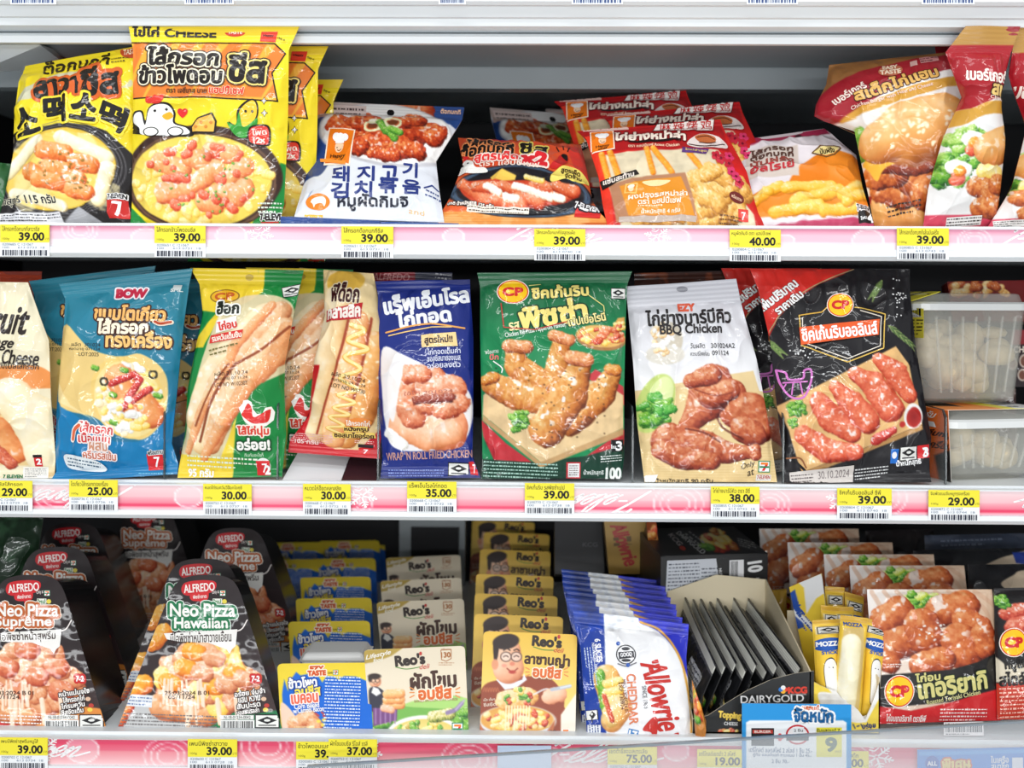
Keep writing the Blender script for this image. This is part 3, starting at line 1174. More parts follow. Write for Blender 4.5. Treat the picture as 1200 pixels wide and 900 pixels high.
for x0, x1 in ((12, 66), (216, 274), (514, 546), (670, 730), (875, 935), (1080, 1142)):
    p = Pack([(x0, -32), (x1, -32), (x1, 5), (x0, 5)], -.0112, -.0112, kind='card', thick=.0004, res=.6, base=(240, 246, 252), seed=x0)
    p.barcode(x0 + 2, -3, x1 - 2, 3.5, (60, 80, 130), 0, 26)
    p.build('price_tag', 'price tag cut off by the top edge, only its barcode foot showing', 'price tag', 'barcodes along the top edge', PAPER, (240, 240, 240), 'card')

# side bracket seen in the upper left corner
br = empty('shelf_bracket', W(20, 90, .1), 'white shelf bracket in the shadow at the upper left corner', 'bracket')
MB().prism([W(-30, 52, .06), W(46, 52, .06), W(78, 62, .18), W(82, 80, .2), W(40, 80, .2), W(-30, 84, .1)], (0, .004, 0)).build('arm', WHITE_METAL, br)
MB().box(br.location[0] - .03, br.location[0] + .02, .2, .21, zu - .06, zu).build('flange', GREY_METAL, br)

# price tags
T1 = [(0, 263, 58, 'ไส้กรอกต๊อกบกกีลาวาชีส', '39.00', 'below the black and yellow lava cheese bag'),
      (181, 264, 60, 'ไส้กรอกข้าวโพดอบชีส', '39.00', 'below the big yellow bag with the white hen'),
      (400, 265, 61, 'ไส้กรอกต๊อกบกกีชีส', '39.00', 'below the blue and white kimchi pork pouch'),
      (626, 268, 60, 'ไส้กรอกต๊อกบกกีชีสสูตรเผ็ด', '39.00', 'right of the orange sausage bag'),
      (855, 269, 60, 'หมูผัดกิมจิ ตรา แฮปปี้เชฟ', '40.00', 'below the right end of the red chicken pouches'),
      (1051, 267, 61, 'ไส้กรอกต๊อกบกกีเส้นมันฝรั่ง', '39.00', 'below the burger bags on the top rail')]
T2 = [(-20, 563, 58, 'ฟรุ้ตตี้ชีสไส้กรอก', '29.00', 'at the left end of the middle rail'),
      (81, 562, 57, 'โตเกียวไส้กรอกทรงเครื่อง', '25.00', 'below the front teal bag'),
      (238, 567, 57, 'หมดไก่รมควันวีฮ็อกโตคุซี', '30.00', 'below the green and yellow hot dog bag'),
      (355, 567, 56, 'หมวดไก่ฮ็อตคลาสสิค', '30.00', 'below the red hot dog bag'),
      (477, 564, 58, 'แร็พเอ็นโรลไก่ทอด', '35.00', 'below the navy fried chicken roll bag'),
      (615, 566, 58, 'ชิคเก้นริบ รสพิซซ่าเปป', '39.00', 'below the green chicken rib bag'),
      (833, 570, 57, 'ไก่ย่างบาร์บีคิว ตรา อีซี่', '38.00', 'below the white barbecue chicken pouch'),
      (981, 572, 64, 'ชิคเก้นริบออลินส์ ซีพี', '39.00', 'below the black chicken bag with the red corner'),
      (1088, 574, 60, 'จิบพัดขนมจีบหมูทรงเครื่อง', '29.00', 'below the clear plastic tubs')]
T3 = [(-1, 864, 57, 'เพนนีพิซซ่าสุพรีมหมูไส้', '39.00', 'below the front pizza tray with the orange lettering'),
      (220, 866, 58, 'เพนนีพิซซ่าฮาวาย', '39.00', 'below the pizza tray with the green lettering'),
      (347, 869, 58, 'ข้าวโพดอบเบคอน', '39.00', 'half hidden below the blue corn trays'),
      (385, 866, 57, 'ผักโขมอบชีส รีโอส์ เดลี', '37.00', 'overlapping another tag below the spinach boxes'),
      (712, 875, 58, 'เชดด้าชีสออสเตรเลีย', '75.00', 'behind glass below the cheddar slice packs'),
      (817, 878, 56, 'เดรี่โกลด์เชดด้า 2 สไลซ์', '19.00', 'behind glass beside the blue offer card'),
      (957, 880, 61, 'มอสซาเรลล่าชีสสติ๊ก', '21.00', 'behind glass below the mozzarella stick carton')]
for T, h, y in ((T1, 37, -.0112), (T2, 36, -.0112), (T3, 37, -.0112)):
    for i, (x0, y0, w, nm, pr, where) in enumerate(T):
        price_tag(x0, y0, w, h, nm, pr, 'yellow and white %s price tag %s' % (pr, where), y - (.0008 if x0 == 385 else 0), i + len(nm))
p = Pack([(583, 874), (646, 874), (646, 922), (583, 922)], -.0115, -.0115, kind='card', thick=.0006, res=.5, base=(205, 222, 245))
p.build('blank_card', 'plain pale blue card in the bottom rail below the lasagne boxes', 'card', None, PAPER, (230, 230, 240), 'sheet')

# clear upright dividers on the middle shelf
for x, yt, yb, dx, nm in ((191, 477, 561, 0, 'in front of the teal bags'), (324, 469, 562, 0, 'right of the green hot dog bag'), (442, 470, 563, 0, 'left of the navy bag'),
                          (741, 478, 565, 0, 'right of the green chicken rib bag'), (918, 483, 567, 0, 'left of the black chicken bag'), (1109, 482, 568, 0, 'in front of the tubs')):
    a, b = W(x, yb, .004), W(x, yt, .004)
    zt = b[2]
    d = empty('shelf_divider', (a[0], .004, Zs['mid']), 'clear acrylic shelf divider ' + nm, 'divider', 'clear dividers on the middle shelf')
    z0 = Zs['mid'] + .0008
    MB().prism([(a[0], .010, z0), (a[0], .42, z0), (a[0], .42, zt), (a[0], .016, zt), (a[0], .010, zt - .008)], (.0014, 0, 0)).build('plate', CLEAR, d)
    MB().prism([(a[0] - .0004, .006, z0), (a[0] - .0004, .010, z0), (a[0] - .0004, .010, zt - .008), (a[0] - .0004, .016, zt), (a[0] - .0004, .42, zt), (a[0] - .0004, .42, zt + .0009), (a[0] - .0004, .0152, zt + .0009), (a[0] - .0004, .006, zt - .006)], (.0016, 0, 0)).build('edge', EDGE, d)

# low glass guard in front of the bottom rail
g = empty('glass_guard', W(800, 905, -.04), 'hazy clear guard glass slanting across the bottom rail', 'glass guard')
q = [W(360, 899, -.045), W(1330, 838, -.045), W(1330, 990, -.03), W(360, 990, -.03)]
MB().prism(q, (0, .003, 0)).build('pane', GUARD, g)
e = [q[0] + (0, -.0004, .0012), q[1] + (0, -.0004, .0012), q[1] + (0, -.0004, -.0006), q[0] + (0, -.0004, -.0006)]
MB().prism(e, (0, .0038, 0)).build('top_edge', GUARD_EDGE, g)
# ------------------------------------------------------------------ top row
# big yellow bag with the hen
Z2 = (150, 20, 3.6)
p = Pack([(2, 40), (722, 38), (640, 872), (10, 872)], .012, .012, zoom=Z2, seal=(.075, .0), pill=.014, seed=3, base=(246, 222, 40), res=1.0,
         outline=[(0, 0, 0), (.12, 5, -9), (.5, 4, -2), (.9, 2, 3), (1, 0, 0)])
p.poly([(20, 118), (620, 122), (664, 170), (610, 260), (634, 385), (20, 372)], (246, 180, 60))
for k in range(9):
    x = -120 + k * 100
    p.poly([(x, 372), (x + 90, 372), (x + 210, 118), (x + 150, 118)], (240, 130, 50))
p.poly([(610, 118), (720, 118), (720, 420), (634, 385), (610, 262), (664, 170), (620, 122)], (246, 222, 40))
p.stroke([(18, 118), (618, 122), (664, 170), (610, 260), (636, 388), (300, 374), (20, 372)], 6, (40, 20, 15), False)
p.poly([(645, 640), (720, 660), (720, 880), (520, 880)], (28, 140, 60))
p.poly([(0, 800), (60, 850), (90, 880), (0, 880)], (28, 140, 60))
# bowl
p.ell(318, 700, 335, 208, (62, 38, 32))
p.ell(318, 712, 308, 190, (110, 78, 58), ring=8)
p.ell(315, 710, 298, 178, (250, 232, 130), c2=(244, 214, 90))
p.scatter(90, (315, 710, 285, 165), 16, [CHEESE, [(235, 190, 60), (250, 222, 110), (255, 240, 160), (255, 250, 215)]], 5, rough=.3, gloss=.5)
for pts in ([(150, 640), (240, 670)], [(280, 620), (330, 640)], [(370, 600), (450, 610)], [(160, 760), (260, 740)], [(300, 720), (390, 670)],
            [(420, 720), (500, 660)], [(380, 770), (450, 760)], [(330, 790), (380, 800)], [(470, 770), (500, 740)]):
    p.food(pts, 40, [(200, 80, 40), (240, 140, 80), (250, 185, 120), (255, 225, 190)], pts[0][0], rough=.35, gloss=.8)
p.scatter(26, (315, 705, 240, 140), 17, [[(190, 50, 30), (228, 80, 50), (244, 120, 85), (255, 190, 160)]], 8, rough=.3)
p.scatter(26, (330, 700, 240, 140), 4, [LEAF], 18)
# hen, cheese and corn drawn on the pack
BLK = (30, 22, 20)
p.shape([(20, 470), (28, 430), (70, 428), (88, 470), (100, 420), (140, 396), (190, 400), (215, 440), (216, 480), (270, 500), (276, 540), (20, 520)], BLK, True)
p.shape([(26, 472), (34, 438), (66, 436), (86, 490), (104, 424), (140, 404), (184, 408), (206, 440), (208, 484), (262, 504), (262, 530), (80, 530), (60, 500)], (250, 250, 246), True)
p.shape([(86, 390), (90, 366), (112, 374), (124, 360), (140, 366), (160, 360), (164, 380), (150, 398), (110, 400)], (226, 50, 40), True)
p.shape([(160, 452), (192, 436), (206, 456), (180, 470)], (250, 180, 40), True)
for x, y in ((128, 430), (178, 425)): p.oval(x, y, 6, 6, BLK)
p.text('♥', 245, 442, 42, (226, 40, 40))
for x0 in (86, 190):
    p.oval(x0 + 26, 518, 34, 20, BLK)
    p.oval(x0 + 26, 518, 29, 16, (250, 250, 246))
p.shape([(280, 500), (310, 462), (372, 440), (390, 476), (384, 528), (284, 526)], BLK)
p.shape([(288, 502), (314, 468), (368, 448), (382, 478), (378, 520), (290, 520)], (248, 190, 80))
for k in range(4): p.oval(306 + k * 20, 500 - (k % 2) * 18, 7, 7, (220, 140, 50))
p.shape([(440, 480), (470, 490), (478, 420), (530, 380), (556, 400), (556, 460), (520, 530), (470, 540)], BLK, True)
p.shape([(486, 430), (530, 388), (550, 404), (550, 455), (520, 500), (490, 490)], (250, 205, 50), True)
p.shape([(434, 482), (468, 492), (482, 440), (500, 500), (556, 462), (540, 520), (500, 544), (462, 530)], (60, 165, 60), True)
for x in (508, 534): p.oval(x, 434, 5, 6, BLK)
for x, y in ((582, 388), (584, 440)):
    p.shape([(x, y - 18), (x + 5, y - 5), (x + 16, y), (x + 5, y + 5), (x, y + 18), (x - 5, y + 5), (x - 16, y), (x - 5, y - 5)], BLK)
    p.shape([(x, y - 13), (x + 3, y - 3), (x + 11, y), (x + 3, y + 3), (x, y + 13), (x - 3, y + 3), (x - 11, y), (x - 3, y - 3)], (255, 255, 255))
p.shape([(525, 500), (600, 492), (608, 560), (590, 576), (520, 566)], BLK, True)
p.shape([(530, 504), (594, 498), (600, 556), (586, 570), (526, 560)], (226, 60, 45), True)
p.text('โพด', 562, 518, 58, (255, 240, 225), 26, -4, .04)
p.text('12x', 562, 552, 46, (255, 240, 225), 22, -4, .08)
p.text('ไส้กรอก', 240, 185, 300, BLK, 84, 2, .13, ((.42, (60, 40, 30)), (.28, (255, 246, 215))))
p.text('ข้าวโพดอบ', 232, 270, 350, BLK, 80, 1, .11, ((.42, (60, 40, 30)), (.28, (255, 246, 215))))
p.text('ชีส', 512, 240, 145, BLK, 130, 4, .12, ((.34, (60, 40, 30)), (.24, (250, 225, 130))))
p.text('ตรา เจซี่เทส บาย', 262, 342, 172, (60, 35, 20), 26, 2, .05)
p.text('แฮปปี้เชฟ', 430, 342, 140, (226, 60, 40), 34, 2, .08, ((.2, (255, 240, 200)),))
p.text('ไข่ไก่ CHEESE', 195, 66, 350, BLK, 46, 1, .16)
p.oval(450, 66, 44, 22, (215, 60, 40)); p.text('TASTE', 450, 66, 60, (255, 240, 220), 16, 0, .06)
p.shape([(562, 62), (632, 60), (622, 116), (556, 112)], (226, 60, 40)); p.text('Happy', 592, 84, 44, BLK, 14, 2, .06)
p.text('Only at', 646, 100, 34, BLK, 14, 20, .03)
p.text('7-ELEVEN', 615, 848, 110, BLK, 24, 0, .12, ((.3, (255, 255, 255)),))
p.shape([(560, 866), (636, 864), (636, 880), (560, 880)], (226, 50, 40))
p.smallprint(552, 790, 650, 836, 3, (230, 240, 225))
hen = p.build('snack_bag', 'big yellow snack bag with a cartoon white hen and a bowl of cheesy sausage', 'snack bag', None, FILM, (235, 205, 40))
# yellow bags standing behind it: same print, only the right edge shows
dup(hen, (.021, .045, -.010), 'yellow snack bag just behind the big bag with the white hen, its right edge showing')
dup(hen, (.028, .10, -.034), 'third yellow snack bag, deep in the shadow right of the two hen bags')

# black and yellow lava cheese bag
Z1 = (0, 20, 3.6)
p = Pack([(110, 208), (585, 118), (560, 868), (-10, 868)], (.07, .035), (.014, .014), zoom=Z1, seal=(.05, .0), pill=.016, seed=7, base=(248, 224, 40),
         outline=[(0, 0, 0), (.1, -6, 0), (.3, -4, 3), (.6, 4, 2), (.85, 2, 0), (1, 0, 0)])
p.poly([(-20, 500), (60, 480), (110, 470), (200, 462), (300, 452), (400, 455), (480, 474), (580, 560), (580, 880), (-20, 880)], (30, 26, 28))
for r in (1.0, 1.06, 1.12, 1.18):
    p.ell(268, 650, 235 * r, 172 * r, (120, 118, 122), -14, ring=2.5)
p.ell(266, 645, 245, 168, (235, 196, 70), -14)
p.ell(266, 648, 236, 158, (252, 226, 120), -14, c2=(246, 208, 96))
p.mottle((40, 490, 520, 820), .6, .018, 4, (255, 240, 180))
for pts, r in (([(50, 650), (190, 520)], 27), ([(290, 510), (470, 580)], 30), ([(475, 625), (420, 770)], 30), ([(70, 740), (260, 800)], 26)):
    p.food(pts, r, [(200, 170, 110), (240, 225, 175), (252, 244, 212), (255, 252, 240)], r, rough=.1, bump=.04, gloss=.2)
for pts in ([(215, 565), (300, 575)], [(350, 610), (410, 620)], [(230, 640), (300, 650)], [(180, 670), (150, 650)], [(340, 680), (290, 710)], [(190, 690), (260, 700)], [(320, 730), (370, 735)]):
    p.food(pts, 38, [(185, 70, 25), (232, 115, 45), (248, 160, 85), (255, 215, 170)], pts[0][0] + 3, rough=.35, gloss=.9)
p.scatter(30, (290, 650, 130, 80), 4, [[(90, 60, 20), (120, 90, 30), (150, 120, 40), (180, 150, 60)]], 9, gloss=0)
p.poly([(80, 345), (130, 290), (250, 240), (330, 232), (420, 250), (520, 290), (560, 250), (560, 280), (460, 310), (330, 320), (200, 335), (140, 350)], (214, 214, 200), .9, True)
p.rect(-20, 825, 250, 880, (236, 236, 240))
p.poly([(250, 868), (330, 800), (420, 868)], (230, 232, 238), .7)
p.text('ต๊อกบกกี', 318, 196, 280, (45, 35, 10), 52, -9, .06)
p.text('ลาวา', 262, 302, 180, (25, 20, 18), 66, -7, .15, ((.42, (220, 100, 40)),))
p.text('ชีส', 438, 268, 148, (25, 20, 18), 110, -9, .16, ((.40, (220, 100, 40)),))
for ch, x, y, r in (('소', 138, 440, -16), ('떡', 262, 395, -4), ('소', 385, 382, 4), ('떡', 498, 410, 16)):
    p.text(ch, x, y, 96, (22, 20, 20), 104, r, .10, ((.30, (250, 226, 60)),))
p.oval(548, 142, 50, 26, (200, 80, 40)); p.text('TASTE', 545, 142, 62, (255, 235, 200), 20, -8, .05)
p.smallprint(470, 165, 545, 190, 2, (90, 70, 20), -10)
p.text('นักสุทธิ 115 กรัม', 118, 776, 250, (25, 25, 30), 46, 0, .05, ((.16, (250, 245, 220)),))
p.smallprint(-5, 830, 245, 866, 3, (60, 60, 70))
p.text('7-ELEVEN', 505, 752, 84, (20, 20, 20), 22, 0, .1, ((.4, (250, 250, 250)),))
p.box2(458, 768, 550, 850, (205, 40, 36)); p.text('7', 505, 808, 40, (255, 255, 255), 60, 0, .04)
lava = p.build('snack_bag', 'black and yellow lava cheese snack bag with large Korean letters at the left', 'snack bag', None, FILM, (235, 205, 40))

# dark red header card behind it, and the green pack at the left edge
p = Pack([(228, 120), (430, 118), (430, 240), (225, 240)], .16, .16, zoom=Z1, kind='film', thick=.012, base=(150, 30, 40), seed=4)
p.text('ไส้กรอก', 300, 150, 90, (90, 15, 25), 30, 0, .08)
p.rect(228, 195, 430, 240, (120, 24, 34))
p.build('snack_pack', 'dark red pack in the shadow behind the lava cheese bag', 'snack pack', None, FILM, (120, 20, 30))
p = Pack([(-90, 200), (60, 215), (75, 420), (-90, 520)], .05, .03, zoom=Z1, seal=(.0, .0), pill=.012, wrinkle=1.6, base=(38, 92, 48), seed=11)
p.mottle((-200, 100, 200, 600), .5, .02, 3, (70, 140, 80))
p.q[:] = p.q
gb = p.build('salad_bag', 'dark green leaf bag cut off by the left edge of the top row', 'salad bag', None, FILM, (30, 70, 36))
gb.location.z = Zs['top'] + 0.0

# kimchi pork pouch leaning back
Z3 = (330, 90, 3.913)
p = Pack([(168, 112), (838, 138), (746, 668), (58, 642)], (.125, .125), (.012, .012), zoom=Z3, seal=(.11, .0), pill=.013, wrinkle=.6, seed=12, base=(226, 230, 238),
         outline=[(0, 0, 0), (.12, 0, 0), (.5, 6, -22), (.75, 3, -12), (1, 0, 0)])
p.poly([(160, 180), (240, 180), (270, 300), (230, 430), (60, 660), (30, 660), (40, 560)], (34, 66, 130))
p.poly([(100, 500), (180, 480), (230, 430), (260, 470), (190, 520), (130, 560), (80, 660), (40, 660)], (226, 230, 238), 1, True)
p.poly([(690, 130), (850, 130), (840, 260), (740, 230), (700, 190)], (36, 70, 134), 1)
p.poly([(740, 360), (780, 350), (780, 560), (752, 480)], (240, 140, 40))
p.grad((0, 110), (0, 200), (206, 190, 186), (190, 160, 150), (160, 100, 700, 200))
p.poly([(690, 120), (850, 130), (840, 200), (700, 200)], (52, 82, 146))
p.food([(450, 160), (640, 180)], 70, GLAZED, 5, rough=.5, gloss=.6)
p.ell(480, 290, 312, 168, (200, 200, 206), 6)
p.ell(480, 286, 302, 158, (245, 244, 242), 6)
for k, (pts, r) in enumerate((([(270, 250), (330, 300)], 60), ([(360, 230), (440, 270)], 62), ([(500, 330), (600, 320)], 66), ([(600, 270), (690, 290)], 60),
                              ([(380, 350), (470, 390)], 52), ([(520, 390), (620, 380)], 46), ([(300, 330), (360, 370)], 44), ([(540, 240), (620, 220)], 46), ([(690, 310), (720, 280)], 40), ([(420, 400), (520, 412)], 28))):
    p.food(pts, r, [(80, 18, 8), (165, 45, 18), (215, 85, 38), (245, 160, 95)], 40 + k, rough=.75, bump=.3, gloss=.7)
p.food([(430, 240), (520, 300)], 30, [(140, 110, 60), (205, 190, 130), (240, 235, 200), (255, 255, 245)], 3)
for cx, cy in ((420, 268), (512, 244)):
    p.ell(cx, cy, 36, 28, (238, 236, 190), ring=11); p.ell(cx, cy, 24, 17, (120, 60, 30))
for pts in ([(450, 235), (480, 300)], [(480, 285), (520, 330)], [(500, 280), (545, 300)]):
    p.food(pts, 17, LEAF, pts[0][0], gloss=.4)
for i, (ch, x, y) in enumerate(zip('돼지고기', (275, 390, 497, 590), (490, 492, 490, 468))):
    p.text(ch, x, y, 76 if ch != '기' else 64, (30, 50, 125), 60, 2, .075)
for ch, x, y in zip('김치볶음', (270, 378, 488, 597), (555, 556, 540, 542)):
    p.text(ch, x, y, 78, (30, 50, 125), 56, 2, .075)
p.text('หมูผัดกิมจิ', 420, 604, 320, (25, 30, 50), 54, 1, .07)
p.text('ต๊อกบกกี', 775, 160, 90, (245, 200, 170), 24, 3, .08)
p.oval(168, 594, 56, 31, (240, 135, 30), 3)
p.shape([(135, 590), (150, 578), (190, 576), (206, 590), (198, 612), (186, 600), (158, 602), (150, 614), (144, 600)], (252, 245, 235), True)
p.oval(500, 168, 17, 15, (12, 12, 14))
p.box2(176, 132, 388, 190, (226, 205, 200), 2); p.smallprint(186, 140, 380, 186, 2, (80, 60, 60), 2)
p.stroke([(655, 540), (690, 522), (740, 548)], 6, (40, 60, 130), False); p.smallprint(660, 545, 735, 582, 2, (60, 80, 140), 12)
p.text('and', 620, 634, 70, (240, 190, 120), 18, 3, 0)
p.shape([(105, 636), (190, 640), (190, 652), (105, 650)], (246, 190, 70))
chef_badge(p, 268, 362, 116, 168, 8)
p.shape([(178, 408), (300, 440), (296, 456), (180, 424)], (246, 150, 60))
pork = p.build('meat_pouch', 'white and navy pouch of kimchi pork with blue Korean letters, leaning back', 'food pouch', None, FILM, (200, 205, 215))

# blue tray edges lying under the pouch
p = Pack([(-5, 640), (452, 660), (452, 692), (-5, 690)], .012, .008, zoom=Z3, kind='film', thick=.03, base=(36, 70, 140), seed=2)
p.mottle((-100, 600, 500, 700), .3, .03, 2, (70, 110, 180))
p.build('flat_pouch', 'navy blue flat pouch lying on the shelf under the kimchi pork pouch', 'food pouch', None, FILM, (30, 55, 120))
p = Pack([(455, 664), (812, 672), (812, 692), (455, 692)], .010, .008, zoom=Z3, kind='film', thick=.03, base=(40, 78, 150), seed=3)
p.build('flat_pouch', 'second navy flat pouch, between the kimchi pork and the orange sausage bag', 'food pouch', None, FILM, (30, 55, 120))

# dim pouches deep behind
for i, (dx, dy, dz, rz, lab) in enumerate(((.20, .24, .030, .2, 'kimchi pork pouch lying dim at the back, left of the red pouches'),
                                           (.262, .30, .040, .1, 'kimchi pork pouch dim at the back, its white date label touching the red pouches'))):
    dup(pork, (dx, dy, dz), lab, None, rz)

# orange spicy sausage bag lying back
Z4 = (510, 90, 3.913)
p = Pack([(105, 280), (668, 312), (830, 690), (10, 690)], (.13, .13), (.008, .008), zoom=Z4, seal=(.0, .15), pill=.012, wrinkle=.7, seed=21, base=(232, 100, 50),
         outline=[(0, 0, 0), (.3, 14, -6), (.7, 6, -14), (.85, 0, -10), (1, 0, 0)])
p.poly([(90, 280), (690, 310), (720, 420), (640, 420), (560, 470), (90, 420)], (226, 84, 44))
p.poly([(150, 285), (400, 295), (390, 310), (160, 300)], (180, 40, 40))
p.poly([(600, 330), (700, 330), (730, 470), (640, 430)], (214, 60, 50))
p.poly([(10, 600), (830, 600), (840, 700), (0, 700)], (246, 160, 80))
p.mottle((0, 610, 840, 700), .5, .02, 5, (255, 205, 140))
p.ell(395, 530, 330, 105, (26, 26, 32), 4)
for r in (.94, .9): p.ell(395, 530, 330 * r, 105 * r, (90, 120, 150), 4, ring=3)
p.poly([(110, 460), (180, 470), (300, 480), (500, 500), (650, 520), (640, 560), (520, 590), (330, 605), (220, 590), (140, 530)], (205, 70, 40), 1, True)
for k, (a, b) in enumerate((((135, 480), (230, 560)), ((200, 500), (300, 520)), ((240, 560), (340, 570)), ((330, 510), (400, 540)), ((400, 560), (500, 575)), ((470, 510), (570, 530)), ((560, 560), (620, 540)), ((350, 580), (420, 590)), ((560, 510), (640, 530)))):
    p.food([a, b], 26, [(140, 30, 12), (200, 70, 35), (232, 120, 75), (250, 190, 150)], 60 + k, rough=.3, gloss=.6)
for k, (a, b) in enumerate((((250, 505), (310, 540)), ((380, 510), (440, 530)), ((440, 530), (540, 560)), ((340, 555), (390, 565)), ((560, 555), (590, 560)))):
    p.food([a, b], 15, [(200, 190, 160), (240, 238, 220), (252, 250, 240), (255, 255, 255)], k, bump=.3)
p.poly([(268, 470), (320, 440), (385, 468), (380, 486), (275, 486)], (248, 205, 90))
p.food([(430, 478), (500, 492)], 12, CHEESE, 2)
p.shape([(538, 492), (545, 455), (590, 424), (650, 428), (690, 455), (696, 482), (640, 492), (600, 478)], (246, 226, 110), True)
p.text('สูตรเผ็ด', 620, 446, 80, (60, 40, 20), 28, 4, .08); p.text('จัดจ้าน', 632, 468, 70, (60, 40, 20), 22, 4, .06)
p.text('ไส้กรอก', 250, 318, 200, (24, 18, 16), 40, 5, .14, ((.36, (240, 150, 90)),))
p.text('ต๊อกบกกี', 245, 346, 250, (24, 18, 16), 44, 5, .13, ((.34, (240, 150, 90)),))
p.text('ชีส', 460, 352, 120, (24, 18, 16), 48, 5, .14, ((.34, (250, 230, 110)),))
p.text('สูตรเผ็ด', 290, 388, 200, (240, 60, 60), 46, 5, .14, ((.38, (255, 236, 225)),))
p.text('x2', 462, 402, 110, (225, 40, 50), 48, 5, .16, ((.36, (255, 236, 225)),))
p.text('ตรา แฮปปี้เชฟ', 350, 420, 270, (255, 235, 220), 24, 5, .05)
p.shape([(530, 430), (560, 400), (575, 375), (610, 380), (600, 410), (560, 436)], (200, 34, 34), True)
p.shape([(580, 378), (590, 368), (606, 374), (604, 398)], (24, 18, 16), True)
for a in ((570, 360, 560, 345), (590, 352, 588, 336), (608, 356, 616, 342)): p.stroke([a[:2], a[2:]], 5, (24, 18, 16), False)
p.shape([(95, 430), (110, 390), (140, 372), (180, 392), (195, 420), (240, 430), (250, 450), (160, 440)], (248, 246, 240), True)
p.shape([(110, 368), (130, 356), (165, 366), (150, 376), (120, 380)], (214, 40, 40), True)
for x in (135, 160): p.oval(x, 398, 5, 5, (20, 16, 16))
p.text('ปกติ น้ำหนักสุทธิ 125 กรัม', 175, 576, 220, (250, 240, 230), 20, 6, .1, ((.5, (30, 20, 20)),))
p.box2(160, 590, 450, 612, (245, 235, 220), 3); p.smallprint(164, 592, 446, 612, 2, (60, 40, 30), 3)
p.box2(650, 602, 758, 634, (214, 44, 44), 5); p.text('7-ELEVEN', 700, 592, 104, (240, 240, 240), 22, 6, .1, ((.5, (40, 30, 40)),))
p.build('snack_bag', 'orange spicy sausage bag lying back, with a red chilli and a black pan printed', 'snack bag', None, FILM, (220, 110, 50))

# red chicken pouches, three deep
Z5 = (660, 90, 3.913)
p = Pack([(62, 246), (720, 200), (925, 690), (205, 690)], (.105, .105), (.010, .010), zoom=Z5, seal=(.06, .0), pill=.012, thick=.010, wrinkle=.6, seed=31, base=(206, 34, 32),
         outline=[(0, 0, 0), (.1, 8, 0), (.5, 8, 6), (.8, 2, 0), (1, 0, 0)])
p.poly([(70, 250), (720, 205), (760, 360), (640, 380), (110, 360)], (176, 26, 30))
p.poly([(90, 280), (180, 262), (230, 690), (200, 700)], (236, 56, 36))
p.poly([(160, 378), (700, 368), (760, 430), (800, 560), (870, 640), (880, 690), (260, 690), (230, 600)], (226, 212, 180))
p.mottle((160, 370, 880, 690), .12, .02, 5)
for a, b in (((205, 365), (245, 480)), ((365, 365), (395, 480)), ((395, 365), (480, 480)), ((560, 390), (620, 470)), ((170, 370), (200, 480)), ((700, 420), (740, 480))):
    p.food([a, b], 13, ORANGE, a[0], rough=.1, bump=.03, gloss=.3)
p.scatter(70, (670, 580, 180, 110), 36, [[(150, 90, 25), (215, 150, 60), (240, 190, 100), (252, 228, 165)]], 6, rough=.6, bump=.3, gloss=.4)
p.scatter(20, (450, 660, 130, 30), 26, [[(150, 90, 25), (215, 150, 60), (240, 190, 100), (252, 228, 165)]], 16, rough=.6)
p.poly([(205, 510), (540, 480), (600, 668), (240, 676)], (184, 130, 96))
p.poly([(250, 525), (520, 498), (585, 655), (290, 650)], (232, 148, 36))
p.box2(250, 655, 590, 676, (196, 178, 166), 0)
p.shape([(350, 522), (470, 515), (430, 540), (380, 542)], (255, 230, 170), True)
p.box2(272, 524, 326, 566, (250, 200, 110), 8); p.box2(278, 529, 320, 561, (232, 148, 36), 8); p.oval(299, 548, 11, 12, (252, 225, 180)); p.oval(299, 538, 15, 8, (252, 240, 220))
p.text('ผงปรุงรสหม่าล่า', 418, 580, 260, (255, 245, 225), 30, -1, .06)
p.text('ตรา แฮปปี้เชฟ', 425, 602, 190, (255, 245, 225), 22, -1, .05)
p.smallprint(330, 612, 540, 626, 1, (255, 230, 190)); p.text('น้ำหนักสุทธิ 4 กรัม', 430, 640, 170, (255, 245, 225), 22, -1, .04)
p.shape([(165, 488), (320, 468), (334, 486), (300, 496), (240, 505), (178, 530)], (26, 20, 20)); p.text('แซ่บสะท้าน', 245, 490, 130, (240, 230, 220), 24, -5, .08)
p.text('ไก่ย่างหม่าล่า', 384, 290, 320, (255, 240, 225), 56, 1, .13, ((.32, (110, 14, 20)),))
p.shape([(280, 324), (400, 320), (520, 312), (524, 322), (400, 336), (290, 332)], (30, 16, 16))
p.text('ตรา แฮปปี้เชฟ Roast Chicken', 400, 348, 230, (255, 220, 190), 16, 0, .04)
p.shape([(390, 262), (420, 210), (690, 202), (680, 262)], (246, 238, 232)); p.stroke([(390, 262), (420, 210), (690, 202), (680, 262)], 4, (120, 15, 20), False, True)
for ch, x in zip('麻辣烤鸡', (452, 516, 580, 648)): p.text(ch, x, 234 - (x - 452) * .02, 54, (196, 30, 30), 48, -2, .04)
p.box2(88, 216, 285, 248, (226, 190, 180), -2); p.smallprint(92, 220, 282, 246, 1, (90, 50, 50), -2)
p.shape([(550, 340), (600, 290), (680, 285), (745, 320), (740, 350), (660, 360), (600, 362)], (240, 225, 220), True)
p.shape([(590, 300), (640, 285), (690, 300), (680, 330), (620, 335)], (200, 110, 60), True); p.stroke([(560, 345), (640, 356), (735, 330)], 5, (60, 15, 15))
p.stroke([(600, 305), (650, 296), (685, 310)], 4, (60, 15, 15)); p.stroke([(610, 335), (650, 340), (690, 325)], 4, (60, 15, 15))
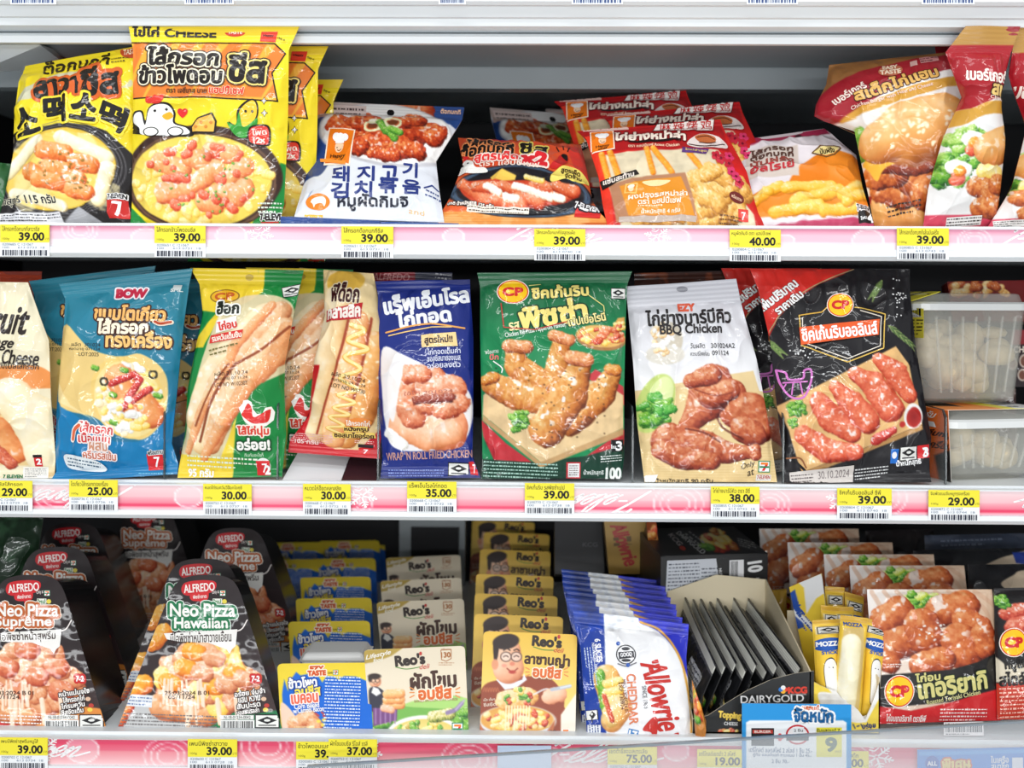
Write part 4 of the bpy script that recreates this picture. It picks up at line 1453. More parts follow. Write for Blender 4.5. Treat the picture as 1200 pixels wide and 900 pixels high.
p.shape([(530, 362), (655, 372), (640, 398), (525, 388)], (90, 50, 120)); p.text('ใหม่ล่าสุด', 592, 380, 100, (240, 210, 120), 16, 5, .06)
for x, y in ((690, 400), (755, 392), (752, 430), (765, 465), (712, 415), (800, 510), (785, 488)):
    for a in range(5):
        p.oval(x + 15 * math.cos(a * 1.257), y + 14 * math.sin(a * 1.257), 11, 11, ((225, 60, 110) if x % 2 else (200, 40, 60)))
    p.oval(x, y, 6, 6, (120, 10, 40))
p.oval(786, 574, 38, 24, (110, 30, 24), 16); p.text('พร้อมทาน', 786, 574, 52, (240, 200, 170), 16, 16, .06)
p.box2(792, 622, 842, 672, (226, 70, 60)); p.text('7', 818, 650, 20, (255, 255, 255), 30); p.smallprint(700, 650, 810, 690, 3, (110, 70, 30), 6)
chef_badge(p, 172, 306, 96, 100, -4)
mala = p.build('meat_pouch', 'red grilled chicken pouch with clear window, frontmost of three, a mustard sachet inside', 'food pouch', None, FILM, (190, 30, 30))
dup(mala, (.018, .056, .027), 'red chicken pouch second in its pile, its tall right corner sticking up', None, -.12)
dup(mala, (-.022, .110, .050), 'red chicken pouch rearmost of the three, two pale date labels at its top left', None, 0)

# white and orange sausage bag in shade
Z6 = (860, 40, 3.214)
p = Pack([(-10, 400), (340, 352), (532, 738), (60, 738)], (.12, .12), (.012, .012), zoom=Z6, seal=(.06, .0), pill=.012, seed=41, base=(234, 226, 230),
         outline=[(0, 0, 0), (.3, 0, 22), (.6, 2, 10), (1, 0, 0)])
p.poly([(-40, 400), (340, 340), (360, 372), (-40, 440)], (170, 45, 80))
p.poly([(100, 730), (520, 690), (560, 760), (60, 760)], (190, 50, 90), .9)
p.ell(350, 560, 175, 100, (236, 130, 30), -20)
p.poly([(330, 480), (400, 450), (480, 520), (520, 600), (500, 660), (350, 690), (80, 700), (40, 620), (180, 580), (330, 560)], (240, 140, 40), 1, True)
for k, (a, b) in enumerate((((130, 600), (150, 590)), ((180, 600), (350, 590)), ((210, 650), (360, 610)), ((300, 630), (380, 600)), ((390, 620), (470, 560)), ((140, 685), (300, 670)), ((320, 680), (440, 665)), ((70, 640), (110, 610)), ((410, 640), (490, 590)))):
    p.food([a, b], 24, [(190, 110, 10), (240, 165, 30), (252, 205, 80), (255, 235, 160)], k + 3, rough=.2, gloss=.4)
p.ell(232, 386, 14, 11, (60, 20, 30))
p.rect(38, 440, 222, 552, (214, 200, 190))
for i, (tx, y, c) in enumerate((('ไส้กรอก', 452, (90, 60, 50)), ('ต๊อกบกกี', 476, (90, 60, 50)), ('มันฝรั่ง', 500, (150, 70, 60)), ('อัลโรเย่', 522, (190, 40, 50)))):
    p.text(tx, 128, y, 150, c, 22, -4, .12)
p.stroke([(275, 470), (310, 440), (370, 430), (395, 440), (365, 470), (330, 482), (275, 470)], 5, (120, 90, 50), False)
p.shape([(280, 468), (312, 444), (368, 434), (388, 442), (362, 466), (330, 476)], (246, 226, 150)); p.text('มันฝรั่ง', 336, 456, 60, (60, 40, 20), 24, -10, .08)
p.box2(458, 668, 530, 712, (24, 20, 22), -6); p.text('7-ELEVEN', 490, 656, 80, (30, 20, 20), 18, -12, .08, ((.4, (240, 235, 235)),))
p.text('4', 512, 690, 26, (250, 250, 250), 36, -8, .12); p.text('โซน', 480, 694, 24, (250, 250, 250), 14, -8, .06)
p.build('snack_bag', 'white and orange potato sausage bag in the shade, left of the burger bags', 'snack bag', None, FILM_SOFT, (200, 190, 195))

# burger bags
Z7 = (940, 20, 3.0)


def burger_art(p, ox=0, oy=0, k=1.0, sk=0.0):
    def T(x, y): return (ox + k * x + sk * (y - 400), oy + k * y)
    def pl(l): return [T(*q) for q in l]
    p.fill((240, 238, 236))
    p.poly(pl([(-900, -300), (900, -300), (900, 120), (470, 230), (320, 300), (160, 420), (-900, 380)]), (158, 28, 42))
    p.poly(pl([(150, 415), (300, 330), (520, 250), (900, 150), (900, 190), (520, 295), (300, 375), (200, 415)]), (214, 158, 60), 1, True)
    p.poly(pl([(200, 410), (300, 372), (520, 292), (900, 190), (900, 900), (-200, 900), (200, 560)]), (240, 236, 232))
    p.poly(pl([(140, 640), (260, 660), (560, 690), (900, 660), (900, 900), (-300, 900)]), (150, 25, 45))
    p.food(pl([(215, 470), (230, 530)]), 30 * k, LEAF, 3, bump=.4)
    p.food(pl([(300, 700), (500, 715)]), 60 * k, BUN, 4, rough=.1, bump=.04)
    for q, s_ in ((pl([(290, 640), (350, 660)]), 1), (pl([(370, 620), (450, 610)]), 2), (pl([(420, 660), (520, 640)]), 3), (pl([(270, 600), (330, 600)]), 4), (pl([(500, 600), (560, 590)]), 9)):
        p.food(q, 46 * k, [(85, 25, 12), (165, 70, 28), (215, 118, 55), (245, 180, 115)], s_, rough=.6, gloss=.7)
    p.food(pl([(270, 580), (400, 590), (560, 560)]), 22 * k, [(60, 15, 10), (110, 35, 20), (150, 60, 30), (200, 110, 70)], 8, gloss=.6)
    p.food(pl([(260, 565), (400, 545), (560, 515)]), 22 * k, [(190, 120, 90), (225, 160, 125), (240, 195, 165), (255, 230, 215)], 9, rough=.2)
    p.poly(pl([(230, 555), (380, 525), (560, 490), (580, 520), (400, 555), (300, 585), (270, 620), (245, 590)]), (246, 184, 60), 1, True)
    p.food(pl([(280, 500), (380, 470), (500, 430)]), np.array([72, 115, 110]) * k, BUN, 6, rough=.12, bump=.03, gloss=.15)
    rn = random.Random(3)
    for i in range(60):
        x, y = rn.uniform(250, 560), rn.uniform(335, 520)
        if ((x - 400) / 185) ** 2 + ((y - 445) / 95) ** 2 < 1:
            q = T(x, y)
            p.ell(q[0], q[1], 5 * k, 8 * k, (254, 240, 205), rn.uniform(0, 90))
    p.mottle((-2000, -2000, 3000, 3000), .05, .02, 2)


p = Pack([(95, 168), (560, 118), (620, 745), (255, 745)], (.085, .05), (.03, .014), zoom=Z7, seal=(.0, .0), pill=.018, seed=51,
         outline=[(0, 0, 0), (.12, -9, 0), (.24, -27, 0), (.31, -33, 0), (.345, -24, 0), (.42, 8, 0), (.6, 6, 0), (.8, 4, 0), (1, 0, 0)])
burger_art(p)
p.poly([(20, 352), (40, 338), (110, 272), (200, 218), (330, 178), (470, 150), (640, 130), (640, 90), (40, 90)], (150, 104, 58))  # gusset at the top, its shade painted into the brown
p.text('เบอร์เกอร์', 172, 316, 122, (250, 235, 225), 34, -33, .07)
p.text('สเต็กไก่แฮม', 330, 278, 300, (228, 180, 96), 52, -21, .08, ((.24, (70, 30, 15)),))
p.text('Chicken Burger with Ham and Cheese', 320, 335, 290, (240, 215, 200), 18, -19, .03)
p.oval(308, 222, 42, 28, (190, 110, 80), -10); p.text('TASTE', 308, 228, 70, (245, 225, 200), 22, -8, .1); p.text('EASY', 305, 204, 50, (245, 225, 200), 18, -8, .1)
p.box2(375, 182, 400, 206, (210, 170, 165), -8); p.box2(408, 155, 475, 185, (200, 140, 140), -14); p.smallprint(410, 158, 473, 184, 2, (110, 50, 55), -14)
p.smallprint(300, 680, 420, 716, 3, (60, 40, 30), -8)
p.build('burger_bag', 'dark red chicken burger bag tilted to the left, its sesame bun in full view', 'burger bag', None, FILM, (150, 30, 40), )


def salad(p, x, y, r, sd):
    p.scatter(22, (x, y, r, r * .7), r * .3, [LEAF, [(60, 120, 30), (120, 180, 60), (180, 220, 110), (225, 245, 180)]], sd, bump=.4)
    p.food([(x + r * .1, y - r * .15), (x + r * .5, y)], r * .42, WHITEF, sd, bump=.2)
    p.food([(x + r * .2, y + r * .5)], r * .38, [(150, 30, 15), (215, 70, 40), (240, 120, 80), (255, 190, 160)], sd, bump=.2)
    p.food([(x + r * .3, y + r * .1)], r * .3, ORANGE, sd + 1, bump=.2)


def narrow_burger(quad, yt, yb, sd, outline, label, shift):
    p = Pack(quad, yt, yb, zoom=Z7, seal=(.13, .0), pill=.02, seed=sd, outline=outline)
    sx = shift
    p.fill((238, 236, 234))
    p.poly([(sx - 300, -50), (sx + 500, -50), (sx + 500, 280), (sx + 130, 290), (sx + 40, 330), (sx - 300, 330)], (168, 26, 38))
    p.poly([(sx - 300, 290), (sx + 10, 330), (sx + 130, 300), (sx + 500, 285), (sx + 500, 330), (sx + 120, 345), (sx - 20, 390), (sx - 300, 350)], (214, 160, 62), 1, True)
    p.poly([(sx - 60, -50), (sx + 500, -50), (sx + 500, 98), (sx - 60, 98)], (182, 138, 70))
    p.poly([(sx - 300, 700), (sx + 500, 690), (sx + 500, 800), (sx - 300, 800)], (214, 70, 95))
    salad(p, sx + 30, 440, 62, sd)
    salad(p, sx - 20, 540, 66, sd + 4)
    p.food([(sx + 110, 470), (sx + 190, 440)], 62, BUN, sd, rough=.1, bump=.04)
    p.food([(sx + 80, 548), (sx + 140, 555)], 28, CHEESE, sd)
    for q in ((60, 600), (110, 630), (80, 670), (140, 590)):
        p.food([(sx + q[0], q[1]), (sx + q[0] + 50, q[1] + 5)], 38, [(85, 25, 12), (165, 70, 28), (215, 118, 55), (245, 180, 115)], q[0], rough=.6, gloss=.7)
    p.text('เบอร์เกอร์', sx + 108, 210, 140, (250, 235, 225), 44, 6, .09)
    p.text('สเต็กไก่', sx + 190, 262, 150, (235, 200, 120), 54, 8, .12, ((.34, (70, 30, 15)),))
    p.text('Chicken Burger', sx + 170, 298, 130, (240, 215, 200), 16, 8, .03)
    p.box2(sx - 30, 702, sx + 90, 736, (235, 232, 228), -4)
    p.smallprint(sx - 28, 704, sx + 88, 736, 3, (50, 40, 40), -4)
    return p.build('burger_bag', label, 'burger bag', None, FILM, (150, 30, 40))


narrow_burger([(472, 100), (640, 90), (640, 745), (520, 745)], (.07, .09), (.06, .06), 61, [(0, 0, 0), (.3, 0, 0), (.7, 10, 0), (1, 0, 0)],
              'burger bag mostly hidden behind the narrow one with the gold crimped top', 480)
narrow_burger([(516, 32), (770, 32), (680, 745), (425, 745)], (.004, .004), (.008, .014), 62, [(0, 20, 0), (.13, 0, -8), (.35, 26, -15), (.55, 10, -2), (.8, 0, 0), (1, 0, 0)],
              'narrow red burger bag turned sideways, with a gold crimped top', 530)
narrow_burger([(752, 30), (960, 25), (960, 745), (648, 745)], (.012, .012), (.006, .006), 63, [(0, 0, 0), (.25, 0, 0), (.5, 30, 0), (.8, 20, 0), (1, 0, 0)],
              'red burger bag cut off by the right edge of the top row', 700)
# ------------------------------------------------------------------ middle row
A1 = (0, 300, 2.903)
A2 = (200, 300, 2.903)
A3 = (420, 310, 3.0)
A4 = (720, 310, 3.0)
A5 = (860, 310, 3.0)
A6 = (1050, 310, 3.0)

# cream wrap bag at the left edge
p = Pack([(-190, 85), (95, 90), (185, 755), (-190, 757)], (.012, .012), (.008, .008), zoom=A1, seal=(.0, .05), pill=.014, seed=71, base=(243, 232, 200),
         outline=[(0, 0, 0), (.3, 0, 16), (.6, 0, 8), (.9, 0, 4), (1, 0, 0)])
p.poly([(-190, 350), (60, 328), (150, 340), (165, 405), (-190, 370)], (238, 150, 80), 1, True)
p.poly([(-190, 372), (10, 380), (120, 430), (160, 520), (170, 640), (80, 700), (-190, 640)], (246, 214, 150), 1, True)
p.food([(-60, 470), (20, 440), (60, 420)], 55, [(210, 160, 110), (244, 200, 150), (252, 228, 190), (255, 246, 225)], 3, rough=.2)
p.food([(-40, 520), (0, 560), (50, 650)], np.array([60, 62, 50]), SAUSAGE, 4, rough=.25, gloss=.7)
p.food([(-30, 600), (40, 690)], 26, [(120, 25, 12), (190, 70, 45), (228, 120, 85), (250, 190, 150)], 8)
p.food([(60, 440), (120, 500), (150, 600), (160, 690)], np.array([60, 74, 70, 60]), [(214, 180, 125), (240, 218, 170), (250, 236, 200), (255, 248, 228)], 5, rough=.15, bump=.06, gloss=.25)
p.text('Fruit', 30, 190, 150, (40, 30, 26), 80, 3, .06, (), .35)
p.text('Sausage', -10, 258, 150, (40, 30, 26), 40, 4, .05, (), .3)
p.text('Four Cheese', 40, 300, 190, (40, 30, 26), 44, 4, .05, (), .3)
p.text('ฟรุ้ตตี้ดับเบิ้ลไส้กรอก', 50, 330, 170, (60, 45, 30), 26, 3, .03)
p.text('7 ELEVEN', 45, 748, 66, (0, 120, 70), 14, 0, .1)
p.box2(122, 660, 148, 704, (214, 32, 38)); p.text('2', 137, 682, 14, (255, 255, 255), 24, 0, .08); p.box2(120, 652, 148, 664, (30, 25, 25))
p.box2(80, 706, 165, 756, (246, 243, 235)); p.smallprint(86, 712, 160, 752, 5, (120, 120, 120))
p.build('wrap_bag', 'cream coloured sausage wrap bag cut off by the left edge of the middle row', 'snack bag', None, FILM, (230, 215, 180))
p = Pack([(-60, 52), (140, 52), (150, 320), (-60, 320)], .10, .09, zoom=A1, seal=(.08, .0), pill=.01, seed=72, base=(190, 70, 40))
p.poly([(-60, 110), (200, 140), (200, 330), (-60, 330)], (130, 30, 30))
p.build('snack_pack', 'dark orange pack glimpsed above the cream wrap bag', 'snack pack', None, FILM, (150, 50, 30))

# teal Tokyo pancake bags
p = Pack([(200, 92), (656, 40), (604, 742), (180, 768)], (.026, .026), (.006, .010), zoom=A1, seal=(.075, .045), pill=.016, seed=73, base=(30, 122, 150), jag=2.0,
         outline=[(0, 0, 0), (.09, 8, -3), (.3, 6, -6), (.6, 2, -8), (.85, 2, -10), (.95, 4, 0), (1, -4, 0)])
p.grad((200, 90), (200, 560), (46, 134, 156), (24, 112, 148))
p.poly([(180, 500), (280, 560), (400, 640), (480, 640), (560, 560), (640, 500), (640, 780), (150, 790)], (10, 122, 178), 1, False)
p.poly([(218, 248), (320, 330), (420, 360), (490, 350), (560, 400), (575, 470), (560, 570), (500, 630), (440, 620), (330, 560), (205, 505)], (236, 204, 130), 1, True)
p.poly([(200, 440), (205, 510), (330, 566), (250, 520)], (246, 222, 160), 1)
p.ell(445, 495, 118, 140, (240, 205, 120), -25)
p.ell(447, 500, 108, 128, (246, 222, 150), -25)
p.scatter(110, (445, 498, 98, 118), 11, [CHEESE, WHITEF, [(220, 190, 130), (244, 224, 175), (252, 240, 210), (255, 252, 240)]], 9, rough=.4)
p.food([(420, 430), (450, 500), (520, 550)], 46, SAUSAGE, 3, rough=.15, gloss=.8)
p.food([(500, 500), (530, 560)], 34, SAUSAGE, 4, rough=.15, gloss=.8)
p.food([(395, 450), (470, 420), (490, 440), (430, 530), (520, 470)], 12, [(110, 10, 15), (175, 25, 28), (210, 50, 45), (250, 150, 130)], 5, gloss=.9)
p.scatter(34, (440, 560, 90, 60), 10, [WHITEF, CHEESE], 19, rough=.4)
for x, y in ((340, 396), (438, 404), (400, 486), (398, 576), (545, 488)):
    p.food([(x - 6, y), (x + 6, y + 4)], 9, LEAF, x)
for x, y in ((370, 444), (532, 420)):
    p.ell(x, y, 12, 12, (40, 38, 20), ring=7)
p.text('BOW', 447, 134, 102, (200, 40, 70), 30, 0, .16, ((.4, (250, 240, 245)),))
p.text('ขนมโตเกียว', 452, 206, 240, (244, 184, 104), 54, 2, .09, ((.34, (66, 30, 18)),))
p.text('ไส้กรอก', 428, 254, 170, (255, 240, 214), 52, 1, .09, ((.34, (66, 30, 18)),))
p.text('ทรงเครื่อง', 484, 300, 210, (246, 196, 116), 56, 1, .09, ((.34, (66, 30, 18)),))
p.stroke([(535, 238), (555, 246), (592, 240)], 15, (250, 236, 215)); p.stroke([(537, 238), (556, 245), (590, 239)], 9, (190, 70, 30))
p.text('ผลิต  301024', 308, 318, 100, (40, 40, 40), 13, 2, .0); p.text('หมดอายุ 071124', 302, 334, 110, (40, 40, 40), 13, 2, .0); p.text('LOT:2025', 318, 351, 70, (40, 40, 40), 13, 2, .0)
p.box2(590, 104, 620, 122, (225, 230, 230)); p.text('SML', 605, 124, 40, (225, 235, 235), 12, 0, .1)
p.text('ไส้กรอก', 340, 596, 108, (214, 60, 60), 34, 6, .05, ((.34, (255, 240, 235)),))
p.text('เนื้อแน่น', 334, 628, 100, (214, 50, 50), 32, 4, .05, ((.34, (255, 240, 235)),))
p.text('ผสม', 345, 655, 60, (214, 150, 120), 26, 4, .05, ((.34, (255, 240, 235)),)); p.text('ครีมรสเข้ม', 350, 682, 110, (205, 110, 80), 28, 4, .05, ((.34, (255, 240, 235)),))
p.stroke([(262, 634), (270, 600), (288, 584)], 18, (255, 245, 235)); p.stroke([(263, 632), (270, 602), (286, 587)], 12, (228, 100, 60))
p.shape([(225, 700), (240, 680), (330, 700), (360, 720), (350, 736), (250, 728)], (232, 238, 240), True); p.smallprint(238, 696, 345, 728, 3, (30, 80, 110), 10)
red_seven(p, 530, 704, 54, 52, -3); p.text('พร้อมทาน', 532, 672, 50, (20, 30, 40), 16, -6, .06, ((.4, (235, 240, 240)),))
p.smallprint(470, 735, 590, 756, 2, (120, 190, 220))
teal = p.build('snack_bag', 'teal Tokyo pancake bag with a sausage picture, front and whole', 'snack bag', None, FILM, (20, 100, 130))
dup(teal, (-.048, .035, .003), 'teal Tokyo pancake bag mostly hidden behind the front one, between it and the cream wrap', None, -.06)
dup(teal, (.010, .075, -.006), 'teal bag in the shade behind, its right edge against the green hot dog bag', None, .05)
dup(teal, (.012, .115, -.012), 'rearmost teal bag, a dark sliver left of the green hot dog bag', None, .05)


def sausages(p, items, ramp):
    for i, (pts, r) in enumerate(items):
        p.food(pts, r, ramp, 11 + i * 7, rough=.22, bump=.06, gloss=.5)


# green and yellow hot dog bag
p = Pack([(66, 40), (452, 48), (378, 752), (22, 755)], (.028, .028), (.008, .008), zoom=A2, seal=(.075, .03), pill=.018, seed=81, base=(16, 132, 60),
         outline=[(0, 0, 0), (.08, 12, -2), (.22, 18, -6), (.45, 10, -10), (.58, 6, -8), (.8, 6, 0), (1, 0, 0)])
p.poly([(60, 30), (300, 40), (300, 110), (240, 170), (180, 210), (60, 190)], (244, 212, 50), 1)
p.poly([(300, 40), (322, 40), (318, 130), (270, 170), (180, 225), (120, 330), (60, 330), (160, 215), (240, 165), (295, 110)], (244, 212, 50), 1)
p.poly([(150, 280), (215, 170), (320, 140), (410, 170), (420, 260), (400, 400), (290, 470), (230, 560), (200, 700), (40, 710), (60, 600), (90, 470)], (232, 212, 170), .95, True)
p.poly([(20, 680), (180, 690), (240, 560), (210, 770), (10, 770)], (240, 210, 60), 1)
sausages(p, [([(340, 230), (250, 330), (170, 430), (100, 560)], [58, 62, 62, 46])], BREAD)
sausages(p, [([(370, 235), (300, 330), (190, 460), (120, 590)], [44, 50, 52, 36])], [(170, 105, 60), (226, 165, 110), (246, 205, 155), (255, 236, 205)])
sausages(p, [([(310, 340), (250, 420), (180, 520), (120, 640)], [50, 60, 58, 44])], BREAD)
p.food([(380, 200), (345, 240), (270, 350), (215, 400)], [34, 44, 44, 30], [(160, 85, 45), (215, 140, 90), (240, 185, 135), (255, 225, 190)], 33, rough=.3, bump=.08)
p.food([(390, 260), (330, 350), (260, 440), (200, 540), (150, 650)], [36, 44, 46, 44, 30], [(170, 95, 50), (224, 150, 98), (244, 195, 145), (255, 232, 200)], 36, rough=.3, bump=.08)
for pts, r in (([(400, 262), (372, 360), (270, 470), (180, 600), (120, 690)], [24, 28, 26, 22, 14]), ([(350, 180), (230, 330), (216, 400)], [16, 20, 10]), ([(215, 400), (120, 540), (66, 670)], [12, 18, 12])):
    p.food(pts, r, [(190, 90, 45), (226, 130, 72), (240, 165, 105), (250, 205, 160)], 5, rough=.3, bump=.2, gloss=.4, a=.85)
p.pen([(405, 255), (330, 330), (245, 385)], 9, (150, 70, 35)); p.pen([(216, 388), (160, 460), (96, 590)], 7, (150, 72, 38)); p.pen([(240, 385), (190, 450), (150, 520), (110, 640)], 9, (140, 66, 34))
p.oval(190, 148, 52, 26, (150, 110, 20), -2); p.oval(190, 148, 47, 22, (236, 180, 30), -2); p.text('CP', 190, 148, 66, (200, 90, 20), 24, -2, .1)
p.text('ฮ็อก', 205, 190, 74, (24, 30, 20), 46, -3, .10, ((.4, (250, 250, 240)),))
p.shape([(170, 238), (236, 220), (240, 262), (168, 282)], (240, 236, 230)); p.text('ไก่อบ', 206, 252, 62, (214, 50, 40), 30, -12, .1)
p.shape([(150, 290), (260, 268), (254, 298), (146, 318)], (214, 46, 40)); p.text('รมควันเต็มชิ้น', 205, 292, 100, (250, 236, 220), 22, -10, .08)
p.smallprint(145, 322, 250, 352, 2, (120, 110, 60), -14)
p.oval(270, 76, 14, 12, (200, 170, 60))
halal(p, 415, 126, 66, 40, -14)
for i, t in enumerate(('ผลิต 21.10.24', 'หมดอายุ 07.11.24', 'LOT NO W10230T')): p.text(t, 222, 418 + i * 18, 110, (60, 40, 30), 13, -4, 0)
p.shape([(246, 532), (258, 520), (262, 508), (276, 506), (288, 514), (292, 536), (304, 552), (322, 552), (332, 532), (350, 528), (360, 546), (356, 572), (336, 590), (316, 596), (288, 592), (268, 578), (258, 560)], (250, 246, 236))
p.shape([(262, 541), (276, 518), (288, 532), (296, 562), (342, 538), (348, 544), (340, 576), (318, 582), (292, 582), (268, 566), (256, 554)], (222, 40, 36), True)
p.text('ไส้ไก่นุ่ม', 292, 608, 100, (222, 60, 40), 34, 0, .09, ((.4, (250, 240, 225)),))
p.text('อร่อย!', 290, 648, 104, (250, 246, 240), 36, 0, .09, ((.4, (18, 80, 40)),))
p.text('กินกับอะไรก็', 290, 682, 60, (200, 230, 200), 12, 0, .02)
p.oval(318, 716, 24, 24, (230, 236, 230)); red_seven(p, 318, 724, 44, 46, 0); p.text('2', 332, 730, 16, (255, 255, 255), 26, 0, .1)
p.smallprint(60, 684, 300, 728, 3, (230, 240, 220), 3)
p.text('95 กรัม', 105, 738, 85, (250, 250, 245), 26, 2, .08)
gr = p.build('hot_dog_bag', 'green and yellow hot dog bag with a red hen emblem, right of the teal bags', 'hot dog bag', None, FILM, (14, 110, 50))
dup(gr, (.042, .05, .002), 'green hot dog bag behind, its bread seen at the right of the front one', None, -.05)

# red hot dog bag
p = Pack([(520, 46), (690, 60), (712, 690), (398, 668)], (.05, .045), (.022, .022), zoom=A2, seal=(.0, .045), pill=.018, seed=91, base=(236, 206, 150),
         outline=[(0, 0, 0), (.25, 14, 10), (.5, 10, 12), (.8, 14, 6), (.93, 0, 0), (1, 0, 0)])
p.poly([(470, 290), (530, 280), (480, 560), (560, 640), (640, 640), (720, 520), (740, 720), (380, 720)], (204, 30, 40), 1)
p.poly([(540, 40), (720, 40), (720, 140), (600, 160), (530, 110)], (240, 214, 160), 1)
p.poly([(545, 62), (600, 48), (660, 66), (650, 90), (560, 96)], (226, 180, 70), 1, True)
p.food([(580, 130), (530, 300), (500, 470), (490, 570)], [52, 62, 60, 42], BREAD, 7, rough=.12, bump=.04, gloss=.25)
p.food([(700, 230), (670, 350), (640, 480), (600, 600)], [40, 58, 60, 36], BUN, 9, rough=.12, bump=.04, gloss=.3)
p.food([(655, 170), (620, 320), (580, 470), (560, 600)], [28, 40, 42, 34], [(185, 100, 50), (232, 150, 90), (248, 190, 130), (255, 225, 185)], 12, rough=.15, bump=.05, gloss=.4)
p.pen([(620, 165), (575, 330), (530, 480), (510, 560)], 8, (160, 60, 30)); p.pen([(690, 160), (655, 330), (620, 470)], 8, (160, 60, 30))
p.stroke([(630, 175), (670, 190), (620, 215), (680, 240), (612, 262), (660, 300), (600, 330), (650, 370), (590, 390), (640, 420), (575, 440), (620, 470), (560, 480), (600, 520), (548, 530), (590, 560)], 15, (236, 180, 80))
p.stroke([(630, 173), (670, 188), (620, 213), (680, 238), (612, 260), (660, 298), (600, 328), (650, 368), (590, 388), (640, 418), (575, 438), (620, 468), (560, 478), (600, 518), (548, 528), (590, 558)], 9, (252, 226, 150))
rn = random.Random(8)
for i in range(36):
    x, y = rn.uniform(610, 720), rn.uniform(230, 560)
    p.ell(x, y, 3, 5, (252, 240, 205), rn.uniform(0, 90))
p.text('ฟีด็อก', 606, 98, 90, (60, 16, 20), 42, 4, .08, ((.24, (246, 230, 200)),))
p.poly([(430, 270), (528, 284), (498, 420), (468, 560), (500, 640), (380, 720)], (204, 30, 40))
p.shape([(545, 137), (664, 122), (660, 160), (545, 164)], (190, 28, 36)); p.text('คลาสสิค', 604, 142, 106, (250, 240, 230), 28, -2, .1)
for i, t in enumerate(('ผลิต 30.10.24', 'หมดอายุ 09.11.24', 'LOT NO W0730')): p.text(t, 622, 326 + i * 20, 105, (50, 30, 20), 14, 14, 0)
p.oval(648, 505, 42, 22, (236, 140, 60), -6); p.text('ไส้กรอกไก่', 646, 506, 74, (250, 240, 225), 24, 2, .06)
p.shape([(598, 525), (676, 520), (680, 545), (600, 550)], (248, 214, 110)); p.text('หนังกรุบ', 640, 536, 76, (60, 20, 16), 26, 0, .09)
p.shape([(560, 556), (696, 548), (700, 575), (562, 580)], (248, 214, 110)); p.text('ซอสมาโยอร่อย', 630, 564, 126, (60, 20, 16), 26, 2, .09)
p.smallprint(415, 560, 560, 610, 5, (240, 190, 190), 6); p.text('105 กรัม', 470, 602, 80, (250, 220, 215), 24, 6, .05)
red_seven(p, 660, 650, 40, 40, 4); p.box2(640, 610, 690, 628, (40, 20, 24), 4); p.smallprint(630, 588, 692, 606, 2, (250, 220, 215), 4)
rd = p.build('hot_dog_bag', 'red and cream hot dog bag with a zigzag of mayonnaise, tilted beside the navy bag', 'hot dog bag', None, FILM, (180, 30, 40))
dup(rd, (-.040, .085, .004), 'red hot dog bag behind, only its left shoulder showing in the shade', None, .04)

# cards lying on the bare shelf
p = Pack([(440, 655), (610, 680), (580, 762), (380, 762)], .055, .008, zoom=A2, kind='card', thick=.0015, base=(236, 236, 238), seed=4)
p.build('loose_card', 'white card lying flat on the shelf under the red hot dog bag', 'card', None, PAPER, (220, 220, 220), 'sheet')
p = Pack([(612, 680), (705, 684), (700, 762), (582, 762)], .05, .008, zoom=A2, kind='card', thick=.003, base=(58, 26, 34), seed=5)
p.build('loose_card', 'dark maroon card lying flat beside the white card on the shelf', 'card', None, CARD, (40, 20, 26), 'sheet')

# dark red pizza pack behind the navy bag
p = Pack([(10, 28), (330, 28), (330, 300), (10, 300)], .075, .065, zoom=A3, seal=(.10, .0), pill=.008, seed=95, base=(132, 20, 34))
p.text('ALFREDO', 115, 44, 130, (190, 120, 120), 24, 2, .04, (), .2)
p.poly([(200, 20), (340, 20), (340, 120), (200, 120)], (30, 34, 60), 1)
p.smallprint(270, 30, 330, 56, 2, (150, 150, 160), 8)
p.build('pizza_pack', 'dark red pack peeking over the top of the navy chicken roll bag', 'pizza pack', None, FILM, (100, 16, 26))

# navy chicken roll bag
p = Pack([(58, 58), (392, 52), (412, 750), (88, 752)], (.040, .040), (.010, .010), zoom=A3, seal=(.05, .06), pill=.016, seed=101, base=(26, 44, 128),
         outline=[(0, 0, 0), (.07, 3, 0), (.3, 0, 2), (.6, -2, 0), (.9, 0, -3), (1, -4, 6)])
p.poly([(84, 315), (160, 330), (260, 380), (340, 410), (395, 470), (400, 560), (360, 640), (250, 660), (130, 650), (96, 560)], (240, 236, 236), 1, True)
p.food([(190, 560), (310, 580)], 78, [(190, 90, 50), (236, 150, 105), (250, 195, 155), (255, 232, 212)], 3, rough=.3)
p.food([(190, 590), (250, 615), (330, 600)], [44, 46, 40], [(200, 110, 60), (240, 160, 110), (252, 200, 160), (255, 235, 215)], 4, rough=.2)
for k, (a, b, r) in enumerate((((170, 430), (260, 420), 50), ((250, 450), (340, 450), 44), ((170, 500), (200, 540), 46), ((240, 500), (330, 510), 40), ((300, 520), (360, 500), 36), ((180, 400), (230, 400), 32))):
    p.food([a, b], r, [(150, 50, 28), (214, 110, 70), (242, 165, 125), (255, 222, 200)], 20 + k, rough=.6, bump=.25, gloss=.7)
p.food([(210, 490), (330, 480)], 16, [(60, 12, 10), (120, 34, 26), (160, 70, 50), (200, 120, 90)], 4, bump=.4)
p.poly([(110, 400), (160, 370), (150, 450), (128, 560), (110, 520)], (250, 246, 244), .95, True)
p.food([(110, 600), (160, 640)], 18, WHITEF, 4)
p.text('แร็พเอ็นโรล', 238, 128, 296, (248, 250, 255), 64, -9, .095)
p.text('ไก่ทอด', 232, 194, 186, (248, 250, 255), 58, -8, .095)
p.stroke([(100, 250), (240, 222), (375, 235)], 6, (240, 170, 90)); p.stroke([(110, 262), (250, 236), (330, 232)], 4, (246, 205, 130))
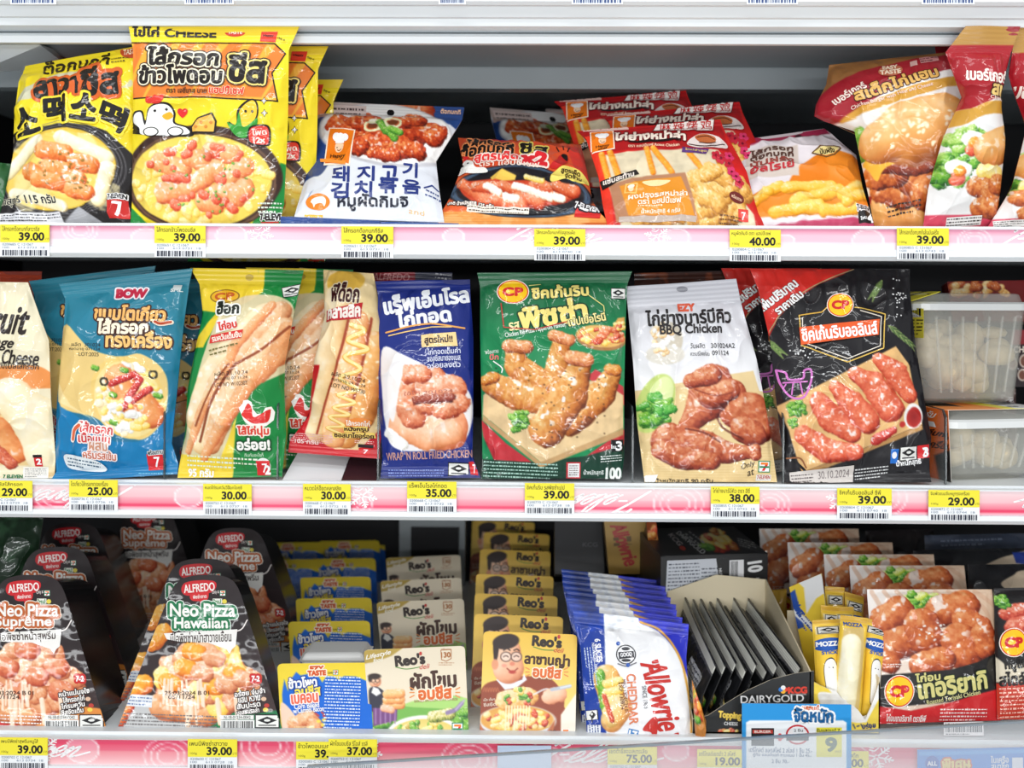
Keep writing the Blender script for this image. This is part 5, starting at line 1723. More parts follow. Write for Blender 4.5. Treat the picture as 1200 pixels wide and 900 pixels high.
p.shape([(225, 262), (345, 250), (352, 300), (228, 306)], (246, 214, 150), False); p.text('สูตรใหม่!!', 286, 280, 96, (50, 30, 40), 34, -4, .07)
for i, t in enumerate(('ไก่ทอดเต็มคำ', 'ซอสชีสมายองเนส', 'อร่อยลงตัว')): p.text(t, 304, 318 + i * 24, 114, (226, 230, 250), 22, -4, .03)
p.text("WRAP 'N ROLL FRIED CHICKEN", 250, 674, 300, (200, 150, 140), 26, -2, .04)
p.text('ใช้ไก่ 301024', 250, 462, 170, (190, 110, 90), 14, -4, .0)
halal(p, 352, 722, 74, 46, 2); red_seven(p, 405, 720, 26, 50, -8)
p.smallprint(105, 720, 300, 748, 3, (130, 150, 220), 0)
p.build('roll_bag', 'navy blue fried chicken roll bag with white lettering', 'snack bag', None, FILM, (20, 34, 110))

# green chicken rib bag
p = Pack([(418, 30), (962, 24), (925, 752), (432, 754)], (.030, .030), (.010, .010), zoom=A3, seal=(.055, .0), pill=.014, seed=111, base=(18, 118, 70),
         outline=[(0, 0, 0), (.07, 3, -5), (.3, 2, -4), (.6, 2, -2), (.9, 2, 2), (1, 0, 0)])
p.grad((400, 30), (400, 300), (20, 96, 58), (22, 134, 80))
p.poly([(430, 560), (520, 640), (640, 720), (800, 680), (940, 590), (930, 660), (700, 720), (480, 700), (440, 620)], (196, 46, 56), 1)
p.poly([(430, 690), (600, 700), (800, 680), (950, 640), (940, 770), (420, 770)], (14, 60, 44), 1)
p.poly([(800, 420), (830, 390), (930, 450), (940, 520)], (200, 60, 66), 1)
p.poly([(440, 480), (480, 440), (850, 430), (930, 480), (930, 590), (680, 694), (640, 700), (437, 545)], (232, 200, 150), 1)
p.poly([(437, 545), (640, 700), (930, 590), (930, 612), (640, 718), (437, 565)], (200, 160, 110), 1)
p.mottle((430, 420, 940, 710), .10, .03, 5)


def rib(a, b, c, r, sd):
    p.food([a, b, c], r, [(105, 45, 14), (190, 105, 40), (226, 155, 78), (248, 212, 150)], sd, rough=.45, bump=.12, gloss=.9)


rib((545, 320), (560, 380), (640, 440), [30, 46, 50], 1)
p.food([(530, 308), (590, 312)], 24, [(110, 45, 15), (190, 100, 50), (226, 150, 95), (248, 210, 160)], 4, rough=.5)
rib((710, 300), (700, 380), (690, 440), [32, 44, 44], 2)
p.food([(685, 270), (740, 288)], 22, [(110, 45, 15), (190, 100, 50), (226, 150, 95), (248, 210, 160)], 5, rough=.5)
rib((470, 440), (560, 480), (640, 500), [40, 52, 46], 3)
p.food([(445, 430), (480, 420)], 18, FRIED, 6)
rib((890, 410), (850, 480), (740, 560), [32, 50, 56], 7)
p.food([(880, 390), (905, 395)], 20, FRIED, 8)
rib((775, 380), (740, 480), (660, 590), [40, 64, 62], 9)
p.food([(745, 350), (800, 360)], 26, [(110, 45, 15), (190, 100, 50), (226, 150, 95), (248, 210, 160)], 11, rough=.5)
rn = random.Random(2)
for i in range(46):
    x, y = rn.uniform(470, 880), rn.uniform(380, 620)
    p.ell(x, y, 3, 2.5, (40, 24, 12), a=.7)
p.scatter(26, (562, 560, 30, 34), 10, [LEAF, [(30, 90, 20), (70, 140, 40), (130, 190, 70), (200, 230, 130)]], 4, bump=.4)
p.ell(850, 280, 90, 44, (170, 120, 70), 6); p.ell(850, 272, 86, 40, (228, 180, 100), 6)
p.scatter(40, (848, 270, 74, 30), 9, [CHEESE, [(190, 60, 30), (220, 100, 60), (240, 150, 100), (255, 215, 180)], REDDISH], 14)
p.poly([(890, 240), (910, 205), (935, 200), (935, 250)], (226, 170, 90)); p.scatter(12, (915, 232, 16, 16), 7, [REDDISH, CHEESE], 4)
cp_mark(p, 543, 104, 50, 42)
p.text('ชิคเก้นริบ', 708, 102, 196, (244, 224, 130), 48, -4, .08, ((.24, (8, 56, 34)),))
p.text('พิซซ่า', 682, 186, 232, (246, 226, 130), 88, -8, .085, ((.22, (8, 56, 34)),))
p.text('รส', 548, 236, 34, (244, 232, 170), 30, -6, .08); p.text('เปปเปอโรนี', 800, 210, 130, (246, 230, 150), 32, -10, .07, ((.22, (8, 56, 34)),))
p.text('Chicken Rib Pizza Pepperoni Flavour', 622, 252, 214, (235, 245, 235), 22, -11, .03)
p.stroke([(502, 150), (512, 240), (620, 250), (730, 220)], 4, (190, 60, 50), False); p.stroke([(600, 80), (640, 76)], 3, (240, 230, 140), False)
p.stroke([(800, 112), (860, 160), (862, 180)], 3, (240, 230, 140), False)
p.text('พร้อมทาน', 470, 326, 46, (235, 245, 235), 16, -6, .02); p.text('ปีก', 478, 346, 30, (240, 120, 120), 20, 0, .06); p.stroke([(476, 362), (505, 385), (505, 402)], 4, (245, 245, 240))
halal(p, 912, 112, 52, 44); p.box2(885, 628, 930, 666, (20, 20, 22)); p.text('3', 914, 648, 20, (255, 255, 255), 28, 0, .08); p.text('โซน', 894, 650, 18, (255, 255, 255), 12, 0, .05)
p.smallprint(850, 676, 926, 700, 3, (225, 235, 230), -4)
p.box2(730, 700, 780, 752, (206, 50, 60)); p.box2(736, 704, 776, 748, (240, 240, 240)); p.smallprint(740, 708, 772, 744, 5, (90, 60, 60))
p.text('น้ำหนักสุทธิ', 826, 734, 70, (225, 235, 230), 20, 0, .04); p.text('100', 896, 736, 52, (240, 245, 240), 34, 0, .1)
p.smallprint(440, 698, 700, 754, 5, (170, 210, 195), 2)
p.build('rib_bag', 'green chicken rib bag with a yellow round emblem and ribs on a board', 'snack bag', None, FILM, (12, 90, 54))

# white barbecue chicken pouch and what stands behind it
p = Pack([(70, 30), (420, 20), (430, 300), (70, 300)], .10, .09, zoom=A4, seal=(.1, .0), pill=.008, seed=120, base=(70, 36, 26))
p.mottle((0, 0, 500, 400), .8, .03, 3, (140, 70, 40))
p.build('meat_pouch', 'dark brown pouch peeking over the white barbecue chicken pouch', 'food pouch', None, FILM, (50, 24, 18))
p = Pack([(40, 78), (428, 50), (572, 765), (106, 765)], (.045, .045), (.008, .008), zoom=A4, seal=(.11, .0), pill=.011, seed=121, base=(216, 216, 222),
         outline=[(0, 0, 0), (.12, 0, 0), (.4, 0, 5), (.7, -2, 4), (1, 0, 0)])
p.grad((100, 60), (120, 420), (206, 206, 214), (244, 243, 244))
p.grad((250, 330), (250, 430), (240, 238, 236), (232, 206, 152), (-100, 420, 900, 900))
p.poly([(60, 440), (200, 400), (480, 350), (520, 470), (620, 800), (60, 800)], (232, 204, 148), .95)
for k in range(14):
    p.pen([(100, 640 + k * 9), (340, 628 + k * 11), (600, 612 + k * 12)], 2, (214, 180, 120), .7)
p.ell(180, 250, 50, 60, (206, 196, 178), 6); p.ell(170, 300, 66, 34, (222, 216, 204)); p.scatter(30, (170, 250, 44, 56), 8, [BREAD, WHITEF], 3)
p.ell(135, 470, 60, 110, (196, 214, 120), 20); p.ell(150, 450, 40, 80, (226, 236, 170), 20)
p.scatter(46, (135, 500, 50, 58), 15, [LEAF, [(20, 90, 25), (50, 140, 45), (90, 180, 70), (170, 220, 130)]], 9, bump=.45)
DRUM = [(78, 18, 12), (150, 56, 34), (200, 104, 64), (238, 182, 140)]
for k, (pts, r) in enumerate((([(395, 440), (350, 470)], [60, 50]), ([(420, 500), (470, 500), (505, 560)], [66, 74, 52]), ([(440, 560), (480, 580)], 50),
                              ([(330, 410), (300, 480), (250, 545)], [80, 62, 34]), ([(390, 420), (330, 440)], [40, 50]), ([(255, 390), (330, 370)], [26, 34]),
                              ([(190, 605), (290, 630), (390, 652), (478, 648)], [66, 66, 40, 22]), ([(165, 640), (230, 670), (330, 685)], [40, 46, 34]), ([(484, 640), (488, 660)], [24, 22]))):
    p.food(pts, r, DRUM, 50 + k * 3, rough=.5, bump=.09, gloss=.5)
p.pen([(240, 560), (300, 575), (360, 610)], 7, (90, 26, 18), .7); p.pen([(345, 520), (370, 560), (440, 600)], 8, (84, 24, 16), .7); p.pen([(270, 420), (340, 440), (400, 430)], 5, (110, 34, 22), .6)
p.text('EZY', 246, 142, 56, (220, 90, 60), 22, -3, .14)
p.text('ไก่ย่างบาร์บีคิว', 254, 172, 296, (40, 36, 38), 52, -3, .07)
p.text('BBQ Chicken', 260, 216, 214, (45, 40, 42), 36, -2, .06)
p.oval(234, 84, 20, 9, (150, 150, 158))
p.text('วันผลิต', 280, 270, 50, (60, 60, 64), 18, -1, .02); p.text('ควรบริโภคก่อน', 288, 296, 66, (60, 60, 64), 16, -1, .02)
p.text('301024A2', 370, 268, 86, (50, 50, 54), 16, -2, .03); p.text('091124', 360, 293, 60, (50, 50, 54), 16, -2, .03)
p.text('Only', 462, 700, 52, (60, 50, 40), 26, -20, .02, (), .4); p.text('at', 472, 728, 26, (60, 50, 40), 22, -20, .02, (), .4)
seven_mark(p, 520, 704, 46); p.box2(492, 736, 548, 760, (235, 235, 230)); p.text('7-ELEVEN', 520, 746, 48, (190, 60, 40), 14, 0, .06)
p.text('น้ำหนักสุทธิ 90 กรัม', 240, 762, 200, (60, 45, 35), 24, 0, .05)
p.shape([(100, 740), (150, 735), (140, 768), (100, 768)], (250, 250, 248))
bbq = p.build('chicken_pouch', 'white and tan barbecue chicken pouch with glazed drumsticks printed', 'food pouch', None, FILM, (210, 205, 200))

# black chicken bag with the red corner
p = Pack([(55, 15), (618, 15), (692, 765), (180, 765)], (.036, .036), (.008, .008), zoom=A5, seal=(.0, .04), pill=.016, seed=131, base=(26, 24, 28),
         outline=[(0, 0, 0), (.1, 6, -2), (.35, 10, -2), (.6, 6, 2), (.8, 4, 6), (.92, 2, 0), (1, 0, 0)])
p.poly([(40, 0), (430, 0), (380, 40), (290, 80), (210, 140), (150, 210), (110, 320), (70, 160)], (214, 44, 36), 1, False)
p.stroke([(420, 18), (330, 58), (240, 110), (170, 180), (125, 260), (112, 320)], 4, (180, 150, 110))
p.poly([(150, 520), (560, 312), (610, 380), (640, 500), (655, 580), (240, 735), (220, 690), (190, 600)], (228, 182, 120), 1)
p.poly([(240, 735), (655, 580), (658, 596), (250, 748)], (186, 140, 84), 1)
p.mottle((150, 300, 660, 740), .10, .03, 8)
RB = [(125, 26, 14), (200, 72, 44), (232, 118, 82), (252, 200, 170)]
for k, (pts, r) in enumerate((([(495, 360), (560, 410), (610, 480)], [24, 46, 30]), ([(410, 410), (480, 450), (540, 530)], [24, 46, 44]), ([(345, 455), (400, 510), (460, 570)], [22, 44, 42]),
                              ([(290, 505), (330, 560), (410, 615)], [34, 44, 26]), ([(240, 615), (320, 665), (420, 670)], [32, 40, 26]))):
    p.food(pts, r, RB, 70 + k, rough=.45, bump=.14, gloss=.9)
p.ell(622, 552, 36, 42, (245, 243, 240)); p.ell(624, 556, 28, 34, (150, 30, 30), c2=(190, 50, 44))
p.food([(490, 630), (550, 600)], [20, 12], [(140, 20, 20), (190, 40, 36), (220, 80, 70), (250, 170, 160)], 3, gloss=.9); p.ell(582, 580, 12, 10, (200, 50, 44))
p.scatter(26, (220, 530, 30, 24), 8, [LEAF], 3, bump=.45); p.scatter(12, (206, 574, 16, 12), 6, [LEAF], 5, bump=.45)
p.stroke([(180, 600), (190, 670), (250, 730)], 8, (16, 14, 16))
p.stroke([(184, 690), (230, 690), (252, 720)], 5, (150, 95, 60))
for a, b in (((515, 65), (480, 128)), ((535, 238), (628, 312)), ((122, 285), (165, 335))):
    a, b = np.array(a, float), np.array(b, float)
    d = (b - a) / np.linalg.norm(b - a)
    n = np.array((-d[1], d[0]))
    p.pen([a, (a + b) / 2 + n * 3, b], 2.5, (120, 150, 90))
    for k in range(9):
        o = a + (b - a) * k / 9
        for sg in (1, -1):
            p.pen([o, o + d * 14 + sg * n * 6, o + d * 26 + sg * n * 9], 3.2, (92, 128, 62) if k % 2 else (150, 172, 100))
rn = random.Random(5)
for i in range(40):
    x, y = (rn.gauss(570, 14), rn.gauss(130, 30)) if i < 26 else (rn.gauss(230, 22), rn.gauss(330, 10))
    p.oval(x, y, 3, 3, (225, 225, 225), 0, 8)
p.text('เพิ่มปริมาณ', 150, 118, 150, (250, 248, 246), 40, -40, .085, ((.2, (60, 10, 12)),))
p.text('ราคาเดิม', 188, 150, 106, (250, 248, 246), 29, -39, .08, ((.2, (60, 10, 12)),))
p.stroke([(222, 200), (300, 188), (318, 170)], 4, (230, 180, 70), False); p.stroke([(412, 172), (440, 176), (520, 196), (512, 320), (385, 370), (230, 310), (222, 200)], 4, (230, 190, 90), False)
p.stroke([(232, 210), (236, 300), (385, 358), (500, 312), (506, 205), (430, 184)], 3, (245, 235, 220), False)
cp_mark(p, 362, 162, 40, 40)
p.shape([(222, 244), (500, 214), (496, 272), (228, 308)], (232, 92, 36)); p.text('ชิคเก้นริบออลินส์', 360, 256, 260, (250, 250, 250), 52, -6, .075)
p.stroke([(150, 395), (165, 450), (200, 490), (240, 488), (262, 440), (262, 398), (240, 398), (236, 425), (190, 428), (180, 405), (150, 395)], 7, (214, 120, 200))
for a, b in (((180, 445), (170, 460)), ((205, 440), (200, 480)), ((228, 440), (236, 480)), ((170, 440), (250, 436))): p.stroke([a, b], 5, (214, 120, 200), False)
p.shape([(195, 735), (418, 712), (420, 765), (195, 770)], (214, 206, 200)); p.text('30.10.2024', 350, 740, 110, (120, 110, 110), 24, -4, 0); p.smallprint(200, 738, 280, 768, 3, (90, 80, 80), -4)
p.box2(543, 660, 570, 706, (30, 110, 200)); p.oval(556, 680, 9, 11, (245, 245, 250)); halal(p, 608, 674, 66, 48, -4); red_seven(p, 664, 668, 44, 42, -6); p.text('3', 672, 670, 18, (255, 255, 255), 28, -4, .1)
p.smallprint(425, 716, 540, 756, 4, (220, 220, 220), -6); p.text('น้ำหนักสุทธิ', 610, 704, 90, (240, 240, 240), 24, -6, .06)
bk = p.build('chicken_bag', 'black chicken bag with a bright red corner and wings on a board', 'snack bag', None, FILM, (20, 18, 22))
dup(bk, (-.020, .055, .002), 'black chicken bag behind, its red shoulder showing at the left', None, -.04)
dup(bk, (.004, .105, -.004), 'third black chicken bag, dark behind the two others')
# ------------------------------------------------------------------ clear tubs at the right of the middle row
def rrect(cx, cy, z, hx, hy, r, n=5):
    pts = []
    for sx, sy, a0 in ((1, 1, 0), (-1, 1, 90), (-1, -1, 180), (1, -1, 270)):
        for k in range(n):
            a = math.radians(a0 + 90 * k / (n - 1))
            pts.append((cx + sx * (hx - r) + r * math.cos(a), cy + sy * (hy - r) + r * math.sin(a), z))
    return pts


def lumps(name, boxes, n, r, mat, parent, seed):
    """an uneven heap of small dumplings as one body"""
    import bmesh
    rn = random.Random(seed)
    bm = bmesh.new()
    x0, x1, y0, y1, z0, z1 = boxes
    for k in range(n):
        m = Matrix.Translation((rn.uniform(x0, x1), rn.uniform(y0, y1), rn.uniform(z0, z1))) @ Matrix.Diagonal((rn.uniform(.8, 1.4), rn.uniform(.8, 1.3), rn.uniform(.6, 1), 1))
        bmesh.ops.create_icosphere(bm, subdivisions=2, radius=r * rn.uniform(.7, 1.15), matrix=m)
    for v in bm.verts:
        q = v.co * 260
        v.co += Vector((rn.uniform(-1, 1), rn.uniform(-1, 1), rn.uniform(-1, 1))) * r * .05
        v.co -= Vector(parent.location)
    me = bpy.data.meshes.new(name)
    bm.to_mesh(me)
    bm.free()
    me.materials.append(mat)
    for f in me.polygons: f.use_smooth = True
    # the dumplings stand one lump on another: keep them inside the tub
    lo = Vector((x0 - r, y0 - r, z0 - r)) - Vector(parent.location)
    hi = Vector((x1 + r, y1 + r, z1 + r)) - Vector(parent.location)
    for v in me.vertices:
        v.co = Vector([min(max(a, b), c) for a, b, c in zip(v.co, lo, hi)])
    o = bpy.data.objects.new(name, me)
    COL.objects.link(o)
    o.parent = parent
    return o


DUMPLING = plain_mat('steamed_dumpling', (216, 196, 156), 0.5, 0, .4, .16, 90, .3)


def tub(xl, xr, ytop, ybot, yf, z0, label, seed, dep=.125):
    """rim from xl to xr at ytop, base on z0, front wall at depth yf"""
    a, b = W(xl, ytop, yf), W(xr, ytop, yf)
    hx = (b[0] - a[0]) / 2
    cx, cy = (a[0] + b[0]) / 2, yf + dep / 2
    zr = a[2]
    hy = dep / 2
    t = empty('food_tub', (cx, cy, z0), label, 'food tub')
    bx, by = hx * .80, hy * .80
    rings = [rrect(cx, cy, z0 + .0006, bx - .006, by - .006, .012), rrect(cx, cy, z0 + .005, bx, by, .014), rrect(cx, cy, zr - .004, hx - .005, hy - .005, .018)]
    inner = [rrect(cx, cy, zr - .004, hx - .0062, hy - .0062, .017), rrect(cx, cy, z0 + .006, bx - .0012, by - .0012, .013)]
    MB().loft(rings + inner, True, True).build('tub_body', FROST, t, smooth_shade=True)
    rb = MB()
    for k in range(7):       # moulded ribs of the front wall
        x = cx + (k - 3) * hx * .22
        rb.loft([rrect(x, cy - hy + .0068, zr - .012, .0012, .0016, .0008, 2), rrect(x * 0.8 + cx * .2, cy - by - .0004, z0 + .012, .0012, .0016, .0008, 2)])
    rb.build('rib', FROST, t)
    MB().loft([rrect(cx, cy, zr - .006, hx - .002, hy - .002, .02), rrect(cx, cy, zr - .0055, hx, hy, .022), rrect(cx, cy, zr + .001, hx, hy, .022), rrect(cx, cy, zr + .003, hx - .003, hy - .003, .02)]).build('rim', RIM, t, smooth_shade=False)
    MB().loft([rrect(cx, cy, zr + .0031, hx - .007, hy - .007, .018), rrect(cx, cy, zr + .011, hx - .010, hy - .010, .016), rrect(cx, cy, zr + .012, hx - .013, hy - .013, .014)]).build('lid', FROST, t)
    lumps('filling', (cx - bx * .78, cx + bx * .78, cy - by * .76, cy + by * .7, z0 + .018, z0 + (zr - z0) * .74), 60, .015, DUMPLING, t, seed)
    return t, cx, cy, hx, hy, zr


zl = Zs['mid'] + .0005
lo, cx, cy, hx, hy, zr = tub(1110, 1252, 497, 568, .012, zl, 'lower clear tub of dumplings with an orange sleeve, standing on the shelf', 4)
# orange sleeve round its left side and over the top
p = Pack([(80, 470), (192, 512), (165, 775), (85, 700)], (.10, .006), (.009, .10), zoom=A6, kind='card', thick=.0008, seed=3, base=(236, 112, 40))
p.c = np.array([(cx - hx - .0016, cy + hy, zr + .0135), (cx - hx - .0016, cy - hy - .004, zr + .0135), (cx - hx * .86 - .0016, cy - hy * .86 - .006, zl), (cx - hx * .86 - .0016, cy + hy, zl)])
p.n = np.array((-1., 0, 0))
p.poly([(150, 690), (210, 660), (210, 790), (150, 790)], (30, 24, 24))
p.text('หนัก 60 กรัม', 130, 520, 80, (250, 240, 230), 30, 22, .06); p.text('ขนมจีบหมู', 150, 610, 76, (60, 20, 10), 30, 26, .09); p.text('ทรงเครื่อง', 150, 650, 70, (60, 20, 10), 26, 26, .07)
p._strip(0, p.nv, 'sleeve', CARD, lo, (230, 225, 215), list(enumerate(p.layers)))
q = Pack([(60, 440), (440, 430), (440, 490), (100, 490)], .10, .02, zoom=A6, kind='card', thick=.0008, seed=5, base=(244, 140, 50))
q.c = np.array([(cx - hx, cy + hy, zr + .0132), (cx + hx, cy + hy, zr + .0132), (cx + hx, cy - hy + .006, zr + .0132), (cx - hx, cy - hy + .006, zr + .0132)])
q.n = np.array((0, 0, 1.))
q.poly([(240, 420), (460, 420), (460, 500), (290, 500)], (240, 226, 70)); q.rect(330, 425, 450, 490, (240, 242, 244)); q.poly([(60, 430), (210, 450), (200, 478), (60, 470)], (30, 26, 24))
q.barcode(395, 440, 440, 470); q.smallprint(335, 430, 390, 488, 5, (60, 60, 70))
q._strip(0, q.nv, 'top_label', CARD, lo, (230, 225, 215), list(enumerate(q.layers)))
z2 = zr + .0145
up, cx, cy, hx, hy, zr2 = tub(1076, 1240, 357, 457, .045, z2, 'upper clear tub of dumplings with a yellow label, stacked on the orange sleeved one', 9)
q = Pack([(40, 60), (160, 90), (120, 165), (40, 140)], .09, .0, zoom=A6, kind='card', thick=.0006, seed=6, base=(240, 226, 60))
q.c = np.array([(cx - hx - .006, cy + hy * .8, zr2 + .017), (cx - hx * .55, cy + hy * .8, zr2 + .0136), (cx - hx * .62, cy - hy + .004, zr2 + .0136), (cx - hx - .006, cy - hy + .004, zr2 + .004)])
q.n = np.array((-.3, -.2, .93))
q.smallprint(42, 66, 150, 160, 8, (90, 80, 20), 14)
q._strip(0, q.nv, 'top_label', PAPER, up, (240, 226, 60), list(enumerate(q.layers)))
q = Pack([(40, 160), (118, 175), (118, 272), (40, 255)], .08, .0, zoom=A6, kind='card', thick=.0006, seed=7, base=(236, 220, 70))
q.c = np.array([(cx - hx - .004, cy + hy * .3, zr2 - .001), (cx - hx * .93, cy - hy - .0002, zr2 - .004), (cx - hx * .90, cy - hy * .95 - .0005, zr2 - .034), (cx - hx * .96, cy + hy * .3, zr2 - .034)])
q.n = np.array((-.7, -.7, 0))
q.box2(88, 172, 116, 202, (235, 235, 235)); q.barcode(90, 174, 115, 200, n=9); q.smallprint(44, 178, 84, 250, 6, (80, 70, 30), 8); q.smallprint(88, 206, 116, 262, 5, (80, 70, 30), 4)
q._strip(0, q.nv, 'side_label', PAPER, up, (240, 226, 60), list(enumerate(q.layers)))

for t in (lo, up):
    t.rotation_euler.z = math.radians(14)
    t.location.x -= .016
    t.location.y += .016

# packs glimpsed behind and beside the tubs
p = Pack([(180, 60), (470, 55), (480, 200), (200, 200)], .17, .16, zoom=A6, kind='film', thick=.02, seed=8, base=(120, 26, 26))
p.scatter(30, (300, 90, 110, 26), 14, [MEAT, [(200, 120, 40), (230, 170, 90), (250, 210, 140), (255, 235, 190)]], 3)
p.build('meal_tray', 'dark red meal pack peeking over the lid of the upper tub', 'meal pack', None, FILM, (60, 16, 16))
p = Pack([(412, 230), (540, 230), (540, 430), (385, 430)], .165, .165, zoom=A6, kind='film', thick=.02, seed=9, base=(40, 22, 26), corner=3)
p.poly([(400, 220), (560, 220), (560, 270), (400, 275)], (150, 30, 40)); p.text('CHICKEN', 470, 290, 110, (240, 225, 210), 20, 0, .06)
for x, y in ((410, 338), (446, 382), (452, 330)): p.ell(x, y, 18, 24, (220, 205, 190)); p.ell(x, y, 13, 18, (120, 70, 50))
mt = p.build('meal_tray', 'dark meal tray with round pictures at the right edge beside the upper tub', 'meal pack', None, FILM, (30, 18, 20))
p = Pack([(60, 430), (420, 430), (430, 770), (60, 770)], .175, .155, zoom=A6, kind='film', thick=.02, seed=10, base=(60, 30, 26), corner=3)
p.mottle((0, 300, 600, 900), .6, .02, 3, (110, 60, 40))
p.build('meal_tray', 'dark brown meal tray standing behind the lower tub, under the round picture tray', 'meal pack', None, FILM, (30, 18, 20))
# ------------------------------------------------------------------ bottom row
B1 = (0, 590, 2.903)
B2 = (130, 590, 2.903)
B3 = (300, 590, 2.903)
B4 = (420, 590, 2.903)
B5 = (650, 590, 2.903)
B6 = (760, 590, 2.903)
B7 = (880, 590, 2.903)
B8 = (980, 590, 2.903)
WEDGE = [(0, 96, -82), (.006, 88, -73), (.018, 80, -66), (.04, 73, -60), (.08, 67, -55), (.13, 62, -51), (.96, 2, -3), (1, 1, -1)]
PINK = [(150, 66, 40), (212, 122, 78), (238, 170, 124), (252, 220, 190)]


def pizza(zoom, ox, supreme, label):
    """wedge shaped pizza tray; ox shifts the layout of the green lettered one"""
    T = lambda x: x + ox
    p = Pack([(T(18), 243), (T(592), 243), (T(590), 788), (T(18), 784)], .05, .014, zoom=zoom, kind='film', thick=.0012, seed=int(abs(ox)) + 3, outline=WEDGE, base=(40, 30, 32), wrinkle=2.2)
    p.rim = (30, 22, 24)
    p.grad((0, 560), (0, 790), (46, 32, 34), (70, 48, 46), (-1e4, 500, 1e4, 1e4))
    edge = (232, 150, 70) if supreme else (20, 120, 70)
    p.poly([(T(330), 705), (T(480), 720), (T(600), 700), (T(600), 800), (T(330), 800)], edge)
    if supreme:
        p.poly([(T(480), 690), (T(560), 700), (T(600), 780), (T(480), 730)], (226, 140, 60), 1)
        p.poly([(T(0), 720), (T(340), 730), (T(340), 800), (T(0), 800)], (206, 46, 46))
        p.poly([(T(0), 700), (T(360), 714), (T(360), 746), (T(0), 740)], (240, 228, 214), .7)
    else:
        p.poly([(T(18), 790), (T(60), 640), (T(150), 660), (T(200), 740), (T(340), 760), (T(330), 800)], (222, 226, 226), .85)
        p.food([(T(70), 640), (T(110), 620)], 34, ORANGE, 2); p.food([(T(140), 480), (T(180), 440)], 30, ORANGE, 4, a=.9); p.food([(T(30), 740), (T(60), 690)], 20, [(160, 40, 20), (214, 90, 40), (240, 150, 80), (255, 210, 150)], 6)
    # the slice
    p.poly([(T(150), 700), (T(160), 610), (T(220), 540), (T(270), 480), (T(340), 470), (T(420), 510), (T(470), 580), (T(490), 650), (T(440), 690), (T(300), 740), (T(170), 740)], (196, 112, 78), 1, True)
    p.food([(T(170), 690), (T(320), 720), (T(470), 640)], 42, [(150, 70, 35), (214, 130, 80), (240, 175, 120), (255, 220, 180)], 3, rough=.4)
    p.scatter(70, (T(320), 600, 150, 100), 30, [PINK, [(200, 110, 60), (236, 160, 110), (250, 205, 165), (255, 238, 220)], CHEESE if not supreme else PINK], 7, rough=.4, gloss=.4)
    if supreme:
        for x, y in ((300, 500), (230, 560), (400, 560), (330, 590), (260, 640), (420, 640)):
            p.food([(T(x), y), (T(x) + 22, y + 6)], 34, [(140, 44, 30), (200, 88, 56), (232, 136, 94), (250, 200, 165)], x, rough=.35, gloss=.6)
    else:
        for x, y in ((270, 505), (240, 560), (190, 610), (410, 580), (330, 620)):
            p.food([(T(x), y), (T(x) + 26, y + 10)], 30, ORANGE, x, rough=.25, gloss=.5)
        for x, y in ((340, 530), (300, 580), (380, 620), (440, 600)):
            p.food([(T(x), y), (T(x) + 22, y + 4)], 30, PINK, x, rough=.3, gloss=.5)
    rn = random.Random(4)
    for k in range(22):
        x = rn.uniform(180, 440)
        y = rn.uniform(600, 680)
        p.food([(T(x), y), (T(x) + rn.uniform(-6, 10), y + rn.uniform(40, 90))], rn.uniform(3, 9), [(226, 170, 130), (246, 205, 170), (252, 226, 200), (255, 245, 232)], k, rough=.15, gloss=.2)
    if supreme: p.ell(T(150), 690, 40, 40, (60, 40, 34), a=.5)
    # badge, lettering, drips
    p.shape([(T(240), 300), (T(250), 272), (T(300), 262), (T(352), 266), (T(356), 290), (T(330), 308), (T(262), 316)], (206, 30, 40), True)
    p.text('ALFREDO', T(300), 288, 104, (250, 240, 235), 28, -5, .05)
    p.shape([(T(268), 320), (T(280), 308), (T(326), 302), (T(332), 318), (T(322), 332), (T(280), 334)], (214, 40, 46), True); p.text('พิซซ่าถาด', T(302), 318, 46, (250, 235, 230), 14, -5, .05)
    p.stroke([(T(306), 330), (T(306), 345)], 6, (206, 30, 40)); p.stroke([(T(318), 330), (T(318), 340)], 5, (206, 30, 40))
    seven_mark(p, T(380), 307, 20); p.text('Only at', T(356), 304, 24, (235, 225, 220), 16, -8, .03)
    p.box2(T(346), 326, T(378), 344, (235, 235, 225)); p.text('ใหม่', T(361), 335, 26, (30, 130, 60), 13, 0, .08); p.oval(T(386), 336, 8, 8, (235, 215, 80))
    if supreme:
        two = (('Neo Pizza', 312, 366, 212, 42), ('Suprême', 300, 409, 190, 44))
        rim_, fil_ = (250, 240, 225), (196, 100, 44)
        sub = 'นีโอพิซซ่าหน้าสุพรีม'
    else:
        two = (('Neo Pizza', 312, 366, 220, 44), ('Hawaiian', 306, 410, 180, 36))
        rim_, fil_ = (235, 245, 235), (20, 120, 74)
        sub = 'นีโอพิซซ่าหน้าฮาวายเอี้ยน'
    for w_, c_ in ((.46, rim_), (.36, fil_), (.045, (250, 247, 240))):
        for b_, x_, y_, wd, ht in two:
            p.text(b_, T(x_), y_, wd, c_, ht, 0, w_)
    p.shape([(T(180), 446), (T(430), 432), (T(424), 490), (T(412), 500), (T(404), 516), (T(392), 500), (T(330), 478), (T(230), 474), (T(190), 466)], (246, 243, 238), False)
    p.text(sub, T(306), 458, 206, (60, 40, 36), 38, -2, .04)
    p.stroke([(T(424), 440), (T(446), 430), (T(464), 400)], 4, (245, 235, 230)); p.text('7-2', T(492), 600, 26, (255, 255, 255), 18, 0, .1, ((.8, (206, 40, 40)),))
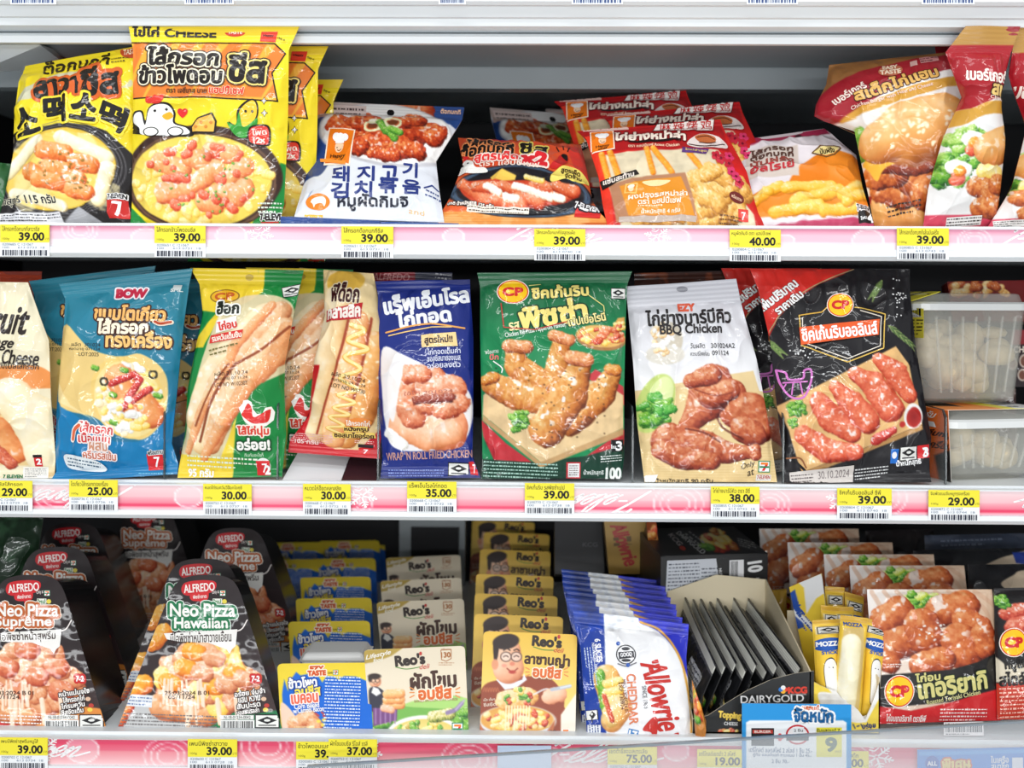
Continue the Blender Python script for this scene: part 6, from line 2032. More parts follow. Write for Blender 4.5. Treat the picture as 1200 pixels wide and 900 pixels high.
    for i, (t_, w_) in enumerate((('อร่อย จุ่มจ่ำ' if not supreme else 'หน้าแน่นจุใจ', 104), ('แฮม หวาน' if not supreme else 'ไส้กรอกไก่', 74), ('สับปะรด' if not supreme else 'ไก่รมควัน', 80), ('มอสซาเรลล่า' if not supreme else 'ชีสจัดเต็ม', 76))):
        p.text(t_, T(472) - i * 2, 648 + i * 20, w_, (250, 245, 240), 24 if i == 0 else 18, -8, .06, ((.4, (40, 26, 28)),))
    for i, (x, y) in enumerate(((520, 668), (530, 690), (526, 704))): p.oval(T(x), y, 9, 7, ((230, 190, 160), (190, 60, 50), (240, 210, 80))[i])
    p.text('25:03:2024 B 01', T(258), 648, 150, (60, 30, 26), 13, 0, .03); p.text('05/11/24', T(240), 662, 90, (60, 30, 26), 12, 0, .03)
    p.box2(T(372), 738, T(488), 786, (240, 240, 238)); p.barcode(T(376), 742, T(484), 766); p.smallprint(T(376), 768, T(484), 786, 2, (60, 60, 60))
    p.box2(T(372), 722, T(486), 736, (235, 235, 230)); p.text('N-18-01234-0042', T(430), 729, 90, (40, 40, 40), 10, 0, .02)
    halal(p, T(532), 742, 84, 46)
    p.box2(T(490), 768, T(580), 786, (236, 236, 234)); p.smallprint(T(492), 768, T(578), 786, 2, (60, 60, 60))
    p.smallprint(T(30), 716, T(360), 784, 6, (246, 240, 235) if supreme else (120, 116, 116), 2)
    if not supreme:
        p.box2(T(52), 654, T(140), 694, (228, 232, 236), 4); p.smallprint(T(56), 658, T(138), 692, 3, (110, 130, 170), 4)
    r = p.build('pizza_tray', label, 'pizza tray', None, LIDFILM, (30, 24, 26), 'film_lid')
    tray_behind(p, r, .095 if supreme else .062, .04, DARK_PLASTIC)
    return r, p


haw, p1 = pizza(B2, 0, False, 'wedge pizza tray with green lettering, frontmost of its column')
sup, p2 = pizza(B1, -220, True, 'wedge pizza tray with orange lettering, front at the bottom left corner')
HA = (130 + 320 / 2.903, 674)
SA = (130 - 130 + 100 / 2.903, 674)
place(haw, HA, .05, (236, 655), 'wedge pizza tray with green lettering, tucked right behind the front one')
SG = 'shaded orange lettered pizza trays'
place(sup, SA, .05, (69, 641), 'orange lettered pizza tray, second in the left column', None, .06)
place(sup, SA, .05, (86, 613), 'orange lettered pizza tray, rearmost in the left column', None, .06)
place(sup, SA, .05, (172, 596), 'dim orange lettered pizza tray deep between the left column and the green lettered trays', None, -.05)
place(sup, SA, .05, (275, 619), 'orange lettered pizza tray behind the green lettered ones, beside the blue trays', None, .0)
p = Pack([(-60, 30), (150, 30), (110, 300), (-60, 300)], .22, .2, zoom=B1, seal=(.08, .0), pill=.012, seed=5, base=(26, 48, 30))
p.mottle((-200, 0, 400, 400), .6, .02, 4, (60, 96, 66))
gk = p.build('salad_bag', 'very dark green bag in the shade at the upper left of the bottom shelf', 'salad bag', None, FILM, (20, 36, 24))

# blue and yellow corn trays
p = Pack([(72, 545), (386, 541), (398, 788), (86, 788)], .045, .014, zoom=B3, kind='film', thick=.0012, seed=3, corner=6, base=(26, 108, 214), wrinkle=2.0)
p.rim = (240, 214, 60)
p.poly([(60, 530), (400, 530), (400, 612), (378, 606), (340, 590), (300, 588), (280, 600), (262, 590), (240, 588), (224, 610), (212, 590), (180, 580), (150, 586), (136, 574), (118, 600), (108, 640), (96, 600), (88, 650), (70, 640)], (246, 218, 62), 1, False)
p.poly([(66, 560), (82, 560), (98, 790), (78, 790)], (246, 218, 62))
p.poly([(85, 680), (130, 720), (140, 760), (100, 790), (90, 780)], (250, 214, 190), 1, True)
p.food([(130, 750), (180, 730), (200, 760)], 26, [(150, 60, 40), (210, 120, 80), (240, 180, 130), (255, 225, 190)], 4, rough=.5)
for k in range(14): p.pen([(130 + k * 5, 760), (128 + k * 5, 786)], 3, (252, 236, 180))
for x, y in ((212, 742), (226, 754), (216, 770), (232, 776), (230, 738)): p.ell(x, y, 7, 6, (250, 220, 90))
for x, y in ((202, 716), (222, 712), (228, 724)): p.pen([(x, y), (x + 10, y + 8)], 6, (206, 70, 60))
p.text('EZY', 206, 562, 44, (220, 90, 40), 15, -2, .16, ((.5, (255, 240, 215)),)); p.text('TASTE', 206, 578, 60, (220, 90, 40), 16, -2, .16, ((.5, (255, 240, 215)),))
seven_mark(p, 270, 576, 18); p.text('Only', 252, 578, 16, (70, 60, 20), 10, -8, .04)
p.text('ข้าวโพด', 158, 610, 94, (250, 250, 250), 36, -6, .10, ((.34, (20, 60, 150)),))
p.text('อบชีส', 175, 640, 84, (250, 226, 80), 36, -5, .10, ((.34, (20, 60, 150)),))
p.text('เบคอน', 165, 666, 88, (240, 110, 80), 30, -5, .09, ((.34, (255, 240, 235)),))
p.text('Corn Baked', 172, 690, 84, (250, 250, 250), 17, -5, .05); p.text('w/Carrots Bacon', 178, 704, 104, (250, 250, 250), 17, -5, .05)
p.smallprint(232, 588, 355, 770, 17, (226, 238, 252), 2)
p.box2(322, 776, 356, 788, (236, 238, 244))
corn = p.build('corn_tray', 'blue and yellow corn tray with white handwriting, frontmost of its column', 'corn tray', 'blue and yellow corn trays', LIDFILM, (226, 226, 226), 'film_lid')
tray_behind(p, corn, .034, .14, WHITE_TRAY)
CR = (378.4, 776)
for i, (t, lab) in enumerate((((385, 727), 'second'), ((390.4, 700), 'third'), ((392.5, 675.4), 'fourth'), ((401, 653.7), 'fifth'), ((408, 633), 'sixth'), ((414.5, 616), 'rearmost in view'))):
    place(corn, CR, .045, t, 'blue and yellow corn tray, %s of the column behind the white tray end' % lab, 'blue and yellow corn trays')
for i, (t, lab) in enumerate((((334, 655), 'nearest'), ((342, 635), 'middle'), ((340, 617), 'rearmost'))):
    place(corn, CR, .045, t, 'blue corn tray beside the pizza trays, %s of the three in the shaded left column' % lab, 'blue and yellow corn trays')
wt = empty('corn_tray', W(384, 768, .075), 'plain white tray end showing above the front blue corn tray', 'corn tray', 'blue and yellow corn trays')
a, b, c, d = W(348, 774, .058), W(425, 774, .058), W(421, 758, .066), W(356, 760, .066)
lo_ = Zs['low'] + .001
zq = float(W(384, 773, .082)[2])
ring0 = [(a[0], .085, lo_), (b[0], .085, lo_), (b[0], .125, lo_), (a[0], .125, lo_)]
ring1 = [(a[0], .080, zq), (b[0], .080, zq), (b[0], .13, zq), (a[0], .13, zq)]
ring2 = [(a[0] + .003, .084, zq + .006), (b[0] - .004, .084, zq + .007), (b[0] - .004, .128, zq + .007), (a[0] + .003, .128, zq + .006)]
MB().loft([ring0, ring1, ring2]).build('tray', WHITE_TRAY, wt, bevel=.003)
MB().loft([[(x, y, z - .002) for x, y, z in ring1], [(x + (.002 if x > (a[0] + b[0]) / 2 else -.002), y + (.001 if y > .1 else -.001), z) for x, y, z in ring1]]).build('rim', WHITE_TRAY, wt)

# spinach bakes: cream cards
p = Pack([(18, 498), (362, 484), (376, 792), (42, 792)], .05, .014, zoom=B4, kind='card', thick=.004, seed=4, corner=5, base=(240, 226, 200))
p.rim = (224, 208, 176)
p.poly([(10, 500), (150, 490), (110, 520), (60, 540), (20, 548)], (190, 160, 70), 1)
p.poly([(40, 690), (120, 696), (230, 672), (340, 660), (370, 700), (380, 800), (40, 800)], (120, 184, 80), 1, True)
p.poly([(150, 690), (260, 660), (370, 668), (372, 700), (240, 700)], (176, 220, 120), 1, True)
p.scatter(26, (90, 760, 44, 30), 18, [LEAF], 3, bump=.4); p.scatter(14, (330, 740, 40, 40), 18, [LEAF], 4, bump=.4)
p.ell(222, 790, 130, 66, (248, 246, 240)); p.ell(222, 790, 116, 54, (244, 228, 150), c2=(232, 206, 110))
p.scatter(34, (222, 782, 100, 36), 11, [LEAF, CHEESE, [(120, 100, 20), (180, 150, 60), (226, 200, 110), (250, 235, 180)]], 6, gloss=.4)
p.food([(250, 730), (310, 720)], 20, [(60, 80, 30), (140, 150, 60), (226, 214, 130), (250, 246, 210)], 8, rough=.7)
p.pen([(300, 716), (330, 705), (352, 684)], 14, (150, 130, 170)); p.pen([(330, 705), (360, 674)], 6, (190, 175, 205))
# the cook drawn on the card
SKIN = [(206, 120, 80), (240, 170, 130), (250, 200, 165), (255, 230, 205)]
p.food([(56, 610)], [20], SKIN, 3, rough=.1, bump=.03, gloss=0); p.ell(54, 592, 21, 10, (50, 34, 30)); p.ell(40, 600, 7, 12, (50, 34, 30))
for x in (50, 64): p.ell(x, 607, 7, 6, (90, 70, 60), ring=2)
p.pen([(52, 618), (58, 620), (63, 617)], 2, (150, 60, 40))
p.poly([(36, 640), (60, 628), (86, 644), (110, 670), (104, 690), (80, 700), (44, 710)], (44, 44, 62), 1, True); p.poly([(50, 628), (66, 634), (76, 650), (60, 660), (44, 648)], (246, 244, 240))
p.poly([(48, 700), (130, 700), (128, 740), (50, 760)], (120, 70, 130), 1)
for k in range(5): p.pen([(58 + k * 16, 702), (58 + k * 16, 750)], 4, (170, 130, 180))
for y in (690, 672, 654): p.food([(96, y), (140, y - 2)], 16, [(206, 110, 50), (240, 160, 90), (250, 200, 130), (255, 230, 185)], y, rough=.15)
p.food([(84, 700), (110, 706)], 12, SKIN, 5, rough=.1)
p.text('Lifestyle', 66, 518, 86, (250, 245, 230), 20, -14, .05, (), .4); p.text('food', 66, 534, 34, (250, 245, 230), 14, -12, .05, (), .4)
p.text("Reo's", 172, 534, 98, (50, 36, 30), 36, -6, .11); p.stroke([(124, 560), (160, 567), (205, 560)], 3, (90, 150, 60)); p.text('deli', 222, 558, 36, (205, 60, 50), 17, -6, .01, (), .3)
p.oval(208, 512, 5, 7, (205, 60, 50)); p.text('130', 295, 517, 32, (180, 110, 50), 18, -2, .08); p.stroke([(278, 500), (314, 498), (314, 530), (296, 540), (280, 534), (278, 500)], 2.5, (180, 110, 50), False)
p.text('กลิ่นปาก', 296, 496, 34, (180, 110, 50), 8, 0, 0); p.smallprint(270, 542, 325, 556, 2, (190, 130, 80))
p.text('ผักโขม', 252, 604, 156, (70, 36, 22), 58, -4, .10)
p.text('อบชีส', 258, 648, 112, (232, 110, 40), 42, -3, .10, ((.34, (255, 240, 215)),))
for x, d in ((186, -1), (330, 1)):
    for k in (-1, 0, 1): p.stroke([(x, 648 + k * 10), (x + d * 14, 648 + k * 17)], 4, (235, 150, 80), False)
p.text('BAKED SPINACH WITH CHEESE', 262, 674, 150, (170, 120, 90), 8, -3, .01)
seven_mark(p, 336, 768, 40)
spin = p.build('spinach_box', 'cream spinach bake box with brown lettering, frontmost of its column', 'spinach box', 'cream spinach bake boxes', CARD, (230, 214, 186), 'sleeve')
tray_behind(p, spin, .03, .08, CREAM_CARD)
for t, lab in (((492.3, 703.6), 'second'), ((493, 678.8), 'third'), ((495.7, 652), 'rearmost')):
    place(spin, (485.4, 759), .05, t, 'cream spinach bake box, %s of its column of four' % lab, 'cream spinach bake boxes')

# lasagne: yellow cards
p = Pack([(426, 434), (744, 446), (738, 792), (412, 792)], .05, .014, zoom=B4, kind='card', thick=.004, seed=6, corner=5, base=(248, 212, 96))
p.rim = (236, 196, 90)
p.grad((0, 440), (0, 800), (246, 200, 76), (250, 226, 140))
p.poly([(415, 640), (480, 600), (600, 590), (660, 640), (700, 690), (720, 800), (400, 800)], (150, 66, 36), 1, True)
p.poly([(590, 590), (660, 600), (700, 660), (690, 720), (640, 730), (610, 660)], (150, 66, 36), 1, True)
for k in range(6): p.pen([(425 + k * 9, 640), (430 + k * 9, 628), (434 + k * 9, 640)], 3, (196, 110, 70))
p.poly([(690, 720), (760, 620), (760, 800), (690, 800)], (250, 240, 222), 1)
p.poly([(470, 600), (500, 580), (520, 612), (560, 600), (566, 580), (576, 600), (540, 628), (500, 634)], (240, 242, 250), 1)
p.food([(508, 500), (512, 560)], np.array([46, 54]), SKIN, 3, rough=.08, bump=.02, gloss=0)
p.ell(504, 470, 46, 26, (46, 28, 24), -8); p.poly([(460, 470), (480, 464), (476, 520), (464, 540)], (46, 28, 24), 1, True)
p.ell(466, 548, 12, 18, (236, 160, 120))
for x in (504, 540): p.ell(x, 522, 18, 16, (255, 246, 240), a=.5); p.ell(x, 522, 18, 16, (90, 60, 50), ring=3); p.pen([(x - 8, 522), (x, 518), (x + 8, 522)], 3, (60, 30, 24))
p.pen([(496, 500), (508, 494), (518, 500)], 4, (46, 28, 24)); p.pen([(532, 500), (542, 496), (550, 502)], 4, (46, 28, 24))
p.ell(526, 546, 9, 7, (232, 140, 110)); p.ell(498, 552, 9, 6, (240, 140, 120), a=.6); p.pen([(508, 562), (526, 574), (544, 562)], 4, (150, 50, 36)); p.ell(526, 574, 12, 6, (190, 60, 50))
p.ell(541, 740, 134, 54, (226, 226, 228)); p.ell(541, 736, 126, 48, (244, 200, 100), c2=(226, 160, 70))
p.poly([(410, 740), (430, 780), (640, 780), (672, 735), (660, 800), (420, 800)], (196, 110, 66), 1)
p.scatter(50, (541, 734, 112, 36), 10, [CHEESE, REDDISH, [(226, 170, 80), (244, 205, 120), (252, 226, 160), (255, 244, 210)]], 4, gloss=.4)
p.food([(500, 670), (580, 660)], 34, [(200, 120, 50), (240, 180, 100), (250, 214, 150), (255, 240, 205)], 7, rough=.5)
p.scatter(22, (545, 660, 50, 30), 8, [REDDISH, CHEESE, LEAF], 9)
for k in range(9): p.pen([(505 + k * 10, 690), (502 + k * 10, 780 - (k % 3) * 16)], 5, (254, 240, 200))
p.pen([(600, 650), (640, 632), (668, 640)], 5, (235, 235, 240)); p.food([(650, 660), (686, 650)], 26, SKIN, 8, rough=.1, gloss=0)
p.pen([(660, 634), (720, 622)], 12, (190, 196, 206)); p.pen([(690, 628), (722, 620)], 5, (230, 234, 240))
p.text("Reo's", 644, 470, 96, (50, 36, 24), 34, 5, .11); p.stroke([(598, 488), (630, 498), (668, 500)], 3, (90, 150, 60)); p.text('deli', 684, 500, 34, (205, 60, 50), 16, 6, .01, (), .3); p.oval(684, 454, 5, 7, (205, 60, 50))
p.text('ลาซานญ่า', 644, 534, 150, (70, 36, 22), 46, 4, .09)
p.text('อบชีส', 644, 574, 92, (232, 110, 40), 38, 4, .10, ((.34, (255, 240, 215)),))
for x, d in ((584, -1), (702, 1)):
    for k in (-1, 0, 1): p.stroke([(x, 574 + k * 9), (x + d * 12, 574 + k * 15)], 4, (235, 150, 80), False)
p.text('LASAGNE', 642, 598, 40, (170, 120, 70), 7, 4, .01)
p.text('เนื้อ เต็มๆ', 446, 668, 40, (240, 220, 200), 12, -4, .03); p.text('ชีสยืด', 448, 684, 44, (240, 220, 200), 12, -4, .03)
seven_mark(p, 706, 780, 30); p.text('Only', 664, 776, 20, (60, 50, 30), 12, -8, .03)
las = p.build('lasagne_box', 'yellow lasagne box with a drawn man in glasses, frontmost of its column', 'lasagne box', 'yellow lasagne boxes', CARD, (236, 210, 140), 'sleeve')
tray_behind(p, las, .03, .08, CREAM_CARD)
LR = (420 + 585 / 2.903, 741.5)
for t, lab in (((608, 721), 'second'), ((605, 697), 'third'), ((603.4, 674), 'fourth'), ((604, 645), 'fifth'), ((605.5, 625), 'sixth'), ((590, 611), 'rearmost')):
    place(las, LR, .05, t, 'yellow lasagne box, %s of its column of seven' % lab, 'yellow lasagne boxes')

# grey duct at the back of the cabinet
o = MB().box(W(468, 600, .6)[0], W(545, 600, .6)[0], .60, BACK - .001, -.16, zpx(600, .6)).build('trim_1', GREY_METAL)
o['kind'] = 'structure'
o = MB().box(W(482, 600, .6)[0], W(538, 600, .6)[0], .596, .6, -.1, zpx(618, .6)).build('trim_2', DARK_LINER)
o['kind'] = 'structure'

# cheddar slice packs
p = Pack([(62, 362), (438, 408), (470, 812), (112, 806)], (.045, .045), (.012, .012), zoom=B5, seal=(.10, .0), pill=.009, seed=14, base=(246, 246, 248), thick=.010, wrinkle=.8,
         outline=[(0, 0, 6), (.12, 0, 4), (.3, 4, 0), (.6, 2, 0), (1, 0, 0)])
p.poly([(40, 340), (175, 360), (180, 820), (60, 820)], (24, 62, 160), 1)
p.poly([(290, 385), (480, 400), (480, 640), (420, 520), (360, 440), (300, 410)], (40, 50, 196), 1, True)
p.pen([(300, 405), (370, 440), (430, 540), (462, 700), (466, 810)], 8, (230, 170, 70))
p.poly([(360, 420), (480, 400), (480, 520), (440, 540), (400, 470)], (36, 44, 190))
p.poly([(175, 362), (290, 372), (300, 430), (178, 430)], (236, 240, 248)); p.mottle((60, 360, 480, 440), .3, .04, 3)
p.food([(180, 600), (205, 690)], 46, [(170, 90, 30), (226, 150, 60), (246, 196, 110), (255, 232, 180)], 4, rough=.15, bump=.04)
p.food([(158, 590), (176, 690), (196, 750)], 18, LEAF, 5, bump=.4)
for y in (620, 650, 680, 710, 740): p.food([(180, y), (225, y - 10)], 15, CHEESE, y, rough=.1, gloss=.4)
p.food([(200, 740), (230, 700)], 40, [(190, 110, 40), (232, 160, 80), (248, 204, 130), (255, 235, 190)], 6, rough=.15, bump=.04, a=.9); p.food([(172, 660), (200, 740)], 8, REDDISH, 7)
p.text('Allowrie', 366, 656, 238, (206, 50, 44), 80, 75, .07, (), .3)
p.text('"', 348, 552, 24, (206, 50, 44), 18, 74, .06); p.text('"', 416, 796, 24, (206, 50, 44), 18, 74, .06)
p.shape([(305, 770), (340, 730), (354, 742), (352, 790), (340, 806), (334, 780)], (206, 50, 44), True)
p.text('CHEDDAR', 270, 670, 166, (226, 130, 90), 30, 86, .06); p.text('SINCE 1969', 312, 664, 76, (90, 90, 96), 14, 84, .02)
p.text('MFG 13DEC24 01', 245, 660, 110, (120, 60, 50), 12, 84, .02); p.text('EXP 130924', 232, 660, 90, (120, 60, 50), 12, 84, .02)
p.text('6 SLICES', 154, 506, 80, (245, 245, 250), 19, 84, .08); p.text('NET WEIGHT 100 G', 140, 530, 100, (235, 235, 245), 10, 84, .04)
p.smallprint(60, 540, 190, 580, 4, (200, 214, 240), 84)
p.oval(248, 520, 34, 34, (60, 60, 66)); p.oval(248, 520, 30, 30, (246, 246, 248)); p.shape([(222, 512), (274, 508), (276, 530), (224, 536)], (60, 60, 66)); p.text('GOOD', 249, 520, 40, (246, 246, 248), 13, -6, .1)
p.oval(248, 500, 14, 6, (60, 60, 66)); p.oval(248, 540, 16, 5, (60, 60, 66)); p.stroke([(220, 552), (250, 560), (282, 548)], 4, (120, 120, 126)); p.oval(222, 482, 7, 7, (40, 90, 180)); p.oval(254, 556, 7, 7, (40, 90, 180))
halal(p, 128, 724, 32, 46, 84); p.box2(112, 756, 160, 800, (236, 240, 246)); p.smallprint(114, 758, 158, 798, 4, (60, 80, 140), 84); p.box2(255, 770, 290, 802, (40, 130, 200), 12); p.text('17', 272, 786, 26, (250, 250, 250), 22, 12, .1)
al = p.build('cheese_pack', 'white and blue cheddar slice pack with red sideways script, frontmost of its row', 'cheese pack', 'cheddar slice packs', FILM, (200, 205, 225))
CRF = (650 + 250 / 2.903, 590 + 372 / 2.903)
for i, (t, lab) in enumerate((((729, 714), 'second'), ((726, 705), 'third'), ((724, 696), 'fourth'), ((722, 687), 'fifth'), ((718, 677), 'sixth'), ((716, 668), 'seventh'), ((715, 660), 'rearmost'))):
    place(al, CRF, .045, (t[0], 718 - 7.2 * (i + 1)), 'cheddar slice pack, %s of the row with crimped blue tops' % lab, 'cheddar slice packs', rz=(-.03, .02, -.04, .03, .02, -.02, .03)[i], dy=.026 * (i + 1))

# gold cheese carton and dark meal carton behind
p = Pack([(168, 58), (310, 56), (312, 240), (185, 240)], .34, .34, zoom=B5, kind='card', thick=.05, seed=3, base=(176, 138, 60))
p.text('Allowrie', 238, 140, 150, (180, 50, 44), 50, 70, .1, (), .3); p.smallprint(195, 70, 225, 200, 3, (110, 80, 30), 84)
p.rim = (120, 92, 40)
p.build('cheese_carton', 'gold carton with dull red script, in the dark behind the cheddar packs', 'carton', None, CARD, (120, 92, 40), 'carton_body')
p = Pack([(0, 62), (160, 60), (170, 240), (0, 240)], .40, .38, zoom=B5, kind='card', thick=.04, seed=4, base=(36, 36, 40))
p.text('KCG', 120, 138, 50, (90, 90, 94), 14, 0, .03); p.rim = (26, 26, 30)
p.build('cheese_carton', 'dark grey carton in the shade behind the rows of cheddar packs', 'carton', None, CARD, (26, 26, 30), 'carton_body')
p = Pack([(312, 62), (345, 62), (372, 300), (330, 260)], .3, .26, zoom=B5, kind='card', thick=.03, seed=5, base=(150, 70, 30))
p.scatter(20, (340, 160, 16, 80), 12, [FRIED, REDDISH], 3); p.rim = (80, 40, 20)
p.build('meal_carton', 'narrow brown carton standing between the gold carton and the black one', 'carton', None, CARD, (60, 30, 20), 'carton_body')

# black carton marked 10
zc = Zs['low']
fy = .20
f0, f1 = W(760 + 42 / 2.903, 590 + 182 / 2.903, fy), W(760 + 406 / 2.903, 590 + 182 / 2.903, fy + .02)
zt = f0[2]
p = Pack([(42, 178), (406, 184), (400, 560), (60, 560)], (fy, fy + .02), (fy, fy + .02), zoom=B6, kind='card', thick=.004, seed=6, base=(26, 26, 28))
p.c = np.array([(f0[0], fy, zt), (f1[0], fy + .02, zt), (f1[0], fy + .02, zc + .0006), (f0[0], fy, zc + .0006)])
p.ext = (-.012, .16, 0)
p.rim = (24, 24, 26)
p.box2(64, 192, 268, 320, (206, 210, 218)); p.smallprint(70, 200, 175, 310, 9, (90, 96, 110)); p.smallprint(182, 220, 260, 310, 7, (90, 96, 110))
p.shape([(230, 192), (268, 192), (268, 250), (250, 300), (240, 260)], (26, 26, 28)); p.text('NUTRITION', 248, 262, 70, (230, 230, 230), 9, 84, .04)
p.box2(276, 200, 324, 300, (236, 236, 238)); p.barcode(280, 204, 306, 296, rot=0, n=14)
p.text('10', 362, 226, 34, (240, 240, 240), 46, 84, .1); p.text('แพ็ค', 374, 282, 34, (230, 230, 230), 20, 84, .06); p.text('จำนวน', 350, 288, 36, (230, 230, 230), 18, 84, .05)
kc = p.build('cheese_carton', 'black carton marked 10 with a white information label, behind the open display box', 'carton', None, CARD, (22, 22, 24), 'carton_body')
p = Pack([(0, 66), (372, 62), (404, 182), (44, 180)], .3, .2, zoom=B6, kind='card', thick=.0008, seed=7, base=(38, 38, 40))
p.c = np.array([(f0[0] - .012, fy + .16, zt + .001), (f1[0] - .012, fy + .18, zt + .001), (f1[0], fy + .02, zt + .001), (f0[0], fy, zt + .001)])
p.n = np.array((0, 0, 1.))
p.text('DAIRYGOLD', 165, 130, 100, (220, 220, 220), 22, 62, .04); p.text('KCG', 118, 118, 50, (200, 190, 190), 20, 70, .06); p.oval(126, 154, 10, 9, (190, 60, 40)); p.smallprint(150, 90, 210, 150, 3, (190, 190, 190), 62)
p.scatter(30, (265, 132, 52, 26), 14, [FRIED, CHEESE, REDDISH], 5); p.scatter(12, (212, 152, 16, 10), 9, [LEAF], 6); p.scatter(10, (290, 86, 30, 10), 9, [FRIED, CHEESE], 8); p.box2(330, 120, 390, 170, (60, 60, 62), 24); p.smallprint(334, 124, 386, 166, 4, (200, 200, 200), 24)
p._strip(0, p.nv, 'printed_top', CARD, kc, (30, 30, 32), list(enumerate(p.layers)))

# open display box of cheese slice packets
yb = .012
bl, br_ = W(760 + 150 / 2.903, 590 + 800 / 2.903, yb), W(760 + 562 / 2.903, 590 + 800 / 2.903, yb)
zb0 = zc + .0006
ztop = W(760 + 560 / 2.903, 590 + 570 / 2.903, yb)[2]
box = empty('display_box', ((bl[0] + br_[0]) / 2, yb, zb0), 'black open display box with a cut-away front, full of thin black packets', 'display box')
p = Pack([(150, 800), (150, 570), (562, 570), (562, 800)], yb, yb, zoom=B6, kind='card', thick=.0012, seed=8, base=(24, 26, 28),
         outline=[(0, 0, -62), (.13, 0, -57), (.27, 0, -42), (.44, 0, -26), (.65, 0, -11), (.85, 0, -3), (1, 0, 0)])
p.c = np.array([(bl[0], yb, zb0), (bl[0], yb, ztop), (br_[0], yb, ztop), (br_[0], yb, zb0)])
p.n = np.array((0, -1., 0))
p.rim = (226, 214, 190)
p.scatter(16, (270, 796, 30, 10), 8, [FRIED, CHEESE, REDDISH], 4)
p.text('KCG', 506, 640, 62, (226, 60, 40), 22, -2, .12); p.text('CORPORATION', 506, 656, 58, (200, 200, 200), 6, -2, .02)
for k, c in enumerate(((226, 60, 40), (250, 180, 40), (40, 120, 200), (240, 240, 240))):
    a_ = k * 1.57
    p.oval(457 + 8 * math.cos(a_), 638 + 7 * math.sin(a_), 8, 8, c)
p.text('DAIRYGOLD', 420, 672, 214, (240, 240, 240), 26, -2, .04)
p.text('Topping', 276, 736, 76, (248, 214, 90), 30, 4, .12, ((.34, (60, 40, 20)),)); p.oval(280, 764, 32, 12, (40, 40, 42), 2); p.text('CHEESE', 280, 764, 46, (225, 225, 225), 12, 2, .05)
pieces = p._strip(0, p.nv, 'front_panel', CARD, box, (200, 180, 150), list(enumerate(p.layers)))
w_ = br_[0] - bl[0]
yk = .20
br_ = br_ - np.array((.003, 0, 0))
xk0, xk1 = bl[0] - .004, br_[0] - .006
MB().prism([(br_[0], yb, zb0), (br_[0], yb, ztop), (xk1, yk, ztop + .045), (xk1, yk, zb0)], (-.0014, 0, 0)).build('side_panel', CREAM_CARD, box)
MB().prism([(bl[0], yb + .001, zb0), (bl[0], yb + .001, zb0 + .01), (xk0, yk, ztop + .03), (xk0, yk, zb0)], (.0014, 0, 0)).build('side_panel', CREAM_CARD, box)
MB().prism([(xk0, yk, zb0), (xk0, yk, ztop + .03), ((xk0 + xk1) / 2, yk, ztop + .05), (xk1, yk, ztop + .045), (xk1, yk, zb0)], (0, .0014, 0)).build('back_panel', CREAM_CARD, box)
MB().prism([(bl[0], yb, zb0), (br_[0], yb, zb0), (xk1, yk, zb0), (xk0, yk, zb0)], (0, 0, .0014)).build('bottom_panel', CREAM_CARD, box)
# one packet: its broad side faces left, the pale seam runs along the top
yl = .165
ka = bl[0] + w_ * .10
pk_h = ztop - zb0 + .004
p = Pack([(0, 0), (330, 0), (330, 150), (0, 150)], .02, .02, kind='bag', seal=(.16, .12), pill=.004, thick=.004, seed=9, wrinkle=.5, base=(26, 27, 30))
p.c = np.array([(ka + .006, .035 + yl, zb0 + pk_h + .020), (ka + .014, .035, zb0 + pk_h - .006), (ka - .010, .035, zb0 + .004), (ka - .014, .035 + yl, zb0 + .004)])
p.n = np.array((-.94, 0, .33))
p.rect(-5, 4, 335, 24, (236, 236, 226)); p.rect(-5, 24, 335, 29, (90, 90, 92)); p.rect(-5, 134, 335, 160, (40, 40, 42))
p.text('DAIRYGOLD', 90, 70, 120, (220, 220, 220), 24, 0, .04); p.box2(200, 50, 300, 120, (220, 222, 226)); p.smallprint(204, 54, 296, 116, 6, (70, 74, 90))
p.scatter(16, (280, 120, 30, 16), 12, [REDDISH, LEAF, CHEESE], 4)
pk = p.build('cheese_packet', 'thin black cheese packet with a pale seam, leftmost of the ten in the display box', 'cheese packet', 'packets in the black display box', FILM_SOFT, (26, 26, 28))
ords = ('', 'second', 'third', 'fourth', 'fifth', 'sixth', 'seventh', 'eighth', 'ninth', 'rightmost')
for k in range(1, 10):
    dup(pk, (w_ * .082 * k, .004 * (k % 3) - .012 * (k > 6), -.0015 * k * (k % 2)), 'thin black cheese packet, %s of the ten from the left in the display box' % ords[k], 'packets in the black display box', rz=(.012 * ((k * 7) % 3 - 1)) + .008 * k)
# bright front ends of the packets
p = Pack([(148, 600), (196, 740), (190, 800), (160, 800)], .010, .008, zoom=B6, kind='bag', pill=.004, thick=.004, seed=10, base=(206, 130, 50))
p.scatter(18, (172, 720, 16, 60), 10, [LEAF, REDDISH, ORANGE], 4)
p.build('cheese_packet', 'orange and green packet end squeezed between the cheddar packs and the display box', 'cheese packet', None, FILM, (150, 90, 40))

